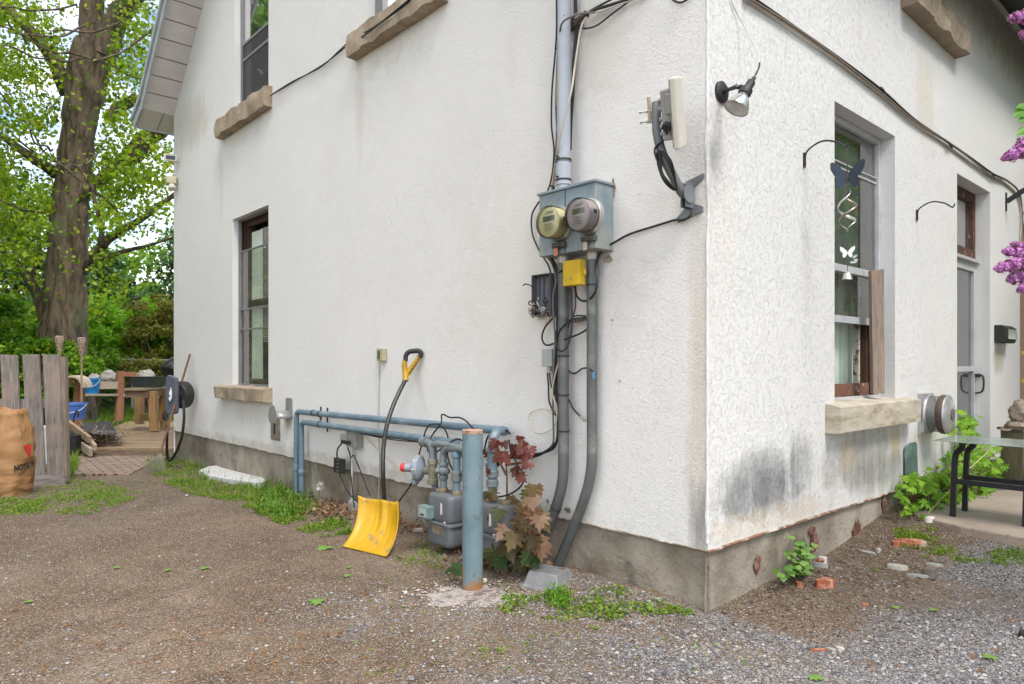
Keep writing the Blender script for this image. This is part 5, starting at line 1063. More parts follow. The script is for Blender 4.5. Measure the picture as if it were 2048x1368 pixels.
def chunk(px, py, sx, sy, sz, rot, m, lab, name, seed, tilt=0, grp=None, cat=None, lift=0):
    random.seed(seed); c = G(px, py); g = MB(); a = V((cos(rot), sin(rot), 0)); b2 = V((-sin(rot), cos(rot), tilt)).normalized(); u = a.cross(b2)
    n = 8; lo, hi = [], []
    for i in range(n):
        an = 2*pi*i/n+.3; k = random.uniform(.75, 1.1); sq_ = 1/max(abs(cos(an)), abs(sin(an)))**.55
        lo.append(c+a*(cos(an)*sx/2*k*sq_)+b2*(sin(an)*sy/2*k*sq_)-u*.012+Z*lift); k *= random.uniform(.82, .97)
        hi.append(c+a*(cos(an)*sx/2*k*sq_)+b2*(sin(an)*sy/2*k*sq_)+u*sz*random.uniform(.75, 1.05)+Z*lift)
    g.add(lo+hi, [tuple(range(n-1, -1, -1)), tuple(range(n, 2*n))]+[(i, (i+1) % n, (i+1) % n+n, i+n) for i in range(n)])
    return tag(g.build(name, m, None, bevel=.004), lab, cat or name.replace('_', ' '), grp)
chunk(1648, 1172, .15, .085, .045, .4, rbm, 'largest orange-red broken brick, below the heart-leaved plant', 'broken_brick', 1)
chunk(1598, 1172, .06, .04, .03, 1.2, rbm, 'small red brick piece left of the largest broken brick', 'broken_brick', 2)
chunk(1634, 1132, .10, .05, .06, .9, rbm, 'upright brick piece leaning near the foundation above the largest brick', 'broken_brick', 3, .5)
chunk(1645, 1128, .06, .045, .05, .2, M('pale_stone', (.52, .53, .52), .8), 'pale rounded stone beside the upright brick piece', 'stone', 4)
chunk(1820, 1072, .22, .10, .03, -.5, rbm, 'flat reddish brick slab in the weeds near the patio', 'broken_brick', 5, .2)
chunk(1791, 1070, .05, .05, .03, .2, rbm, 'tiny brick crumb beside the flat reddish slab', 'broken_brick', 6)
chunk(1735, 1098, .14, .035, .02, -.9, slm, 'long thin grey stone sliver leaning by the broken foundation', 'stone_chip', 7, .5)
chunk(1795, 1134, .15, .06, .025, -.4, mort, 'flat brown mortar slab in the middle of the dirt bank', 'stone_chip', 8)
chunk(1868, 1125, .11, .045, .015, -.5, slm, 'flat grey stone chip at the gravel edge near the patio', 'stone_chip', 9)
chunk(1836, 1152, .13, .03, .015, -.45, slm, 'narrow grey stone splinter next to the round dark stone', 'stone_chip', 10)
chunk(1858, 1148, .09, .06, .04, .1, M('dark_stone', (.14, .125, .10), .9, 0, .3, 20), 'round dark stone on the gravel edge', 'stone', 11)
chunk(1757, 1090, .04, .03, .03, .1, mort, 'little grey stone right of the thin sliver', 'stone_chip', 12)
chunk(1636, 1302, .10, .018, .012, .1, rbm, 'thin red brick splinter on the gravel in the foreground', 'broken_brick', 13)
chunk(1679, 1297, .055, .03, .01, -.6, mort, 'pale flat stone right of the red splinter in the foreground', 'stone_chip', 14)
chunk(1662, 1300, .05, .02, .01, -.6, slm, 'grey stone chip between the red splinter and the pale flat stone', 'stone_chip', 15)
chunk(1641, 1148, .10, .02, .02, -.5, slm, 'grey splinter lying on the largest broken brick', 'stone_chip', 16, 0, lift=.05)
chunk(1860, 1040, .09, .07, .03, .3, M('white_scrap', (.7, .68, .62), .6), 'crumpled white scrap beside the patio edge plants', 'scrap', 17)
chunk(1730, 1210, .05, .02, .01, .3, rbm, 'tiny orange brick chip in the gravel right of the corner', 'broken_brick', 18)
chunk(2046, 1275, .05, .05, .035, .3, BLACK(), 'black lump at the right edge of the gravel', 'debris', 19)
chunk(834, 1062, .10, .05, .02, .3, mort, 'pale flat stone between the shovel and the gas meter', 'stone_chip', 20)
chunk(970, 1163, .03, .025, .02, .3, M('pale_stone'), 'white pebble at the right foot of the blue post', 'stone', 21)
chunk(811, 1186, .025, .02, .012, .3, M('pale_stone'), 'white pebble in the dirt right of the shovel', 'stone', 22)
chunk(373, 991, .03, .02, .012, .3, M('pale_stone'), 'white pebble beside the grass strip', 'stone', 23)
# white foam board by the wall
out_ = [(398, 950), (418, 943), (450, 941), (485, 948), (515, 960), (532, 972), (522, 977), (500, 973), (455, 966), (420, 960)]
g = MB(); P_ = [G(x, y, .05) for x, y in out_]; n = len(P_); g.add([p_+Z*(.035*math.exp(-((i-3)/2.5)**2)) for i, p_ in enumerate(P_)]+[p_-Z*.09 for p_ in P_], [tuple(range(n)), tuple(range(2*n-1, n-1, -1))]+[(i, i+n, (i+1) % n+n, (i+1) % n) for i in range(n)])
tag(g.build('white_board', M('white_foam', (.52, .52, .52), .6, 0, .08, 10), None, bevel=.006), 'curved white foam board lying in the weeds along the gable foundation', 'board')
# ---------------------------------------------------------------- back yard, left
pv = MB(); q = [G(135, 953), G(262, 950), G(285, 936), G(350, 912), G(354, 896), G(140, 896)]
q = [V((p_.x, p_.y, -.038)) for p_ in q]; n = len(q)
g = MB(); g.add(q+[p_-Z*.2 for p_ in q], [tuple(range(n))]+[(i, i+n, (i+1) % n+n, (i+1) % n) for i in range(n)])
def pavers():
    m, nt, b, out = newmat('brick_pavers'); tc = nd(nt, 'ShaderNodeTexCoord').outputs['Object']
    mp = nd(nt, 'ShaderNodeMapping'); mp.inputs['Rotation'].default_value = (0, 0, radians(-38)); nt.links.new(tc, mp.inputs[0])
    br_ = nd(nt, 'ShaderNodeTexBrick'); br_.inputs['Scale'].default_value = 1; br_.inputs['Brick Width'].default_value = .22; br_.inputs['Row Height'].default_value = .11; br_.inputs['Mortar Size'].default_value = .014
    br_.inputs['Color1'].default_value = (.30, .20, .165, 1); br_.inputs['Color2'].default_value = (.20, .145, .12, 1); br_.inputs['Mortar'].default_value = (.05, .05, .03, 1); nt.links.new(mp.outputs[0], br_.inputs[0])
    c = mixc(nt, rampn(nt, noi(nt, tc, 5, 7, .7), .5, .68), br_.outputs[0], (.16, .11, .06)); nt.links.new(c, b.inputs['Base Color']); b.inputs['Roughness'].default_value = .9
    bump(nt, b, br_.outputs['Fac'], -.6, .01); return m
struct(g.build('brick_path', pavers(), None))
# deck
D0, D1 = G(166, 903), G(344, 893); dz = .045
deckm = wood('deck_boards', (.33, .23, .13), (.18, .12, .07), .85, 0, 1, .5)
dk = thing('deck', 'low weathered wooden deck littered with debris behind the house', 'deck', V((-6.3, 13, -.06)))
for i in range(34):
    y = 10.35+i*.145; x0 = -6.55-(y-10)*.35; x1 = -4.2-(y-10)*.15+.2
    g = MB(); g.box(V(((x0+x1)/2, y, dz+random.uniform(-.004, .004))), (x1-x0, .135, .03)); g.build('plank', deckm, dk)
g = MB(); a = V((-6.56, 10.26, -.02)); b2 = V((-4.2, 10.26, -.02)); g.box((a+b2)/2, (2.4, .035, .12)); g.build('rim_board', wood('deck_rim', (.26, .19, .12), (.14, .1, .07), .85, 0), dk)
# gate of grey pickets
YG = 7.85; gatew = wood('grey_pickets', (.27, .235, .215), (.14, .115, .10), .9, 2, .8, .7, (.25, .19, .155))
gt = thing('picket_gate', 'weathered grey picket gate behind the brown paper bag', 'gate', Pp(60, 960, YG))
def picket(x0t, x1t, x0b, x1b, yt, yb, Yq=YG, dx=0):
    a, b2, c, d = Pp(x0t, yt, Yq), Pp(x1t, yt+random.uniform(-1, 2), Yq), Pp(x1b, yb, Yq), Pp(x0b, yb, Yq); w = V((0, .025, 0)); g = MB()
    g.add([a, b2, c, d, a+w, b2+w, c+w, d+w], [(0, 1, 2, 3), (7, 6, 5, 4), (0, 4, 5, 1), (1, 5, 6, 2), (2, 6, 7, 3), (3, 7, 4, 0)]); g.build('picket', gatew, gt, bevel=.003)
picket(0, 34, 10, 44, 709, 950); picket(44, 77, 57, 90, 709, 950); picket(85, 117, 95, 129, 709, 950); picket(-45, -10, -38, -3, 709, 950)
g = MB(); a = Pp(126, 713, YG+.04); b2 = Pp(131, 963, YG+.04); g.box((a+b2)/2, (.075, .06, (a-b2).length), (V((1, 0, 0)), V((0, 1, 0)), (a-b2).normalized())); g.build('gate_stile', wood('stile', (.27, .22, .17), (.15, .12, .09), .9, 2), gt)
for yy, hh_ in ((807, 18),): g = MB(); a, b2 = Pp(-45, yy, YG+.05), Pp(124, yy, YG+.05); g.box((a+b2)/2, ((b2-a).length, .03, hh_/1395*YG)); g.build('gate_rail', gatew, gt)
g = MB(); a, b2 = Pp(-45, 962, YG-.03), Pp(131, 959, YG-.03); g.box((a+b2)/2, ((b2-a).length, .03, 20/1395*YG)); g.build('gate_rail', wood('grey_rail', (.30, .27, .25), (.17, .14, .13), .9, 0), gt)
# paper bag
bag = thing('paper_bag', 'full brown paper yard waste bag standing at the left edge, in front of the gate', 'paper bag', Pp(18, 1000, 6.85))
kraft = M('kraft_paper', (.29, .155, .062), .75, 0, .15, 4, (.19, .10, .042), (.55, .7), 5, .4, 22)
bc = Pp(16, 1000, 7.0); bc.z = gz(bc.x, bc.y); RX = .245; HB = .83
def bagpt(a, h):
    u = h/HB; r_ = RX*.90*(1.0+.06*sin(u*3)-.30*ss(.62, 1, u)-.07*ss(.12, 0, u)); ca, sa = cos(a), sin(a); sq_ = 1/(abs(ca)**3+abs(sa)**3)**(1/3)
    w_ = .016*mn.noise(V((ca*1.6, sa*1.6, h*10)))+.013*mn.noise(V((ca*2, sa*2, h*4+4)))+.010*mn.noise(V((ca*2, sa*2, h*40)))*ss(.6, .1, u)+.007*mn.noise(V((ca*9, sa*9, h*14)))*ss(.4, .8, u)
    r_ = r_*sq_*.93+w_*1.3
    return bc+V((ca*r_+.02*(u-.5), sa*r_*.85, h+.02*mn.noise(V((ca*2, sa*2, 9)))*u))
g = MB(); na_, nh = 72, 60
for j in range(nh+1):
    for i in range(na_): g.v.append(bagpt(2*pi*i/na_, HB*j/nh))
for j in range(nh):
    for i in range(na_): g.f.append((j*na_+i, j*na_+(i+1) % na_, (j+1)*na_+(i+1) % na_, (j+1)*na_+i))
# crumpled, folded-in top
base = len(g.v); top_r = [.62, .35, .0]
for q_, k in enumerate((.86, .6, .3)):
    for i in range(na_):
        p_ = g.v[nh*na_+i]; c_ = bc+Z*(HB+.0); v_ = c_+(p_-c_)*k; v_.z = p_.z+.035-.03*q_+.05*mn.noise(V((cos(2*pi*i/na_)*2, sin(2*pi*i/na_)*2, k*6))); g.v.append(v_)
for q_ in range(3):
    r0 = nh*na_ if q_ == 0 else base+(q_-1)*na_; r1 = base+q_*na_
    for i in range(na_): g.f.append((r0+i, r0+(i+1) % na_, r1+(i+1) % na_, r1+i))
g.f.append(tuple(base+2*na_+i for i in range(na_)))
g.build('bag_body', kraft, bag, smooth=50)
def on_bag(x, z_, off=.006):
    """point on the side of the bag facing the driveway at sideways offset x and height z"""
    a = -.98+x/RX*1.05; p_ = bagpt(a, z_)
    return p_+V((cos(a), sin(a), 0))*off
def decal(poly_list, name, m):
    g = MB()
    for poly in poly_list: g.add([on_bag(x, z_) for x, z_ in poly], [tuple(range(len(poly)))])
    return g.build(name, m, bag)
pxm = 7.0/1395
def bx_(px): return (px-16)*pxm
def bz_(py): return (1000-py)*pxm
tri = []
for i in range(6):
    a0, a1 = i/6, (i+1)/6; yT, yB = 898, 924
    def rowx(v): return bx_(41+ (57-41)*v), bx_(63.5-(63.5-58)*v)
    l0, r0 = rowx(a0); l1, r1 = rowx(a1); tri.append([(l0, bz_(yT+(yB-yT)*a0)), (r0, bz_(yT+(yB-yT)*a0)), (r1, bz_(yT+(yB-yT)*a1)), (l1, bz_(yT+(yB-yT)*a1))])
decal(tri, 'red_triangle', M('print_red', (.42, .02, .015), .7, bmp=0))
decal([[(bx_(55), bz_(896)), (bx_(62), bz_(896)), (bx_(61), bz_(889)), (bx_(58), bz_(891))]], 'green_leaf_mark', M('print_green', (.06, .22, .05), .7, bmp=0))
def text_mesh(txt, size, bold=0):
    cu = bpy.data.curves.new('lettering', 'FONT'); cu.body = txt; cu.size = size; cu.offset = bold; cu.resolution_u = 3
    ob = bpy.data.objects.new('lettering', cu); COL.objects.link(ob); bpy.context.view_layer.update()
    me = bpy.data.meshes.new_from_object(ob.evaluated_get(bpy.context.evaluated_depsgraph_get())); vs = [v.co.copy() for v in me.vertices]; fs = [tuple(p.vertices) for p in me.polygons]
    bpy.data.objects.remove(ob); bpy.data.curves.remove(cu); bpy.data.meshes.remove(me); return vs, fs
def bag_text(txt, size, x0, z0, name, wid, m, bold=.0):
    vs, fs = text_mesh(txt, size, bold); mxx = max(v.x for v in vs); g = MB()
    g.add([on_bag(x0+v.x/mxx*wid, z0+v.y+v.x*.07, .008) for v in vs], fs); g.build(name, m, bag)
ink = M('print_black', (.012, .012, .012), .8, bmp=0)
bag_text('NOTRE M', .075, bx_(24), bz_(947), 'lettering', .245, ink, .004)
bag_text('POUR LE', .075, bx_(23), bz_(954), 'lettering', .22, M('print_outline', (.16, .09, .04), .8, bmp=0))
# tiki torches
bam = wood('bamboo', (.42, .32, .2), (.2, .13, .08), .7, 2)
def torch(px, py, Y, lab):
    t = Pp(px, py, Y); o = thing('garden_torch', lab, 'torch', V((t.x, t.y, .05)), 'bamboo garden torches')
    g = MB(); g.tube([V((t.x, t.y, .05)), V((t.x, t.y, t.z-.38))], .016, 8); g.build('pole', bam, o, smooth=True)
    g = MB(); g.lathe([(.016, -.45), (.02, -.36), (.045, -.22), (.062, -.10), (.060, -.04), (.05, -.03)], t, Z, 12); g.build('woven_basket', M('woven_cane', (.34, .26, .19), .85, 0, .5, 40, (.10, .06, .04), (.45, .6), 45, 1, 60), o)
    g = MB(); g.lathe([(.045, -.04), (.047, -.01), (.03, .005), (.014, .01), (.014, .035), (0, .04)], t, Z, 12); g.build('fuel_cap', M('dark_cap', (.03, .03, .03), .3, .6), o, smooth=True)
torch(119, 668, 11.2, 'left bamboo torch, close to the end picket of the gate'); torch(163, 671, 11.6, 'right bamboo torch, standing free behind the debris heap')
# posts and rails
oldw = wood('red_brown_post', (.33, .15, .08), (.2, .08, .045), .85, 2); grw = wood('silver_rail', (.42, .36, .28), (.26, .2, .15), .85, 0)
fnc = thing('rail_fence', 'low wooden rail fence at the back of the deck with red brown posts', 'fence', Pp(240, 840, 15))
def bar3(a, b2, w, h, name, m, par):
    d_ = (b2-a); u = d_.normalized(); s_ = Z.cross(u) if abs(u.z) < .9 else V((1, 0, 0)).cross(u); s_.normalize(); g = MB(); g.box((a+b2)/2, (d_.length, w, h), (u, s_, u.cross(s_))); return g.build(name, m, par, bevel=.006)
g = MB(); g.tube([Pp(237, 842, 15), Pp(240, 800, 15), Pp(241, 742, 15)], [.09, .085, .088], 10); g.build('post', oldw, fnc)
g = MB(); g.tube([Pp(152, 870, 12.2), Pp(158, 800, 12.2), Pp(160, 755, 12.2)], [.11, .09, .085], 10); g.build('post', oldw, fnc)
bar3(Pp(180, 770, 14.5), Pp(235, 771, 14.9), .05, .16, 'rail', grw, fnc); bar3(Pp(172, 790, 14), Pp(234, 790, 14.9), .05, .05, 'rail', grw, fnc); bar3(Pp(245, 748, 15), Pp(300, 750, 15.2), .08, .10, 'rail', oldw, fnc); bar3(Pp(245, 791, 15), Pp(330, 794, 15.2), .05, .05, 'rail', M('old_grey_rail', (.3, .28, .24), .9), fnc)
# stump stones on the rail
for i, (px, py, r_, lab) in enumerate(((190, 756, .14, 'sawn grey log end on the rail, leftmost'), (216, 752, .17, 'pale lichen covered stone on the rail beside the post'), (293, 752, .18, 'brown rotten log on the rail behind the work bench'))):
    g = MB(); g.blob(Pp(px, py+4, 15.1), r_, (1.1, .9, 1), 14, 10, .35, 4); tag(g.build('log_stone', M('lichen_stone', (.33, .31, .28), .95, 0, .3, 10, (.12, .10, .08), (.5, .62), 12, 1, 40), None, smooth=60), lab, 'stone')
# saddle-like log and blue buckets
g = MB(); c = Pp(152, 768, 12); 
for i in range(15):
    a = pi*i/14
    for k in (0, 1): 
        for r_ in (.20, .17): g.v.append(c+V((cos(a)*r_*1.0-.0, -.14+k*.28, sin(a)*r_*1.05-.06)))
for i in range(14):
    o_ = i*4; g.f += [(o_, o_+4, o_+6, o_+2), (o_+1, o_+3, o_+7, o_+5), (o_, o_+1, o_+5, o_+4), (o_+2, o_+6, o_+7, o_+3)]
tag(g.build('curved_cover', M('beige_felt', (.46, .38, .27), .85, 0, .15, 8, (.3, .22, .15), (.55, .7), 7), None, smooth=50), 'beige curved cover draped over the near fence post', 'cover')
def bucket(px, py, Y, r_, h, col_, lab, half=False):
    c = Pp(px, py, Y); o = thing('bucket', lab, 'bucket', c); g = MB(); g.lathe([(r_*.72, 0), (r_*.95, h*.85), (r_, h*.87), (r_, h), (r_*.92, h), (r_*.70, .02), (0, .02)], c, Z, 20); g.build('bucket_body', M(*col_), o, smooth=True)
    g = MB(); g.tube([c+V((-r_, 0, h*.9)), c+V((-r_*.8, -r_*.6, h*.55)), c+V((0, -r_*1.05, h*.42)), c+V((r_*.8, -r_*.6, h*.55)), c+V((r_, 0, h*.9))], .006, 6, 4); g.build('bucket_handle', ALU(), o)
bucket(183, 787, 13.2, .165, .29, ('blue_planter', (.01, .16, .42), .4), 'bright blue round planter beside the near fence post')
bucket(148, 838, 11.2, .20, .26, ('blue_pail', (.06, .14, .42), .45), 'darker blue bucket under the near fence post')
# work bench with black tray
wb = thing('work_bench', 'wooden work bench with thick legs on the deck near the house', 'bench', Pp(290, 862, 12.8))
lgw = wood('bench_leg', (.42, .25, .10), (.25, .14, .06), .8, 2)
for a, b2 in (((309, 862, 12.8), (306, 782, 12.8)), ((279, 848, 13.6), (279, 780, 13.6)), ((330, 855, 13.3), (328, 780, 13.3))): bar3(Pp(*a), Pp(*b2), .13, .13, 'leg', lgw, wb)
g = MB(); c = Pp(297, 777, 13.1); g.box(c, (.40, .95, .045)); g.build('bench_top', wood('bench_top', (.36, .29, .2), (.2, .15, .1), .85, 0), wb, bevel=.005)
g = MB(); g.box(c-Z*.09, (.42, .85, .11)); g.build('apron', wood('bench_apron', (.24, .15, .09), (.14, .09, .05), .85, 0), wb); bar3(Pp(281, 833, 13.5), Pp(322, 838, 13.2), .04, .11, 'lower_rail', lgw, wb)
ty = thing('planter_tray', 'long black plastic planter on top of the work bench', 'planter', c+Z*.022)
g = MB(); a0 = c+Z*.024; hw, hl = .17, .42
vs = [a0+V((x*hw*s_*1.35, y*hl*.55*s_, z_)) for z_, s_ in ((0, .82), (.18, 1.0), (.20, 1.06), (.20, .98), (.03, .80)) for x, y in ((-1, -1), (1, -1), (1, 1), (-1, 1))]
g.add(vs, [(i*4+k, i*4+(k+1) % 4, (i+1)*4+(k+1) % 4, (i+1)*4+k) for i in range(4) for k in range(4)]+[(16, 17, 18, 19), (3, 2, 1, 0)]); g.build('tray_body', M('tray_black', (.025, .03, .035), .5), ty, bevel=.004)
g = MB(); g.blob(a0+Z*.13, .19, (1.0, 1.1, .3), 14, 8, .3); g.build('soil', M('soil', (.06, .045, .03), .95), ty)
bq = thing('barbecue', 'black kettle barbecue half hidden behind the far house corner', 'barbecue', Pp(345, 838, 13))
g = MB(); c = Pp(352, 735, 13); g.lathe([(.02, .20), (.10, .17), (.22, .08), (.27, 0), (.27, -.02), (.24, -.12), (.12, -.2), (0, -.21)], c, Z, 24); g.build('kettle', M('bbq_black', (.01, .01, .012), .3), bq, smooth=True)
for k in (-.11, .12): g = MB(); g.tube([c+V((k, 0, -.15)), c+V((k*1.6, 0, -.95))], .018, 8); g.build('leg', BLACK(), bq)
g = MB(); g.lathe([(.09, -.02), (.09, .02)], Pp(332, 838, 13)+Z*.06, V((1, 0, 0)), 16); g.build('wheel', BLACK(), bq)
# hose reel, rake
hr = thing('hose_reel', 'dark grey wall hose reel with black hose near the far house corner', 'hose reel', Lp(352, 790, 0))
c = Lp(341, 783, .34); g = MB(); sh_ = [(x_*.72, y_*.95) for x_, y_ in [(-.125, -.16), (-.12, -.27), (-.09, -.31), (.09, -.31), (.12, -.27), (.13, -.1), (.125, .14), (.10, .19), (-.07, .23), (-.115, .18)]]
g.prism(sh_, c, V((1, 0, 0)).lerp(V((.95, -.3, 0)), 1).normalized(), Z, V((.1, .35, 0)).normalized()*.06); g.build('side_plate', M('reel_grey', (.08, .09, .11), .5), hr, bevel=.012)
g = MB(); g.lathe([(.08, -.05), (.08, .16)], c+V((.05, .08, -.05)), V((.3, .95, 0)), 18); g.lathe([(.15, 0), (.16, .02), (.15, .04)], c+V((.04, .07, -.05)), V((.3, .95, 0)), 20); g.build('reel_drum', BLACK(), hr, smooth=True)
for i in range(7): g = MB(); g.tube([c+V((.06, .09, -.05))+V((.3, .95, 0))*(.01+.018*i)+V((cos(a)*.135*.95, -cos(a)*.04, sin(a)*.165)) for a in [2*pi*k/20 for k in range(21)]], .016, 6); g.build('hose_coil', M('hose_black', (.02, .02, .02), .5), hr, smooth=True)
g = MB(); g.prism([(-.015, 0), (.02, .09), (.035, .02), (.03, -.06), (.0, -.10), (-.02, -.05), (.01, -.03)], c+V((.01, -.035, -.03)), V((.95, -.3, 0)), Z, V((0, -.006, 0))); g.build('white_emblem', M('emblem_white', (.7, .7, .7), .5), hr)
cable('black hose hanging from the reel down to the ground', [(367, 800, .3), (368, 840, .3), (362, 880, .3), (348, 912, .3), (338, 921, .32), (334, 905, .35), (334, 870, .38), (335, 850, .38)], .018, M('hose_black'), 'hose', cat='hose')
rk = thing('rake', 'old leaf rake with rusty handle leaning against the far end of the gable wall', 'rake', G(318, 930))
a, b2 = Lp(380, 709, .03), Pp(321, 905, 8.75)
g = MB(); g.tube([a, (a+b2)/2, b2], .014, 8); g.build('handle', wood('rake_handle', (.20, .09, .05), (.1, .045, .03), .8, 2), rk, smooth=True)
g = MB(); d_ = (b2-a).normalized(); s_ = V((.98, -.15, 0))
for i in range(15): u = (i-7)/7; q0 = b2; q1 = b2+d_*.28+s_*(u*.16); g.tube([q0, (q0+q1)/2+s_*u*.02, q1, q1+V((0, -.02, -.01))], .004, 5)
for k in (.12, .22): g.tube([b2+d_*k+s_*(-.16*k/.28), b2+d_*k+s_*(.16*k/.28)], .005, 5)
g.build('tines', M('rake_tines', (.16, .15, .11), .7, .3), rk)
# debris heap
hp = thing('planter_box', 'old timber edging and black bed on the left of the deck', 'planter', Pp(160, 890, 10.4))
for (a, b2, w, h, nm, mm) in (((150, 880, 10.5), (182, 905, 10.0), .05, .12, 'timber', grw), ((128, 840, 10.7), (180, 880, 10.1), .05, .10, 'timber', wood('tan_timber', (.36, .26, .16), (.22, .15, .1), .85, 0)), ((168, 868, 10.6), (190, 896, 10.0), .05, .1, 'timber', grw)): bar3(Pp(*a), Pp(*b2), w, h, nm, mm, hp)
g = MB(); g.box(Pp(140, 893, 10.3)+Z*.05, (.42, .4, .26)); g.build('black_liner', M('black_liner', (.01, .01, .01), .8), hp)
random.seed(8); g = MB()
for i in range(1500):
    u = random.gauss(0, 1); c = Pp(190+26*random.gauss(0, 1), 868+10*random.gauss(0, 1), 10.9+random.gauss(0, .25)); c.z = max(c.z, .0)
    if c.z > .42: continue
    d_ = V((random.uniform(-1, 1), random.uniform(-1, 1), random.uniform(-.4, .5))).normalized()*random.uniform(.03, .13); s_ = d_.cross(Z).normalized()*.006; g.quad(c-d_-s_, c+d_-s_*.5, c+d_+s_*.5, c-d_+s_)
g.blob(Pp(195, 885, 10.7)-Z*.10, .25, (1.6, .8, .45), 20, 10, .6, 4); g.blob(Pp(150, 872, 10.6)-Z*.08, .22, (1.2, .8, .6), 20, 10, .6, 4)
tag(g.build('twig_heap', leafmat('dead_twigs', [(.10, .065, .04), (.22, .15, .09), (.3, .22, .15), (.07, .05, .03)], .1, .9), None, org=None), 'heap of dead brown twigs and leaves at the left of the deck', None, None, 'stuff')
g = MB(); q = Pp(188, 868, 10.4)
g.add([q+V(p_) for p_ in ((-.22, 0, .10), (.0, -.05, .0), (.30, .05, -.02), (.1, .2, .12), (-.2, .05, .16), (.0, 0, .06), (.28, .1, .04), (.08, .26, .18))], [(0, 1, 5, 4), (1, 2, 6, 5), (2, 3, 7, 6), (3, 0, 4, 7), (4, 5, 6, 7), (0, 3, 2, 1)])
tag(g.build('plastic_tray', BLACK(), None, bevel=.01), 'broken black plastic tray lying on the twig heap', 'tray')
g = MB(); g.tube([Pp(196, 876, 11.0), Pp(215, 872, 11.0), Pp(232, 874, 11.0), Pp(244, 873, 11.0)], [.06, .08, .06, .03], 10, 4, wob=.3); tag(g.build('grey_log', M('grey_bark', (.32, .30, .28), .95, 0, .3, 12), None, smooth=60), 'grey split log on the deck right of the twig heap', 'log')
g = MB(); g.tube([Pp(147, 850, 10.9), Pp(148, 835, 10.9), Pp(153, 822, 10.9), Pp(157, 826, 10.9), Pp(155, 834, 10.9)], .014, 7, 4); tag(g.build('iron_hook', iron, None, smooth=True), 'black iron hook sticking up from the twig heap', 'hook')
g = MB(); g.box(Pp(90, 890, 9), (.14, .1, .5)); tag(g.build('pale_pail', M('pale_pail', (.45, .5, .52), .5), None, bevel=.02), 'pale bin seen through the gap of the gate pickets', 'bin')
# chain-link fence
cf = thing('chain_link_fence', 'chain-link fence with galvanised top rail behind the big tree', 'fence', Pp(200, 790, 19))
gal = M('galv_rail', (.34, .37, .36), .5, .4)
R0, R1 = Pp(-400, 690, 20.0), Pp(420, 722, 18.8); R0.z = 1.52; R1.z = 1.40
g = MB(); g.tube([R0, R1], .03, 8); g.build('top_rail', gal, cf, smooth=True)
for px in (-120, 272): 
    u = (px+400)/820; q = R0.lerp(R1, u); g = MB(); g.tube([V((q.x, q.y, -.3)), q+Z*.06], .035, 8); g.build('post', gal, cf, smooth=True)
def linkmat():
    m, nt, b, out = newmat('chain_link'); tc = nd(nt, 'ShaderNodeTexCoord').outputs['UV']; sx = nd(nt, 'ShaderNodeSeparateXYZ'); nt.links.new(tc, sx.inputs[0])
    a = mth(nt, 'FRACT', mth(nt, 'MULTIPLY', mth(nt, 'ADD', sx.outputs[0], sx.outputs[1]), 12)); c = mth(nt, 'FRACT', mth(nt, 'MULTIPLY', mth(nt, 'SUBTRACT', sx.outputs[0], sx.outputs[1]), 12))
    f = mth(nt, 'MAXIMUM', mth(nt, 'LESS_THAN', a, .09), mth(nt, 'LESS_THAN', c, .09)); tr = nd(nt, 'ShaderNodeBsdfTransparent'); mx = nd(nt, 'ShaderNodeMixShader')
    b.inputs['Base Color'].default_value = (.2, .22, .21, 1); nt.links.new(f, mx.inputs[0]); nt.links.new(tr.outputs[0], mx.inputs[1]); nt.links.new(b.outputs[0], mx.inputs[2]); nt.links.new(mx.outputs[0], out.inputs[0]); return m
g = MB(); L_ = (R1-R0).length; g.quad(V((R0.x, R0.y, -.2)), V((R1.x, R1.y, -.2)), R1, R0); g.uv = [(0, 0), (L_, 0), (L_, 1.6), (0, 1.7)]; g.build('wire_mesh', linkmat(), cf)
# ---------------------------------------------------------------- foliage helpers
rnd = random.Random(11)
def rv(r=rnd): 
    z = r.uniform(-1, 1); a = r.uniform(0, 2*pi); q = sqrt(1-z*z); return V((q*cos(a), q*sin(a), z))
def leafq(g, c, d, n, L, w):
    """simple pointed leaf bent along its midrib"""
    s = d.cross(n).normalized()*w; m = c+d*(L*.45); k = len(g.v)
    g.v += [c, m+s-n*(w*.25), c+d*L, m-s-n*(w*.25), m+n*.0]; g.f += [(k, k+1, k+4), (k+1, k+2, k+4), (k+2, k+3, k+4), (k+3, k, k+4)]
LOBES = [(0, 0), (.08, -.04), (.34, -.16), (.22, .02), (.32, .04), (.60, .10), (.36, .17), (.20, .15), (.38, .30), (.52, .46), (.30, .40), (.12, .29), (.15, .46), (.22, .60), (.10, .60), (0, .9)]
BROAD = [(0, 0), (.10, -.05), (.32, -.13), (.27, .0), (.42, .02), (.56, .12), (.42, .19), (.33, .22), (.44, .34), (.50, .46), (.34, .43), (.22, .38), (.22, .50), (.23, .62), (.12, .64), (0, .88)]
def maple(g, c, d, n, s, droop=.25, LOBES=LOBES):
    hsh = abs(mn.noise(c*37)); droop = droop*(.6+3.2*hsh) if droop > .2 else droop; fold = (.1+1.1*abs(mn.noise(c*23+V((5, 0, 0)))))*(droop > .2)
    d = d.normalized(); x = d.cross(n).normalized(); n = x.cross(d).normalized(); k = len(g.v); pts = LOBES+[(-x_, y_) for x_, y_ in LOBES[-2:0:-1]]
    for (a, b) in pts: g.v.append(c+x*(a*s*(1-.25*fold))+d*(b*s)-n*(droop*s*(a*a*1.6+max(0, b-.2)**2*.7)+fold*.5*abs(a)*s))
    g.v.append(c+d*(.22*s)); m = len(pts)
    for i in range(m): g.f.append((k+i, k+(i+1) % m, k+m))
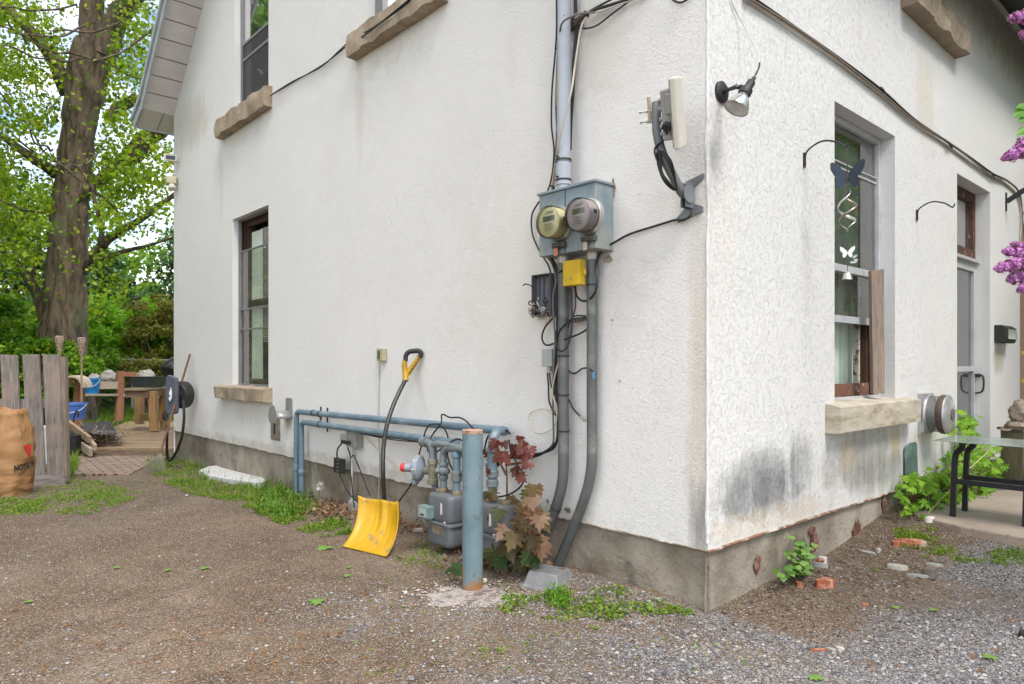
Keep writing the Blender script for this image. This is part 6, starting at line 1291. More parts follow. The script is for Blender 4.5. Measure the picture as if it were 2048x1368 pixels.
def crown(g, c, R_, n, L, w, r, sq=(1, 1, 1), clumps=40, tight=.22, flat=.4):
    cs = []
    for _ in range(clumps):
        v = rv(r); q = r.uniform(.35, 1)**.6; cs.append(c+V((v.x*R_*sq[0]*q, v.y*R_*sq[1]*q, v.z*R_*sq[2]*q)))
    for i in range(n):
        k = cs[r.randrange(clumps)]; v = rv(r)*(R_*tight*r.uniform(.2, 1)**.5); v.z *= .6; p = k+v
        d = (rv(r)+V((0, 0, -.25))).normalized(); nn = (rv(r)+V((0, 0, 1.1))).normalized(); leafq(g, p, d, nn, L*r.uniform(.7, 1.2), w*r.uniform(.7, 1.2))
    return cs
def bark(name, a, b_, s=1):
    if name in MC: return MC[name]
    m, nt, bs, out = newmat(name); tc = nd(nt, 'ShaderNodeTexCoord').outputs['Object']
    n = noi(nt, tc, 7*s, 8, .65, .8, (1, 1, .22)); n2 = noi(nt, tc, 22*s, 6, .7, .5, (1, 1, .25))
    c = mixc(nt, rampn(nt, n, .38, .6), a, b_); c = mixc(nt, rampn(nt, noi(nt, tc, 1.3, 4), .52, .7), c, (.13, .14, .08)); nt.links.new(c, bs.inputs['Base Color']); bs.inputs['Roughness'].default_value = .95
    bump(nt, bs, n, 1, .08); bump(nt, bs, n2, .8, .03); MC[name] = m; return m
mapleM = leafmat('maple_leaves', [(.06, .13, .008), (.14, .25, .014), (.24, .35, .02), (.36, .42, .03), (.10, .20, .01)], .5, .5)
pineM = leafmat('pine_needles', [(.02, .07, .025), (.05, .12, .04), (.09, .18, .06), (.03, .08, .035)], .2, .6)
shrubM = leafmat('shrub_leaves', [(.04, .12, .008), (.10, .24, .014), (.18, .33, .02), (.28, .34, .03)], .42, .5)
# ---------------------------------------------------------------- big maple
YT = 16.0
mt_ = thing('maple_tree', 'big old maple with thick furrowed trunk and bright leaves behind the gate', 'tree', Pp(128, 800, YT))
bk = bark('maple_bark', (.05, .034, .022), (.19, .14, .095))
def limb(pts, r, name='limb', seg=12, wob=.25):
    g = MB(); g.tube([Pp(*p) for p in pts], r, seg, 5, wob=wob); g.build(name, bk, mt_, smooth=80)
limb([(132, 860, YT), (126, 740, YT), (128, 640, YT), (134, 520, YT), (142, 420, YT), (150, 330, YT), (160, 240, YT), (176, 150, YT), (192, 90, YT)], [.66, .52, .44, .42, .38, .36, .36, .42, .40], 'trunk', 24, .22)
limb([(186, 120, YT), (180, 50, YT), (182, -40, YT), (185, -140, YT)], [.30, .22, .20, .15])
limb([(200, 110, YT), (228, 50, YT), (268, -10, YT-.2), (330, -90, YT-.3)], [.32, .26, .22, .15])
limb([(168, 190, YT), (190, 60, YT+.5), (196, -60, YT+1)], [.25, .2, .14])
limb([(138, 190, YT), (100, 110, YT-.4), (40, 40, YT-.8), (-40, -20, YT-1.2)], [.18, .14, .10, .06])
limb([(112, 345, YT), (70, 320, YT-.6), (0, 270, YT-1), (-60, 235, YT-1.4)], [.15, .10, .07, .04])
limb([(140, 600, YT), (165, 540, YT), (215, 480, YT-.2), (280, 440, YT-.4), (335, 400, YT-.6), (380, 360, YT-.6)], [.16, .13, .10, .07, .05, .04])
limb([(185, 525, YT), (240, 505, YT), (300, 490, YT), (360, 470, YT)], [.06, .05, .035, .02])
limb([(200, 495, YT-.1), (203, 450, YT-.1), (190, 405, YT-.1), (183, 350, YT-.2)], [.07, .05, .045, .03])
limb([(95, 640, YT), (75, 590, YT), (55, 555, YT-.2), (30, 520, YT-.3), (0, 500, YT-.5), (-40, 470, YT-.5)], [.16, .12, .10, .07, .05, .04])
limb([(58, 562, YT-.1), (75, 530, YT-.1), (80, 500, YT-.2), (70, 440, YT-.3)], [.07, .06, .04, .03])
limb([(262, 316, YT), (285, 285, YT), (330, 250, YT), (420, 190, YT)], [.22, .20, .19, .15])
limb([(215, 240, YT), (240, 215, YT), (275, 195, YT)], [.14, .13, .12])
limb([(150, 400, YT-.2), (200, 360, YT), (262, 316, YT)], [.10, .13, .2])
for i, (a, b_) in enumerate((((0, 10), (150, 8)), ((0, 45), (180, 118)), ((0, 85), (165, 120)), ((-10, 165), (160, 365)), ((20, 70), (190, 45)), ((0, 240), (130, 330)), ((130, 330), (200, 300)), ((180, 130), (330, 40)), ((10, 20), (60, 90)), ((60, 260), (110, 300)), ((150, 330), (240, 420)), ((200, 120), (340, 160)), ((100, 60), (250, 38)), ((-20, 380), (100, 430)))):
    r_ = random.Random(i); pts = [(a[0]+(b_[0]-a[0])*k/5+r_.uniform(-5, 5), a[1]+(b_[1]-a[1])*k/5+r_.uniform(-6, 6)+14*sin(k/5*pi), YT-2.2+.2*k) for k in range(6)]
    limb(pts, [.012, .018, .02, .022, .025, .02], 'twig', 5, .1)
g = MB(); r = random.Random(3)
# leaf sprays: (px, py, rx, ry, count)
spr = [(40, 40, 70, 60, 2600), (90, 110, 80, 60, 1900), (20, 150, 60, 60, 1700), (60, 230, 90, 50, 2200), (10, 320, 60, 60, 2300), (60, 400, 90, 60, 3200), (30, 470, 80, 60, 3000), (200, 20, 60, 40, 700), (265, 60, 50, 60, 1500), (240, 130, 60, 60, 1700), (285, 175, 40, 60, 1000), (215, 180, 40, 50, 800), (225, 260, 60, 50, 1500),
       (215, 330, 90, 60, 3300), (170, 390, 70, 60, 1500), (230, 410, 80, 45, 1900), (260, 360, 60, 40, 1300), (325, 330, 30, 50, 700), (310, 400, 40, 40, 650), (200, 460, 90, 30, 600), (175, 510, 50, 40, 700), (215, 610, 60, 36, 600), (310, 160, 40, 40, 500), (60, 540, 70, 50, 1500), (-60, 200, 90, 200, 2500), (320, 470, 30, 25, 260), (260, 20, 60, 50, 900), (150, 150, 60, 60, 500), (330, 290, 40, 50, 500), (120, 300, 60, 90, 500), (160, 550, 50, 40, 350)]
for (px, py, rx, ry, n) in spr:
    n = int(n*.44); nc = max(6, n//32); cs = [(px+rx*r.gauss(0, .55), py+ry*r.gauss(0, .55), YT+r.uniform(-2.2, 1.6)) for _ in range(nc)]
    for i in range(int(n*.9)):
        c0 = cs[r.randrange(nc)]; p = Pp(*c0)+V((r.gauss(0, .17), r.gauss(0, .25), r.gauss(0, .11)))
        qx, qy = CX+p.x/p.y*FP, HY-(p.z-EYE)/p.y*FP; tx = 128+(640-qy)*.085 if qy > 200 else 165+(200-qy)*.1
        if p.y < YT+.5 and abs(qx-tx) < 44 and r.random() < .86: continue
        d = (rv(r)+V((0, 0, -.6))).normalized(); nn = (rv(r)+V((0, -.3, .9))).normalized(); leafq(g, p, d, nn, r.uniform(.06, .135), r.uniform(.028, .055))
for i in range(2500):    # the rest of the crown above the frame
    v = rv(r); q = r.uniform(.5, 1); p = Pp(190, -330, YT)+V((v.x*5.5*q, v.y*4*q, v.z*3.4*q)); leafq(g, p, rv(r), (rv(r)+Z).normalized(), .26, .11)
g.build('crown', mapleM, mt_, org=None)
# ivy at the trunk foot and hedges
def bush(px, py, Y, R_, sq, n, L, mat_, lab, name='shrub', cat='shrub', seed=1, clumps=60, tight=.22, grp=None, stem=True):
    r = random.Random(seed); c = Pp(px, py, Y); o = thing(name, lab, cat, V((c.x, c.y, -.1)), grp); g = MB()
    cs = crown(g, c, R_, n, L, L*.42, r, sq, clumps, tight); g.build('foliage', mat_, o)
    if stem:
        s_ = MB(); base = V((c.x, c.y, -.2))
        for k in cs[:14]: s_.tube([base+V((r.uniform(-.1, .1), r.uniform(-.1, .1), 0)), (base+k)/2+V((r.uniform(-.2, .2), 0, .1)), k], [.05, .03, .012], 5, 3)
        s_.build('stems', bk, o)
    return o
bush(80, 745, 15.4, 1.15, (1.25, .5, .62), 9000, .10, shrubM, 'dark ivy-like shrub around the foot of the big maple', seed=2, clumps=90, tight=.2)
bush(250, 700, 21.5, 2.1, (1.5, .7, .75), 12000, .16, leafmat('bright_shrub', [(.10, .27, .012), (.18, .40, .022), (.27, .48, .035), (.13, .3, .018)], .45), 'bright green shrub thicket behind the chain-link fence', seed=3, clumps=150, tight=.16)
bush(330, 690, 20.3, 1.5, (1.0, .6, .95), 6000, .12, leafmat('yellow_shrub', [(.12, .17, .015), (.22, .25, .03), (.3, .2, .06), (.09, .15, .01)], .35), 'yellowish red-tipped shrub beside the far house corner', seed=4, clumps=90, tight=.2)
bush(-40, 700, 21.5, 2.4, (1.5, .6, .8), 9000, .17, shrubM, 'green shrub thicket behind the gate at the left edge', seed=5, clumps=110, tight=.18)
bush(150, 680, 26, 2.2, (1.6, .6, .8), 8000, .20, shrubM, 'mid green bushes far behind the big trunk', seed=6, clumps=110, tight=.18)
bush(180, 730, 17.6, .8, (1.2, .5, .6), 3500, .08, shrubM, 'low green shrub right of the big trunk at the fence', seed=12, clumps=50, tight=.25)
bush(300, 735, 17.5, .55, (1.6, .5, .35), 1800, .07, leafmat('yellow_shrub', [(.2, .2, .04)]), 'low yellow weeds behind the work bench', seed=13, clumps=30, tight=.3)
# conifers
def conifer(px, pyt, Y, base_z, spread, lab, seed, n=240, grp='dark conifers behind the yard', lean=0):
    r = random.Random(seed); t = Pp(px, pyt, Y); b_ = V((t.x, t.y, base_z)); o = thing('conifer', lab, 'tree', b_, grp)
    g = MB(); g.tube([b_-Z*.3, b_.lerp(t, .5), t], [.32, .2, .03], 9, 4); g.build('trunk', bk, o, smooth=True)
    bg_ = MB(); lf = MB(); H_ = t.z-b_.z
    for i in range(n):
        u = (i+.5)/n; h = .06+.93*u; R_ = spread*(1-h)**.75*r.uniform(.55, 1.1)+.25; a = r.uniform(0, 2*pi); d = V((cos(a), sin(a), 0)); p0 = b_+Z*(H_*h)
        p1 = p0+d*R_*.6+Z*(.05*R_); p2 = p0+d*R_+Z*(.10*R_-.12*R_*(1-h)); bg_.tube([p0, p1, p2], [.035, .02, .006], 4)
        for k in range(int(18+26*R_/spread)):
            v = r.uniform(.2, 1); q = (p0.lerp(p1, v/.6) if v < .6 else p1.lerp(p2, (v-.6)/.4))+V((r.gauss(0, .16), r.gauss(0, .16), r.gauss(0, .09)))*(.5+.4*R_)
            dd = (d*.6+rv(r)+Z*.1).normalized(); leafq(lf, q, dd, (Z+rv(r)*.7).normalized(), r.uniform(.18, .38), r.uniform(.035, .075))
    bg_.build('branches', bk, o); lf.build('foliage', pineM, o); return o
conifer(30, 440, 27, -.2, 4.2, 'dark pine at the left edge behind the big maple', 21, 190)
conifer(205, 505, 28, -.2, 3.6, 'dark pine just right of the big maple trunk', 22, 190)
conifer(372, 440, 30, -.2, 3.0, 'tall pine beside the far house corner', 23, 190)
conifer(-120, 330, 30, -.2, 5, 'tall pine beyond the left edge of the picture', 24, 140)
bush(290, 650, 34, 2.6, (1.3, .6, .8), 5000, .25, shrubM, 'hazy green tree in the gap between the two right pines', 'far_tree', 'tree', seed=7, clumps=90)
bush(60, 560, 36, 4.5, (1.8, .6, 1.1), 8000, .32, leafmat('lime_tree', [(.1, .2, .02), (.17, .3, .03), (.24, .36, .04)], .4), 'light green tree far behind the left pines', 'far_tree', 'tree', seed=8, clumps=120)
# neighbouring trees seen only as reflections in the glass
def simple_tree(x, y, h, R_, seed, lab, n=7000):
    r = random.Random(seed); b_ = V((x, y, 0)); o = thing('garden_tree', lab, 'tree', b_, 'neighbour trees beside the house'); g = MB(); g.tube([b_, b_+Z*h*.4+V((.2, 0, 0)), b_+Z*h*.8], [.25, .18, .06], 8, 4)
    g.build('trunk', bk, o); g = MB(); crown(g, b_+Z*h*.58, R_, n, .34, .13, r, (1, 1, h*.45/R_), 110, .2); g.build('crown', shrubM, o)
simple_tree(9.5, 5.0, 8.5, 2.6, 31, 'leafy garden tree beside the front yard, nearest the door'); simple_tree(12.5, 8.5, 9, 3, 32, 'leafy garden tree beside the front yard, behind the nearest one'); simple_tree(8.0, .5, 8, 2.4, 33, 'leafy garden tree beside the front yard, by the lilac'); simple_tree(11, 13, 9, 3, 34, 'leafy garden tree beside the front yard, farthest along it')
simple_tree(-16.0, 12.0, 13, 4.2, 35, 'leafy tree left of the driveway, farther one'); simple_tree(-12, 5, 14, 3.6, 36, 'leafy tree left of the driveway, nearer one'); simple_tree(-17, 16, 14, 4.4, 37, 'leafy tree left of the driveway, beside the lawn')
for k, (x_, y_) in enumerate(((-11, 4), (-12.5, 8.5), (-13.5, 12.5), (-16, 17), (-21, 22))):  # unseen bushes, added to keep bright sky out of the gable window reflections
    r_ = random.Random(80+k); c_ = V((x_, y_, 1.7)); o_ = thing('added_bush', 'unseen bush added left of the driveway to darken the window reflections, %s from the street' % ('first', 'second', 'third', 'fourth', 'fifth')[k], 'bush', V((x_, y_, 0)), 'unseen bushes added left of the driveway')
    g = MB(); crown(g, c_, 2.8, 8000, .30, .12, r_, (1, 1, .8), 110, .25); g.build('foliage', shrubM, o_)
# ---------------------------------------------------------------- lawn and weeds
def blades(g, x, y, h, w, r, lean=.5):
    z = gz(x, y)-.005; a = r.uniform(0, 2*pi); d = V((cos(a), sin(a), 0)); s = V((-sin(a), cos(a), 0))*w; p = V((x, y, z)); l_ = h*lean*r.uniform(.2, 1)
    k = len(g.v); g.v += [p-s, p+s, p+Z*h*.6+d*l_*.4+s*.7, p+Z*h*.6+d*l_*.4-s*.7, p+Z*h+d*l_]; g.f += [(k, k+1, k+2, k+3), (k+3, k+2, k+4)]
grassM = leafmat('grass', [(.05, .13, .01), (.10, .22, .015), (.17, .29, .025), (.22, .27, .05), (.08, .17, .012)], .35)
weedM = leafmat('weeds', [(.06, .14, .01), (.12, .23, .015), (.19, .30, .03), (.25, .26, .06)], .35)
r = random.Random(5); g = MB()
for i in range(26000):
    y = 10.5+14*r.random()**1.5; x = r.uniform(-.62, -.36)*y
    if -7.6 < x < -4 and 10.3 < y < 15.2: continue
    if y > 15: x = r.uniform(-.62, -.46)*y
    blades(g, x, y, r.uniform(.05, .16), .008, r)
tag(g.build('lawn_grass', grassM, None, org=(-6, 15, 0)), 'rough green lawn behind the deck', None, None, 'stuff')
def weedpatch(poly, n, lab, hmin=.02, hmax=.07, mat_=weedM, seed=1, blade=.10, fade=None, ls=.015, nm='weeds'):
    r = random.Random(seed); g = MB(); xs_ = [p[0] for p in poly]; ys_ = [p[1] for p in poly]; k = 0; tries = 0
    def inside(px, py):
        c = False; j = len(poly)-1
        for i in range(len(poly)):
            (xi, yi), (xj, yj) = poly[i], poly[j]
            if (yi > py) != (yj > py) and px < (xj-xi)*(py-yi)/(yj-yi)+xi: c = not c
            j = i
        return c
    while k < n and tries < n*30:
        tries += 1; px = r.uniform(min(xs_), max(xs_)); py = r.uniform(min(ys_), max(ys_))
        if not inside(px, py): continue
        q = G(px, py); dn = mn.noise(V((q.x*3.3, q.y*3.3, seed)))+.6*mn.noise(V((q.x*9, q.y*9, seed)))
        if dn < r.uniform(-.35, .45): continue
        k += 1; h = r.uniform(hmin, hmax)*max(.3, .75+.7*dn)
        if r.random() < blade: blades(g, q.x, q.y, h*1.5, .0035, r, .9)
        else:
            p = V((q.x, q.y, q.z+r.uniform(0, h))); leafq(g, p, (rv(r)+Z*.3).normalized(), (Z+rv(r)*.6).normalized(), ls*r.uniform(.6, 1.3), ls*.4)
    return tag(g.build(nm, mat_, None), lab, None, None, 'stuff')
weedpatch([(285, 925), (330, 905), (400, 935), (440, 955), (520, 978), (590, 990), (612, 1000), (700, 1045), (705, 1068), (640, 1076), (560, 1050), (500, 1022), (440, 1000), (380, 990), (320, 965)], 19000, 'green weeds along the gable foundation left of the shovel', .01, .05, seed=2)
weedpatch([(285, 925), (330, 905), (440, 945), (590, 985), (590, 1030), (480, 1000), (360, 975)], 2600, 'denser tall weeds close to the gable foundation', .03, .10, weedM, 3, .35, nm='grass')
weedpatch([(520, 990), (575, 970), (620, 985), (640, 1020), (570, 1040), (510, 1030)], 800, 'dandelion clump at the foot of the gas risers', .03, .11, leafmat('dandelion_leaves', [(.06, .15, .015), (.10, .22, .02), (.16, .27, .03)], .3), 4, .6, ls=.045)
weedpatch([(-10, 985), (60, 1000), (130, 965), (150, 940), (180, 960), (250, 975), (270, 1000), (180, 1030), (60, 1030), (-10, 1030)], 8000, 'low weeds around the paper bag and gate', .004, .03, seed=6)
weedpatch([(-10, 1000), (150, 960), (330, 965), (250, 1010), (60, 1035), (-10, 1040)], 1300, 'sparse weeds in the dirt in front of the gate', .008, .03, seed=16)
weedpatch([(130, 930), (150, 925), (155, 950), (130, 960)], 500, 'grass tuft at the foot of the gate stile', .06, .16, grassM, 7, .9)
weedpatch([(1000, 1172), (1060, 1194), (1150, 1184), (1230, 1170), (1290, 1190), (1400, 1230), (1280, 1235), (1150, 1250), (1000, 1225)], 1500, 'sprouting weeds in front of the grey plastic tray', .004, .025, seed=8, ls=.022)
weedpatch([(1092, 1190), (1140, 1185), (1145, 1205), (1130, 1225), (1095, 1218)], 260, 'bright seedling tuft at the corner of the plastic tray', .02, .07, leafmat('bright_seedlings', [(.08, .20, .015), (.13, .28, .02), (.19, .34, .03)], .4), 9, .3, ls=.022)
weedpatch([(780, 1090), (860, 1080), (900, 1110), (860, 1150), (790, 1130)], 420, 'thin weeds between shovel and bollard', .006, .03, seed=10)
weedpatch([(1785, 1045), (1860, 1040), (1920, 1085), (1880, 1092), (1800, 1075)], 1300, 'weeds along the edge of the patio', .01, .035, leafmat('lime_weeds', [(.1, .2, .015), (.2, .3, .03), (.28, .34, .04)], .4), 11)
weedpatch([(1780, 1085), (2060, 1090), (2060, 1120), (1900, 1110), (1780, 1100)], 800, 'thin weeds on the dirt bank below the patio', .008, .03, seed=14)
weedpatch([(600, 1150), (1500, 1130), (1500, 1360), (700, 1360)], 420, 'single seedlings scattered over the gravel', .005, .02, seed=15, blade=.2, ls=.016)
for k, (px, py, lab) in enumerate(((1245, 1228, 'small green sprout in the gravel left of the house corner'), (1188, 1258, 'small sprout below the tray weeds'), (1058, 1290, 'small sprout in the foreground gravel'), (965, 1302, 'low sprout near the bottom, left of another'), (1005, 1305, 'low sprout near the bottom, right of another'), (880, 1135, 'small dandelion rosette left of the post foot'), (1752, 1138, 'bright seedling on the dirt bank'))):
    r = random.Random(k); g = MB(); c = G(px, py)
    for i in range(r.randrange(16, 34)): a = r.uniform(0, 2*pi); leafq(g, c+V((r.gauss(0, .016), r.gauss(0, .016), r.uniform(.002, .012))), V((cos(a), sin(a), r.uniform(-.1, .7))).normalized(), (Z+rv(r)*.5).normalized(), r.uniform(.008, .022), r.uniform(.003, .006))
    tag(g.build('seedling', weedM, None), lab, 'seedling')
# dandelion clock
dd = thing('dandelion', 'white dandelion seed head on a thin stem by the foundation', 'dandelion', G(637, 1005)); c = Lp(640, 973, .12)
g = MB(); g.tube([G(636, 1006), c], .003, 5); g.build('stem', leafmat('stem_green', [(.15, .2, .06)]), dd)
g = MB(); r = random.Random(1)
for i in range(160): v = rv(r); leafq(g, c+v*.01, v, v.orthogonal(), .04, .0022)
g.build('seed_head', M('seed_white', (.7, .7, .62), .9), dd)
# dead leaf litter by the wall
g = MB(); r = random.Random(4)
for i in range(700):
    q = G(660+28*r.gauss(0, 1), 1022+12*r.gauss(0, 1)) if i < 420 else (G(790+30*r.gauss(0, 1), 1055+10*r.gauss(0, 1)) if i < 540 else G(1010+60*r.gauss(0, 1), 1120+12*r.gauss(0, 1)))
    p_ = q+Z*r.uniform(0, .05); leafq(g, p_, (rv(r)+V((0, 0, .1))).normalized(), (Z+rv(r)*.8).normalized(), r.uniform(.02, .06), r.uniform(.01, .02))
tag(g.build('dead_leaves', leafmat('dead_leaf', [(.16, .09, .05), (.28, .17, .10), (.2, .1, .06), (.36, .26, .18)], .15, .8), None), 'brown dead leaves gathered at the gable foundation', None, None, 'stuff')
# litter over the yard
g = MB(); r = random.Random(9)
for i in range(5200):
    px = r.uniform(-40, 2080); py = 940+430*r.random()**.8; 
    if px > 1400 and py < 1100: continue
    if px > 700 and py < 1085+max(0, min(1, (px-1000)/400))*150 and px < 1420: continue
    q = G(px, py, .002); dn = mn.noise(V((q.x*1.6, q.y*1.6, 2)))
    if dn < r.uniform(-.5, .5): continue
    leafq(g, q+Z*r.uniform(0, .004), (rv(r)*V((1, 1, .1))).normalized(), (Z+rv(r)*.25).normalized(), r.uniform(.006, .026), r.uniform(.002, .007))
tag(g.build('leaf_litter', leafmat('litter', [(.20, .10, .05), (.32, .19, .11), (.12, .07, .04), (.42, .33, .22), (.3, .13, .04)], .1, .85), None, org=(0, 4, 0)), 'scattered brown bud scales and leaf bits on the driveway', None, None, 'stuff')
# catkins: brown stringy bits
g = MB(); r = random.Random(19)
for i in range(70):
    px, py = r.uniform(0, 760), r.uniform(1040, 1360)
    if i > 54: px, py = r.uniform(1700, 2048), r.uniform(1180, 1360)
    q = G(px, py, .004); a = r.uniform(0, pi); n_ = r.randrange(5, 12)
    for k in range(n_): w_ = q+V((cos(a), sin(a), 0))*(k*.011)+V((r.uniform(-.005, .005), r.uniform(-.005, .005), r.uniform(0, .006))); leafq(g, w_, (rv(r)*V((1, 1, .3))).normalized(), Z, r.uniform(.012, .025), .004)
tag(g.build('catkins', leafmat('catkin', [(.25, .10, .03), (.34, .16, .06), (.16, .07, .03)], .1, .85), None, org=(0, 4, 0)), 'stringy orange brown catkins fallen on the driveway', None, None, 'stuff')
# green fallen maple leaves
lfm = leafmat('fallen_green', [(.13, .27, .04), (.22, .36, .09)], .3)
for k, (px, py, s_, lab) in enumerate(((643, 1207, .10, 'pale green fallen leaf in the foreground left of the bollard'), (655, 1100, .13, 'ragged green leaf lying left of the shovel blade'), (238, 1137, .05, 'small green leaf in the middle of the driveway'), (331, 1143, .05, 'small green leaf right of the one in mid driveway'), (412, 1140, .06, 'pale leaf further right in mid driveway'), (55, 1208, .05, 'green leaf beside a catkin at the left'), (1623, 1357, .07, 'green leaf at the bottom edge on the gravel'), (1798, 1220, .05, 'green leaf on the gravel below the dirt bank'), (1986, 1317, .07, 'green leaf on the gravel near the lower right'), (690, 1155, .05, 'green leaf just below the shovel'), (700, 1137, .04, 'tiny green leaf right below the shovel blade'), (1870, 1225, .05, 'pale green leaf on the right gravel'))):
    r = random.Random(k+40); g = MB(); a = r.uniform(0, 2*pi); maple(g, G(px, py, .012), V((cos(a), sin(a), .05)), Z, s_, .12, BROAD); tag(g.build('fallen_leaf', lfm, None), lab, 'leaf')
# gravel
g = MB(); r = random.Random(6); OCT = [V(v) for v in ((1, 0, 0), (-1, 0, 0), (0, 1, 0), (0, -1, 0), (0, 0, 1), (0, 0, -1))]; OF = [(0, 2, 4), (2, 1, 4), (1, 3, 4), (3, 0, 4), (2, 0, 5), (1, 2, 5), (3, 1, 5), (0, 3, 5)]
for i in range(900):
    px = r.uniform(-20, 2070); py = 990+380*r.random()**.8; q = G(px, py); p = q-CO
    if (p.dot(dL) > -.03 and p.dot(dR) > -.03) or (px > 560 and py < 1090): continue
    s_ = r.uniform(.004, .013); b_ = len(g.v)
    for v in OCT: g.v.append(q+V((v.x*s_*r.uniform(.6, 1.3), v.y*s_*r.uniform(.6, 1.3), v.z*s_*.6*r.uniform(.7, 1.2)+s_*.2)))
    g.f += [tuple(b_+i_ for i_ in f) for f in OF]
k = 0
while k < 26000:
    px = r.uniform(-20, 2070); py = 1085+285*r.random()**.75
    q = G(px, py); p = q-CO
    if p.dot(dL) > -.03 and p.dot(dR) > -.03: continue
    bk_ = p.dot(nR)+.5*mn.noise(q*3) < .55 and p.dot(dR) > .05
    if bk_ and r.random() < .93: continue
    w = q.x*.12+.5*mn.noise(V((q.x*.9, q.y*.9, 4)))-q.y*.03+.22
    if w < r.uniform(.05, .5): continue
    k += 1; s_ = r.uniform(.0018, .0055) if r.random() < .94 else r.uniform(.005, .013); b_ = len(g.v)
    for v in OCT: g.v.append(q+V((v.x*s_*r.uniform(.7, 1.3), v.y*s_*r.uniform(.7, 1.3), v.z*s_*.7*r.uniform(.7, 1.2)+s_*.3)))
    g.f += [tuple(b_+i for i in f) for f in OF]
tag(g.build('gravel', leafmat('gravel_stones', [(.07, .07, .075), (.15, .15, .16), (.24, .24, .255), (.12, .10, .085), (.40, .39, .38), (.20, .17, .155)], 0, .9), None, org=(0, 3, 0)), 'blue grey crushed gravel on the driveway', None, None, 'stuff')
g = MB(); r = random.Random(26)
for i in range(900):
    a = r.uniform(0, 2*pi); q_ = abs(r.gauss(0, .15))+.02; q = V((bo.x-.0+cos(a)*q_*1.25, bo.y-.10+sin(a)*q_*.9, 0))
    if (q-V((bo.x, bo.y, 0))).length < .07: continue
    q.z = gz(q.x, q.y)+.008; s_ = r.uniform(.002, .009); b_ = len(g.v)
    for v in OCT: g.v.append(q+V((v.x*s_*r.uniform(.7, 1.3), v.y*s_*r.uniform(.7, 1.3), v.z*s_*.8)))
    g.f += [tuple(b_+i for i in f) for f in OF]
tag(g.build('concrete_crumbs', leafmat('crumbs', [(.42, .36, .33), (.3, .25, .22), (.52, .47, .44), (.36, .28, .25)], 0, .9), None), 'pale concrete crumbs round the foot of the blue post', None, None, 'stuff')
# dirt clods on the bank by the front wall
g = MB(); r = random.Random(16)
for i in range(900):
    q = Rw(r.uniform(-.1, 2.5), .03+abs(r.gauss(0, .32)), 0); q.z = gz(q.x, q.y); s_ = r.uniform(.004, .017)
    if r.random() < .5: g.blob(q, s_, (1, 1, .6), 5, 3, .5, 9)
    else: leafq(g, q+Z*.004, (rv(r)*V((1, 1, .3))).normalized(), (Z+rv(r)*.4).normalized(), r.uniform(.02, .05), .004)
for i in range(1500):
    q = Rw(r.uniform(.2, 3.0), .03+abs(r.gauss(0, .5)), 0); q.z = gz(q.x, q.y)+r.uniform(0, .008)
    if q.x > 2.75 and q.y > 4.7: continue
    leafq(g, q, (rv(r)*V((1, 1, .2))).normalized(), (Z+rv(r)*.3).normalized(), r.uniform(.02, .07), r.uniform(.0012, .004))
tag(g.build('dirt_clods', leafmat('dirt_bits', [(.05, .035, .025), (.10, .07, .05), (.15, .11, .075), (.26, .2, .15), (.07, .05, .035)], 0, .95), None), 'loose dirt clods and bark chips on the bank by the front wall', None, None, 'stuff')
# ---------------------------------------------------------------- potted-looking seedlings: maple saplings
def sapling(lab, base, stems, groups, cat='sapling'):
    o = thing('maple_sapling', lab, cat, base); g = MB()
    for s_ in stems: g.tube(s_, [.009, .007, .005, .003][:len(s_)] if len(s_) <= 4 else .006, 6, 4)
    g.build('stems', leafmat('sapling_stem', [(.14, .07, .05)]), o)
    for nm, mat_, items in groups:
        g = MB()
        for (c, d, n, s__) in items: maple(g, c, d, n, s__, .25, BROAD)
        g.build(nm, mat_, o)
    return o
r = random.Random(12); b0 = Lp(1008, 1135, .18)
def pl(px, py, o): return Lp(px, py, o)
stems = [[b0, pl(1012, 1050, .2), pl(1014, 960, .22), pl(1010, 885, .22)], [b0, pl(1035, 1060, .22), pl(1050, 1000, .24)], [b0, pl(985, 1080, .3), pl(975, 1030, .36)], [b0, pl(1050, 1090, .25), pl(1075, 1030, .25)], [pl(1013, 950, .22), pl(985, 900, .26), pl(978, 895, .3)], [pl(1012, 920, .22), pl(1040, 890, .24)], [pl(1012, 930, .22), pl(1045, 925, .25)]]
def items(spec, r, o0, dwn=-.9):
    out = []
    for (px, py, n, rx, ry, s0, s1) in spec:
        for i in range(n):
            c = Lp(px+r.gauss(0, rx), py+r.gauss(0, ry), o0+r.uniform(-.12, .14)); d = V((r.uniform(-.8, .8), r.uniform(-.7, .1), dwn+r.uniform(-.2, .5))); n_ = V((r.uniform(-.4, .4), -1, r.uniform(.2, 1.1)))
            out.append((c, d, n_, r.uniform(s0, s1)))
    return out
red = leafmat('red_maple', [(.10, .02, .015), (.155, .035, .024), (.08, .02, .015), (.14, .055, .035)], .3, .4)
bro = leafmat('bronze_maple', [(.08, .06, .018), (.13, .085, .028), (.17, .085, .05), (.06, .07, .02), (.20, .11, .065)], .3, .45)
grn = leafmat('dark_green_maple', [(.03, .075, .02), (.06, .10, .025)], .3)
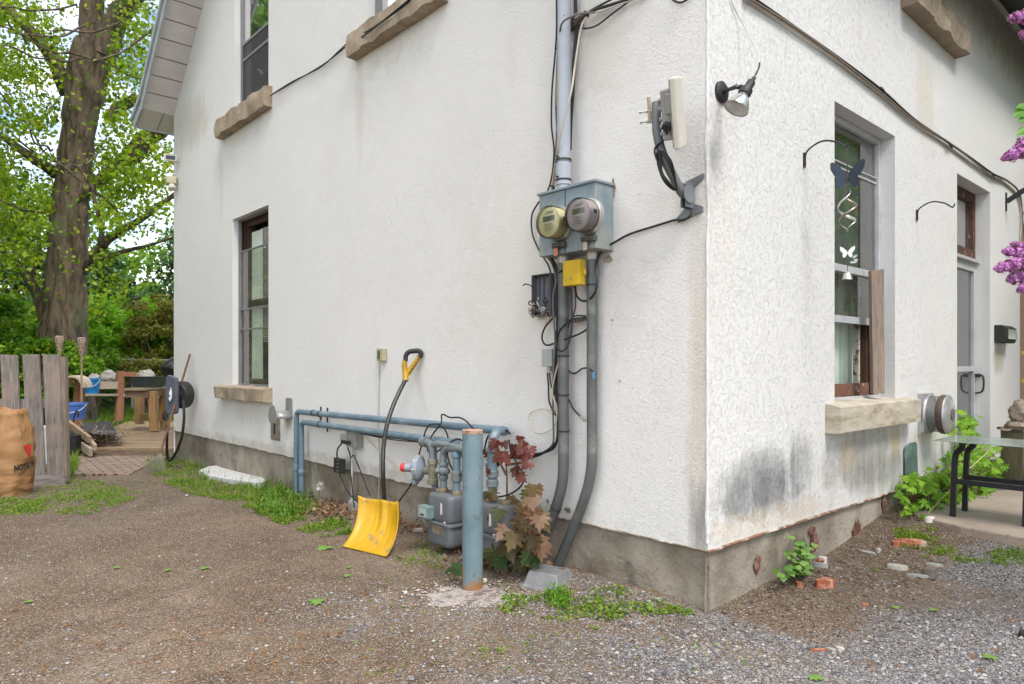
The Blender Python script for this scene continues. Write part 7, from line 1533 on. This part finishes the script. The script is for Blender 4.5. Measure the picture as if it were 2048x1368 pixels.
sapling('maple sapling with drooping red and bronze leaves between post and conduits', b0, stems, [
    ('red_leaves', red, items([(1008, 885, 5, 14, 6, .06, .09), (990, 905, 5, 9, 12, .08, .11), (1043, 900, 6, 11, 14, .06, .10), (1030, 945, 4, 12, 8, .06, .10), (1052, 880, 3, 8, 6, .05, .07), (1000, 930, 2, 20, 10, .04, .07)], r, .24)),
    ('bronze_leaves', bro, items([(1055, 985, 6, 15, 12, .09, .14), (1070, 1030, 8, 14, 14, .10, .15), (1045, 1055, 11, 22, 18, .10, .16), (985, 1085, 9, 14, 22, .10, .15), (1030, 1095, 11, 26, 14, .10, .15), (940, 1090, 6, 14, 14, .08, .12), (1000, 1020, 3, 10, 10, .10, .13), (975, 980, 2, 8, 10, .09, .12)], r, .26)),
    ('green_leaves', grn, items([(918, 1125, 3, 5, 8, .18, .23), (1000, 1115, 4, 26, 8, .10, .14), (1065, 1112, 2, 8, 6, .09, .11)], r, .34))])
lime = leafmat('lime_maple', [(.12, .28, .02), (.19, .38, .03), (.28, .47, .04), (.15, .32, .02)], .4, .45)
def rsap(lab, base, spec, seed, s0, s1, stemn=7):
    r = random.Random(seed); o = thing('maple_sapling', lab, 'sapling', base, 'green maple saplings by the patio'); it = []; g = MB()
    for (px, py, n, rx, ry, of) in spec:
        for i in range(n):
            c = Rp(px+r.gauss(0, rx), py+r.gauss(0, ry), of+r.uniform(-.13, .13)); 
            if c.z < .2: c.z = .2+r.random()*.08
            d = V((r.uniform(-1, 1), r.uniform(-.8, .3), r.uniform(-.6, .25))); n_ = V((r.uniform(-.5, .5), -.6, r.uniform(.5, 1.3))); it.append((c, d, n_, r.uniform(s0, s1), .25, LOBES if r.random() < .5 else BROAD))
            if r.random() < .22: g.tube([base+V((r.uniform(-.05, .05), r.uniform(-.05, .05), 0)), (base+c)/2+V((0, 0, .06)), c], [.006, .004, .002], 5, 3)
    g.build('stems', leafmat('sapling_stem', [(.14, .07, .05)]), o); g = MB()
    for q in it: maple(g, *q)
    g.build('foliage', lime, o)
rsap('tall bright green maple sapling behind the glass table', Rw(3.3, .12, .2), [(1932, 848, 26, 10, 10, .10), (1935, 870, 34, 12, 16, .10), (1960, 895, 30, 20, 12, .10), (1985, 950, 40, 14, 20, .2), (1990, 985, 20, 10, 12, .2), (1900, 1010, 30, 14, 10, .12), (1930, 940, 80, 30, 22, .15), (1950, 985, 80, 26, 18, .15), (1925, 1005, 60, 20, 10, .15), (1975, 945, 50, 18, 18, .15), (1925, 900, 16, 10, 16, .12), (1905, 960, 36, 14, 20, .15)], 51, .06, .11)
rsap('shorter green maple sapling at the corner of the glass table', Rw(2.55, .12, .17), [(1825, 957, 34, 14, 9, .08), (1868, 968, 44, 18, 12, .10), (1870, 1000, 40, 14, 14, .12), (1812, 985, 16, 8, 14, .08), (1835, 1015, 14, 16, 10, .08)], 52, .05, .09)
# heart-leaved plant by the foundation
hb = Rw(.98, .05, .03); o = thing('leafy_plant', 'heart-leaved green plant growing up the broken foundation', 'plant', hb); r = random.Random(61); g = MB(); s_ = MB()
tops = [Rp(1582, 1070, .08), Rp(1605, 1072, .08), Rp(1570, 1100, .12), Rp(1612, 1110, .10), Rp(1590, 1130, .12), Rp(1565, 1140, .14)]
for t in tops:
    s_.tube([hb, (hb+t)/2+nR*.03, t], [.005, .004, .002], 5, 3)
    for i in range(11):
        u = r.uniform(.35, 1.05); c = hb.lerp(t, u)+V((r.gauss(0, .018), r.gauss(0, .02), r.gauss(0, .015))); a = r.uniform(0, 2*pi); leafq(g, c, V((cos(a), sin(a)-.4, r.uniform(-.5, .1))).normalized(), (Z+V((0, -.6, 0))).normalized(), r.uniform(.04, .075), r.uniform(.018, .03))
s_.build('stems', leafmat('stem_green', [(.15, .2, .06)]), o); g.build('foliage', leafmat('heart_leaves', [(.09, .2, .04), (.16, .3, .06), (.22, .37, .09)], .3), o)
cable('thin straw stalk leaning across the saplings to the table', [(1846, 1037, .2), (1895, 985, .25), (1925, 950, .28), (1975, 905, .3)], .004, M('straw', (.5, .45, .22), .7), 'dry_stalk', f=Rp, cat='stalk')
# ---------------------------------------------------------------- lilac branches hanging in from the right
YLc = 2.9
li = thing('lilac_bush', 'lilac bush with purple flower panicles reaching in at the right edge', 'lilac', V((2.9, YLc, .15)))
r = random.Random(71); g = MB(); tips = [Pp(2050, 60, YLc), Pp(2052, 290, YLc), Pp(2040, 540, YLc), Pp(2060, 230, YLc)]
for i in range(6): a = V((2.9+.1*i, YLc+.05*i, .15)); t = tips[i % 4]+V((.15, 0, -.02)); g.tube([a, V((3.1, YLc+.1, 1.2+.1*i)), V((2.75, YLc, max(1.2, t.z-.35))), t, tips[i % 4]], [.022, .018, .010, .006, .004], 7, 4)
g.build('branches', bark('lilac_bark', (.12, .10, .08), (.25, .22, .18), 3), li)
petal = leafmat('lilac_petals', [(.38, .12, .42), (.52, .22, .55), (.66, .38, .66), (.45, .16, .45), (.3, .08, .32)], .3, .6)
def panicle(a, b_, rmax, n):
    g = MB()
    for i in range(n):
        u = r.random()**.8; c = a.lerp(b_, u); rr = rmax*((1-u)**.5*.9+.12)*(.45+.6*r.random())*(1+.35*sin(u*19+a.x*40)); v = rv(r); v = (v-(b_-a).normalized()*v.dot((b_-a).normalized())).normalized(); p = c+v*rr+rv(r)*.004
        for k in range(4): an = k*pi/2+r.random(); x = v.orthogonal().normalized(); y = v.cross(x); d = (x*cos(an)+y*sin(an)+v*.25).normalized(); leafq(g, p, d, v, .0105, .0042)
    g.build('panicle', petal, li)
P = lambda x, y, d=0: Pp(x, y, YLc+d)
for (a, b_, rm, n) in ((P(2075, 30), P(2020, 36), .030, 340), (P(2075, 80), P(2042, 66), .025, 200), (P(2075, 290), P(2006, 318), .034, 420), (P(2062, 275), P(2030, 300, .03), .03, 200),
                       (P(2060, 520), P(1992, 538), .034, 420), (P(2062, 505), P(2008, 503, .02), .028, 300), (P(2070, 545), P(2016, 560, .03), .034, 340), (P(2066, 560), P(2038, 582), .026, 220), (P(2060, 500, .03), P(2025, 488), .022, 180)): panicle(a, b_, rm, n)
g = MB(); lm = leafmat('lilac_leaves', [(.05, .16, .02), (.09, .24, .03), (.13, .3, .04)], .35, .4)
for (x, y, tx, ty) in ((2060, 212, 2023, 236), (2062, 208, 2030, 215), (2058, 232, 2035, 246), (2064, 250, 2032, 272), (2066, 262, 2045, 262), (2064, 520, 2046, 505), (2070, 195, 2050, 190)):
    a, b_ = P(x, y), P(tx, ty); d = b_-a; leafq(g, a, d.normalized(), V((0, -1, .5)).normalized(), d.length, d.length*.28)
for i in range(500):
    c = V((r.uniform(2.62, 3.6), YLc+r.uniform(-.3, .5), r.uniform(1.2, 3.1)))
    if (c.x/c.y)*1395+1024 < 2075: continue
    leafq(g, c, rv(r), (Z+rv(r)).normalized(), .07, .02)
g.build('foliage', lm, li)
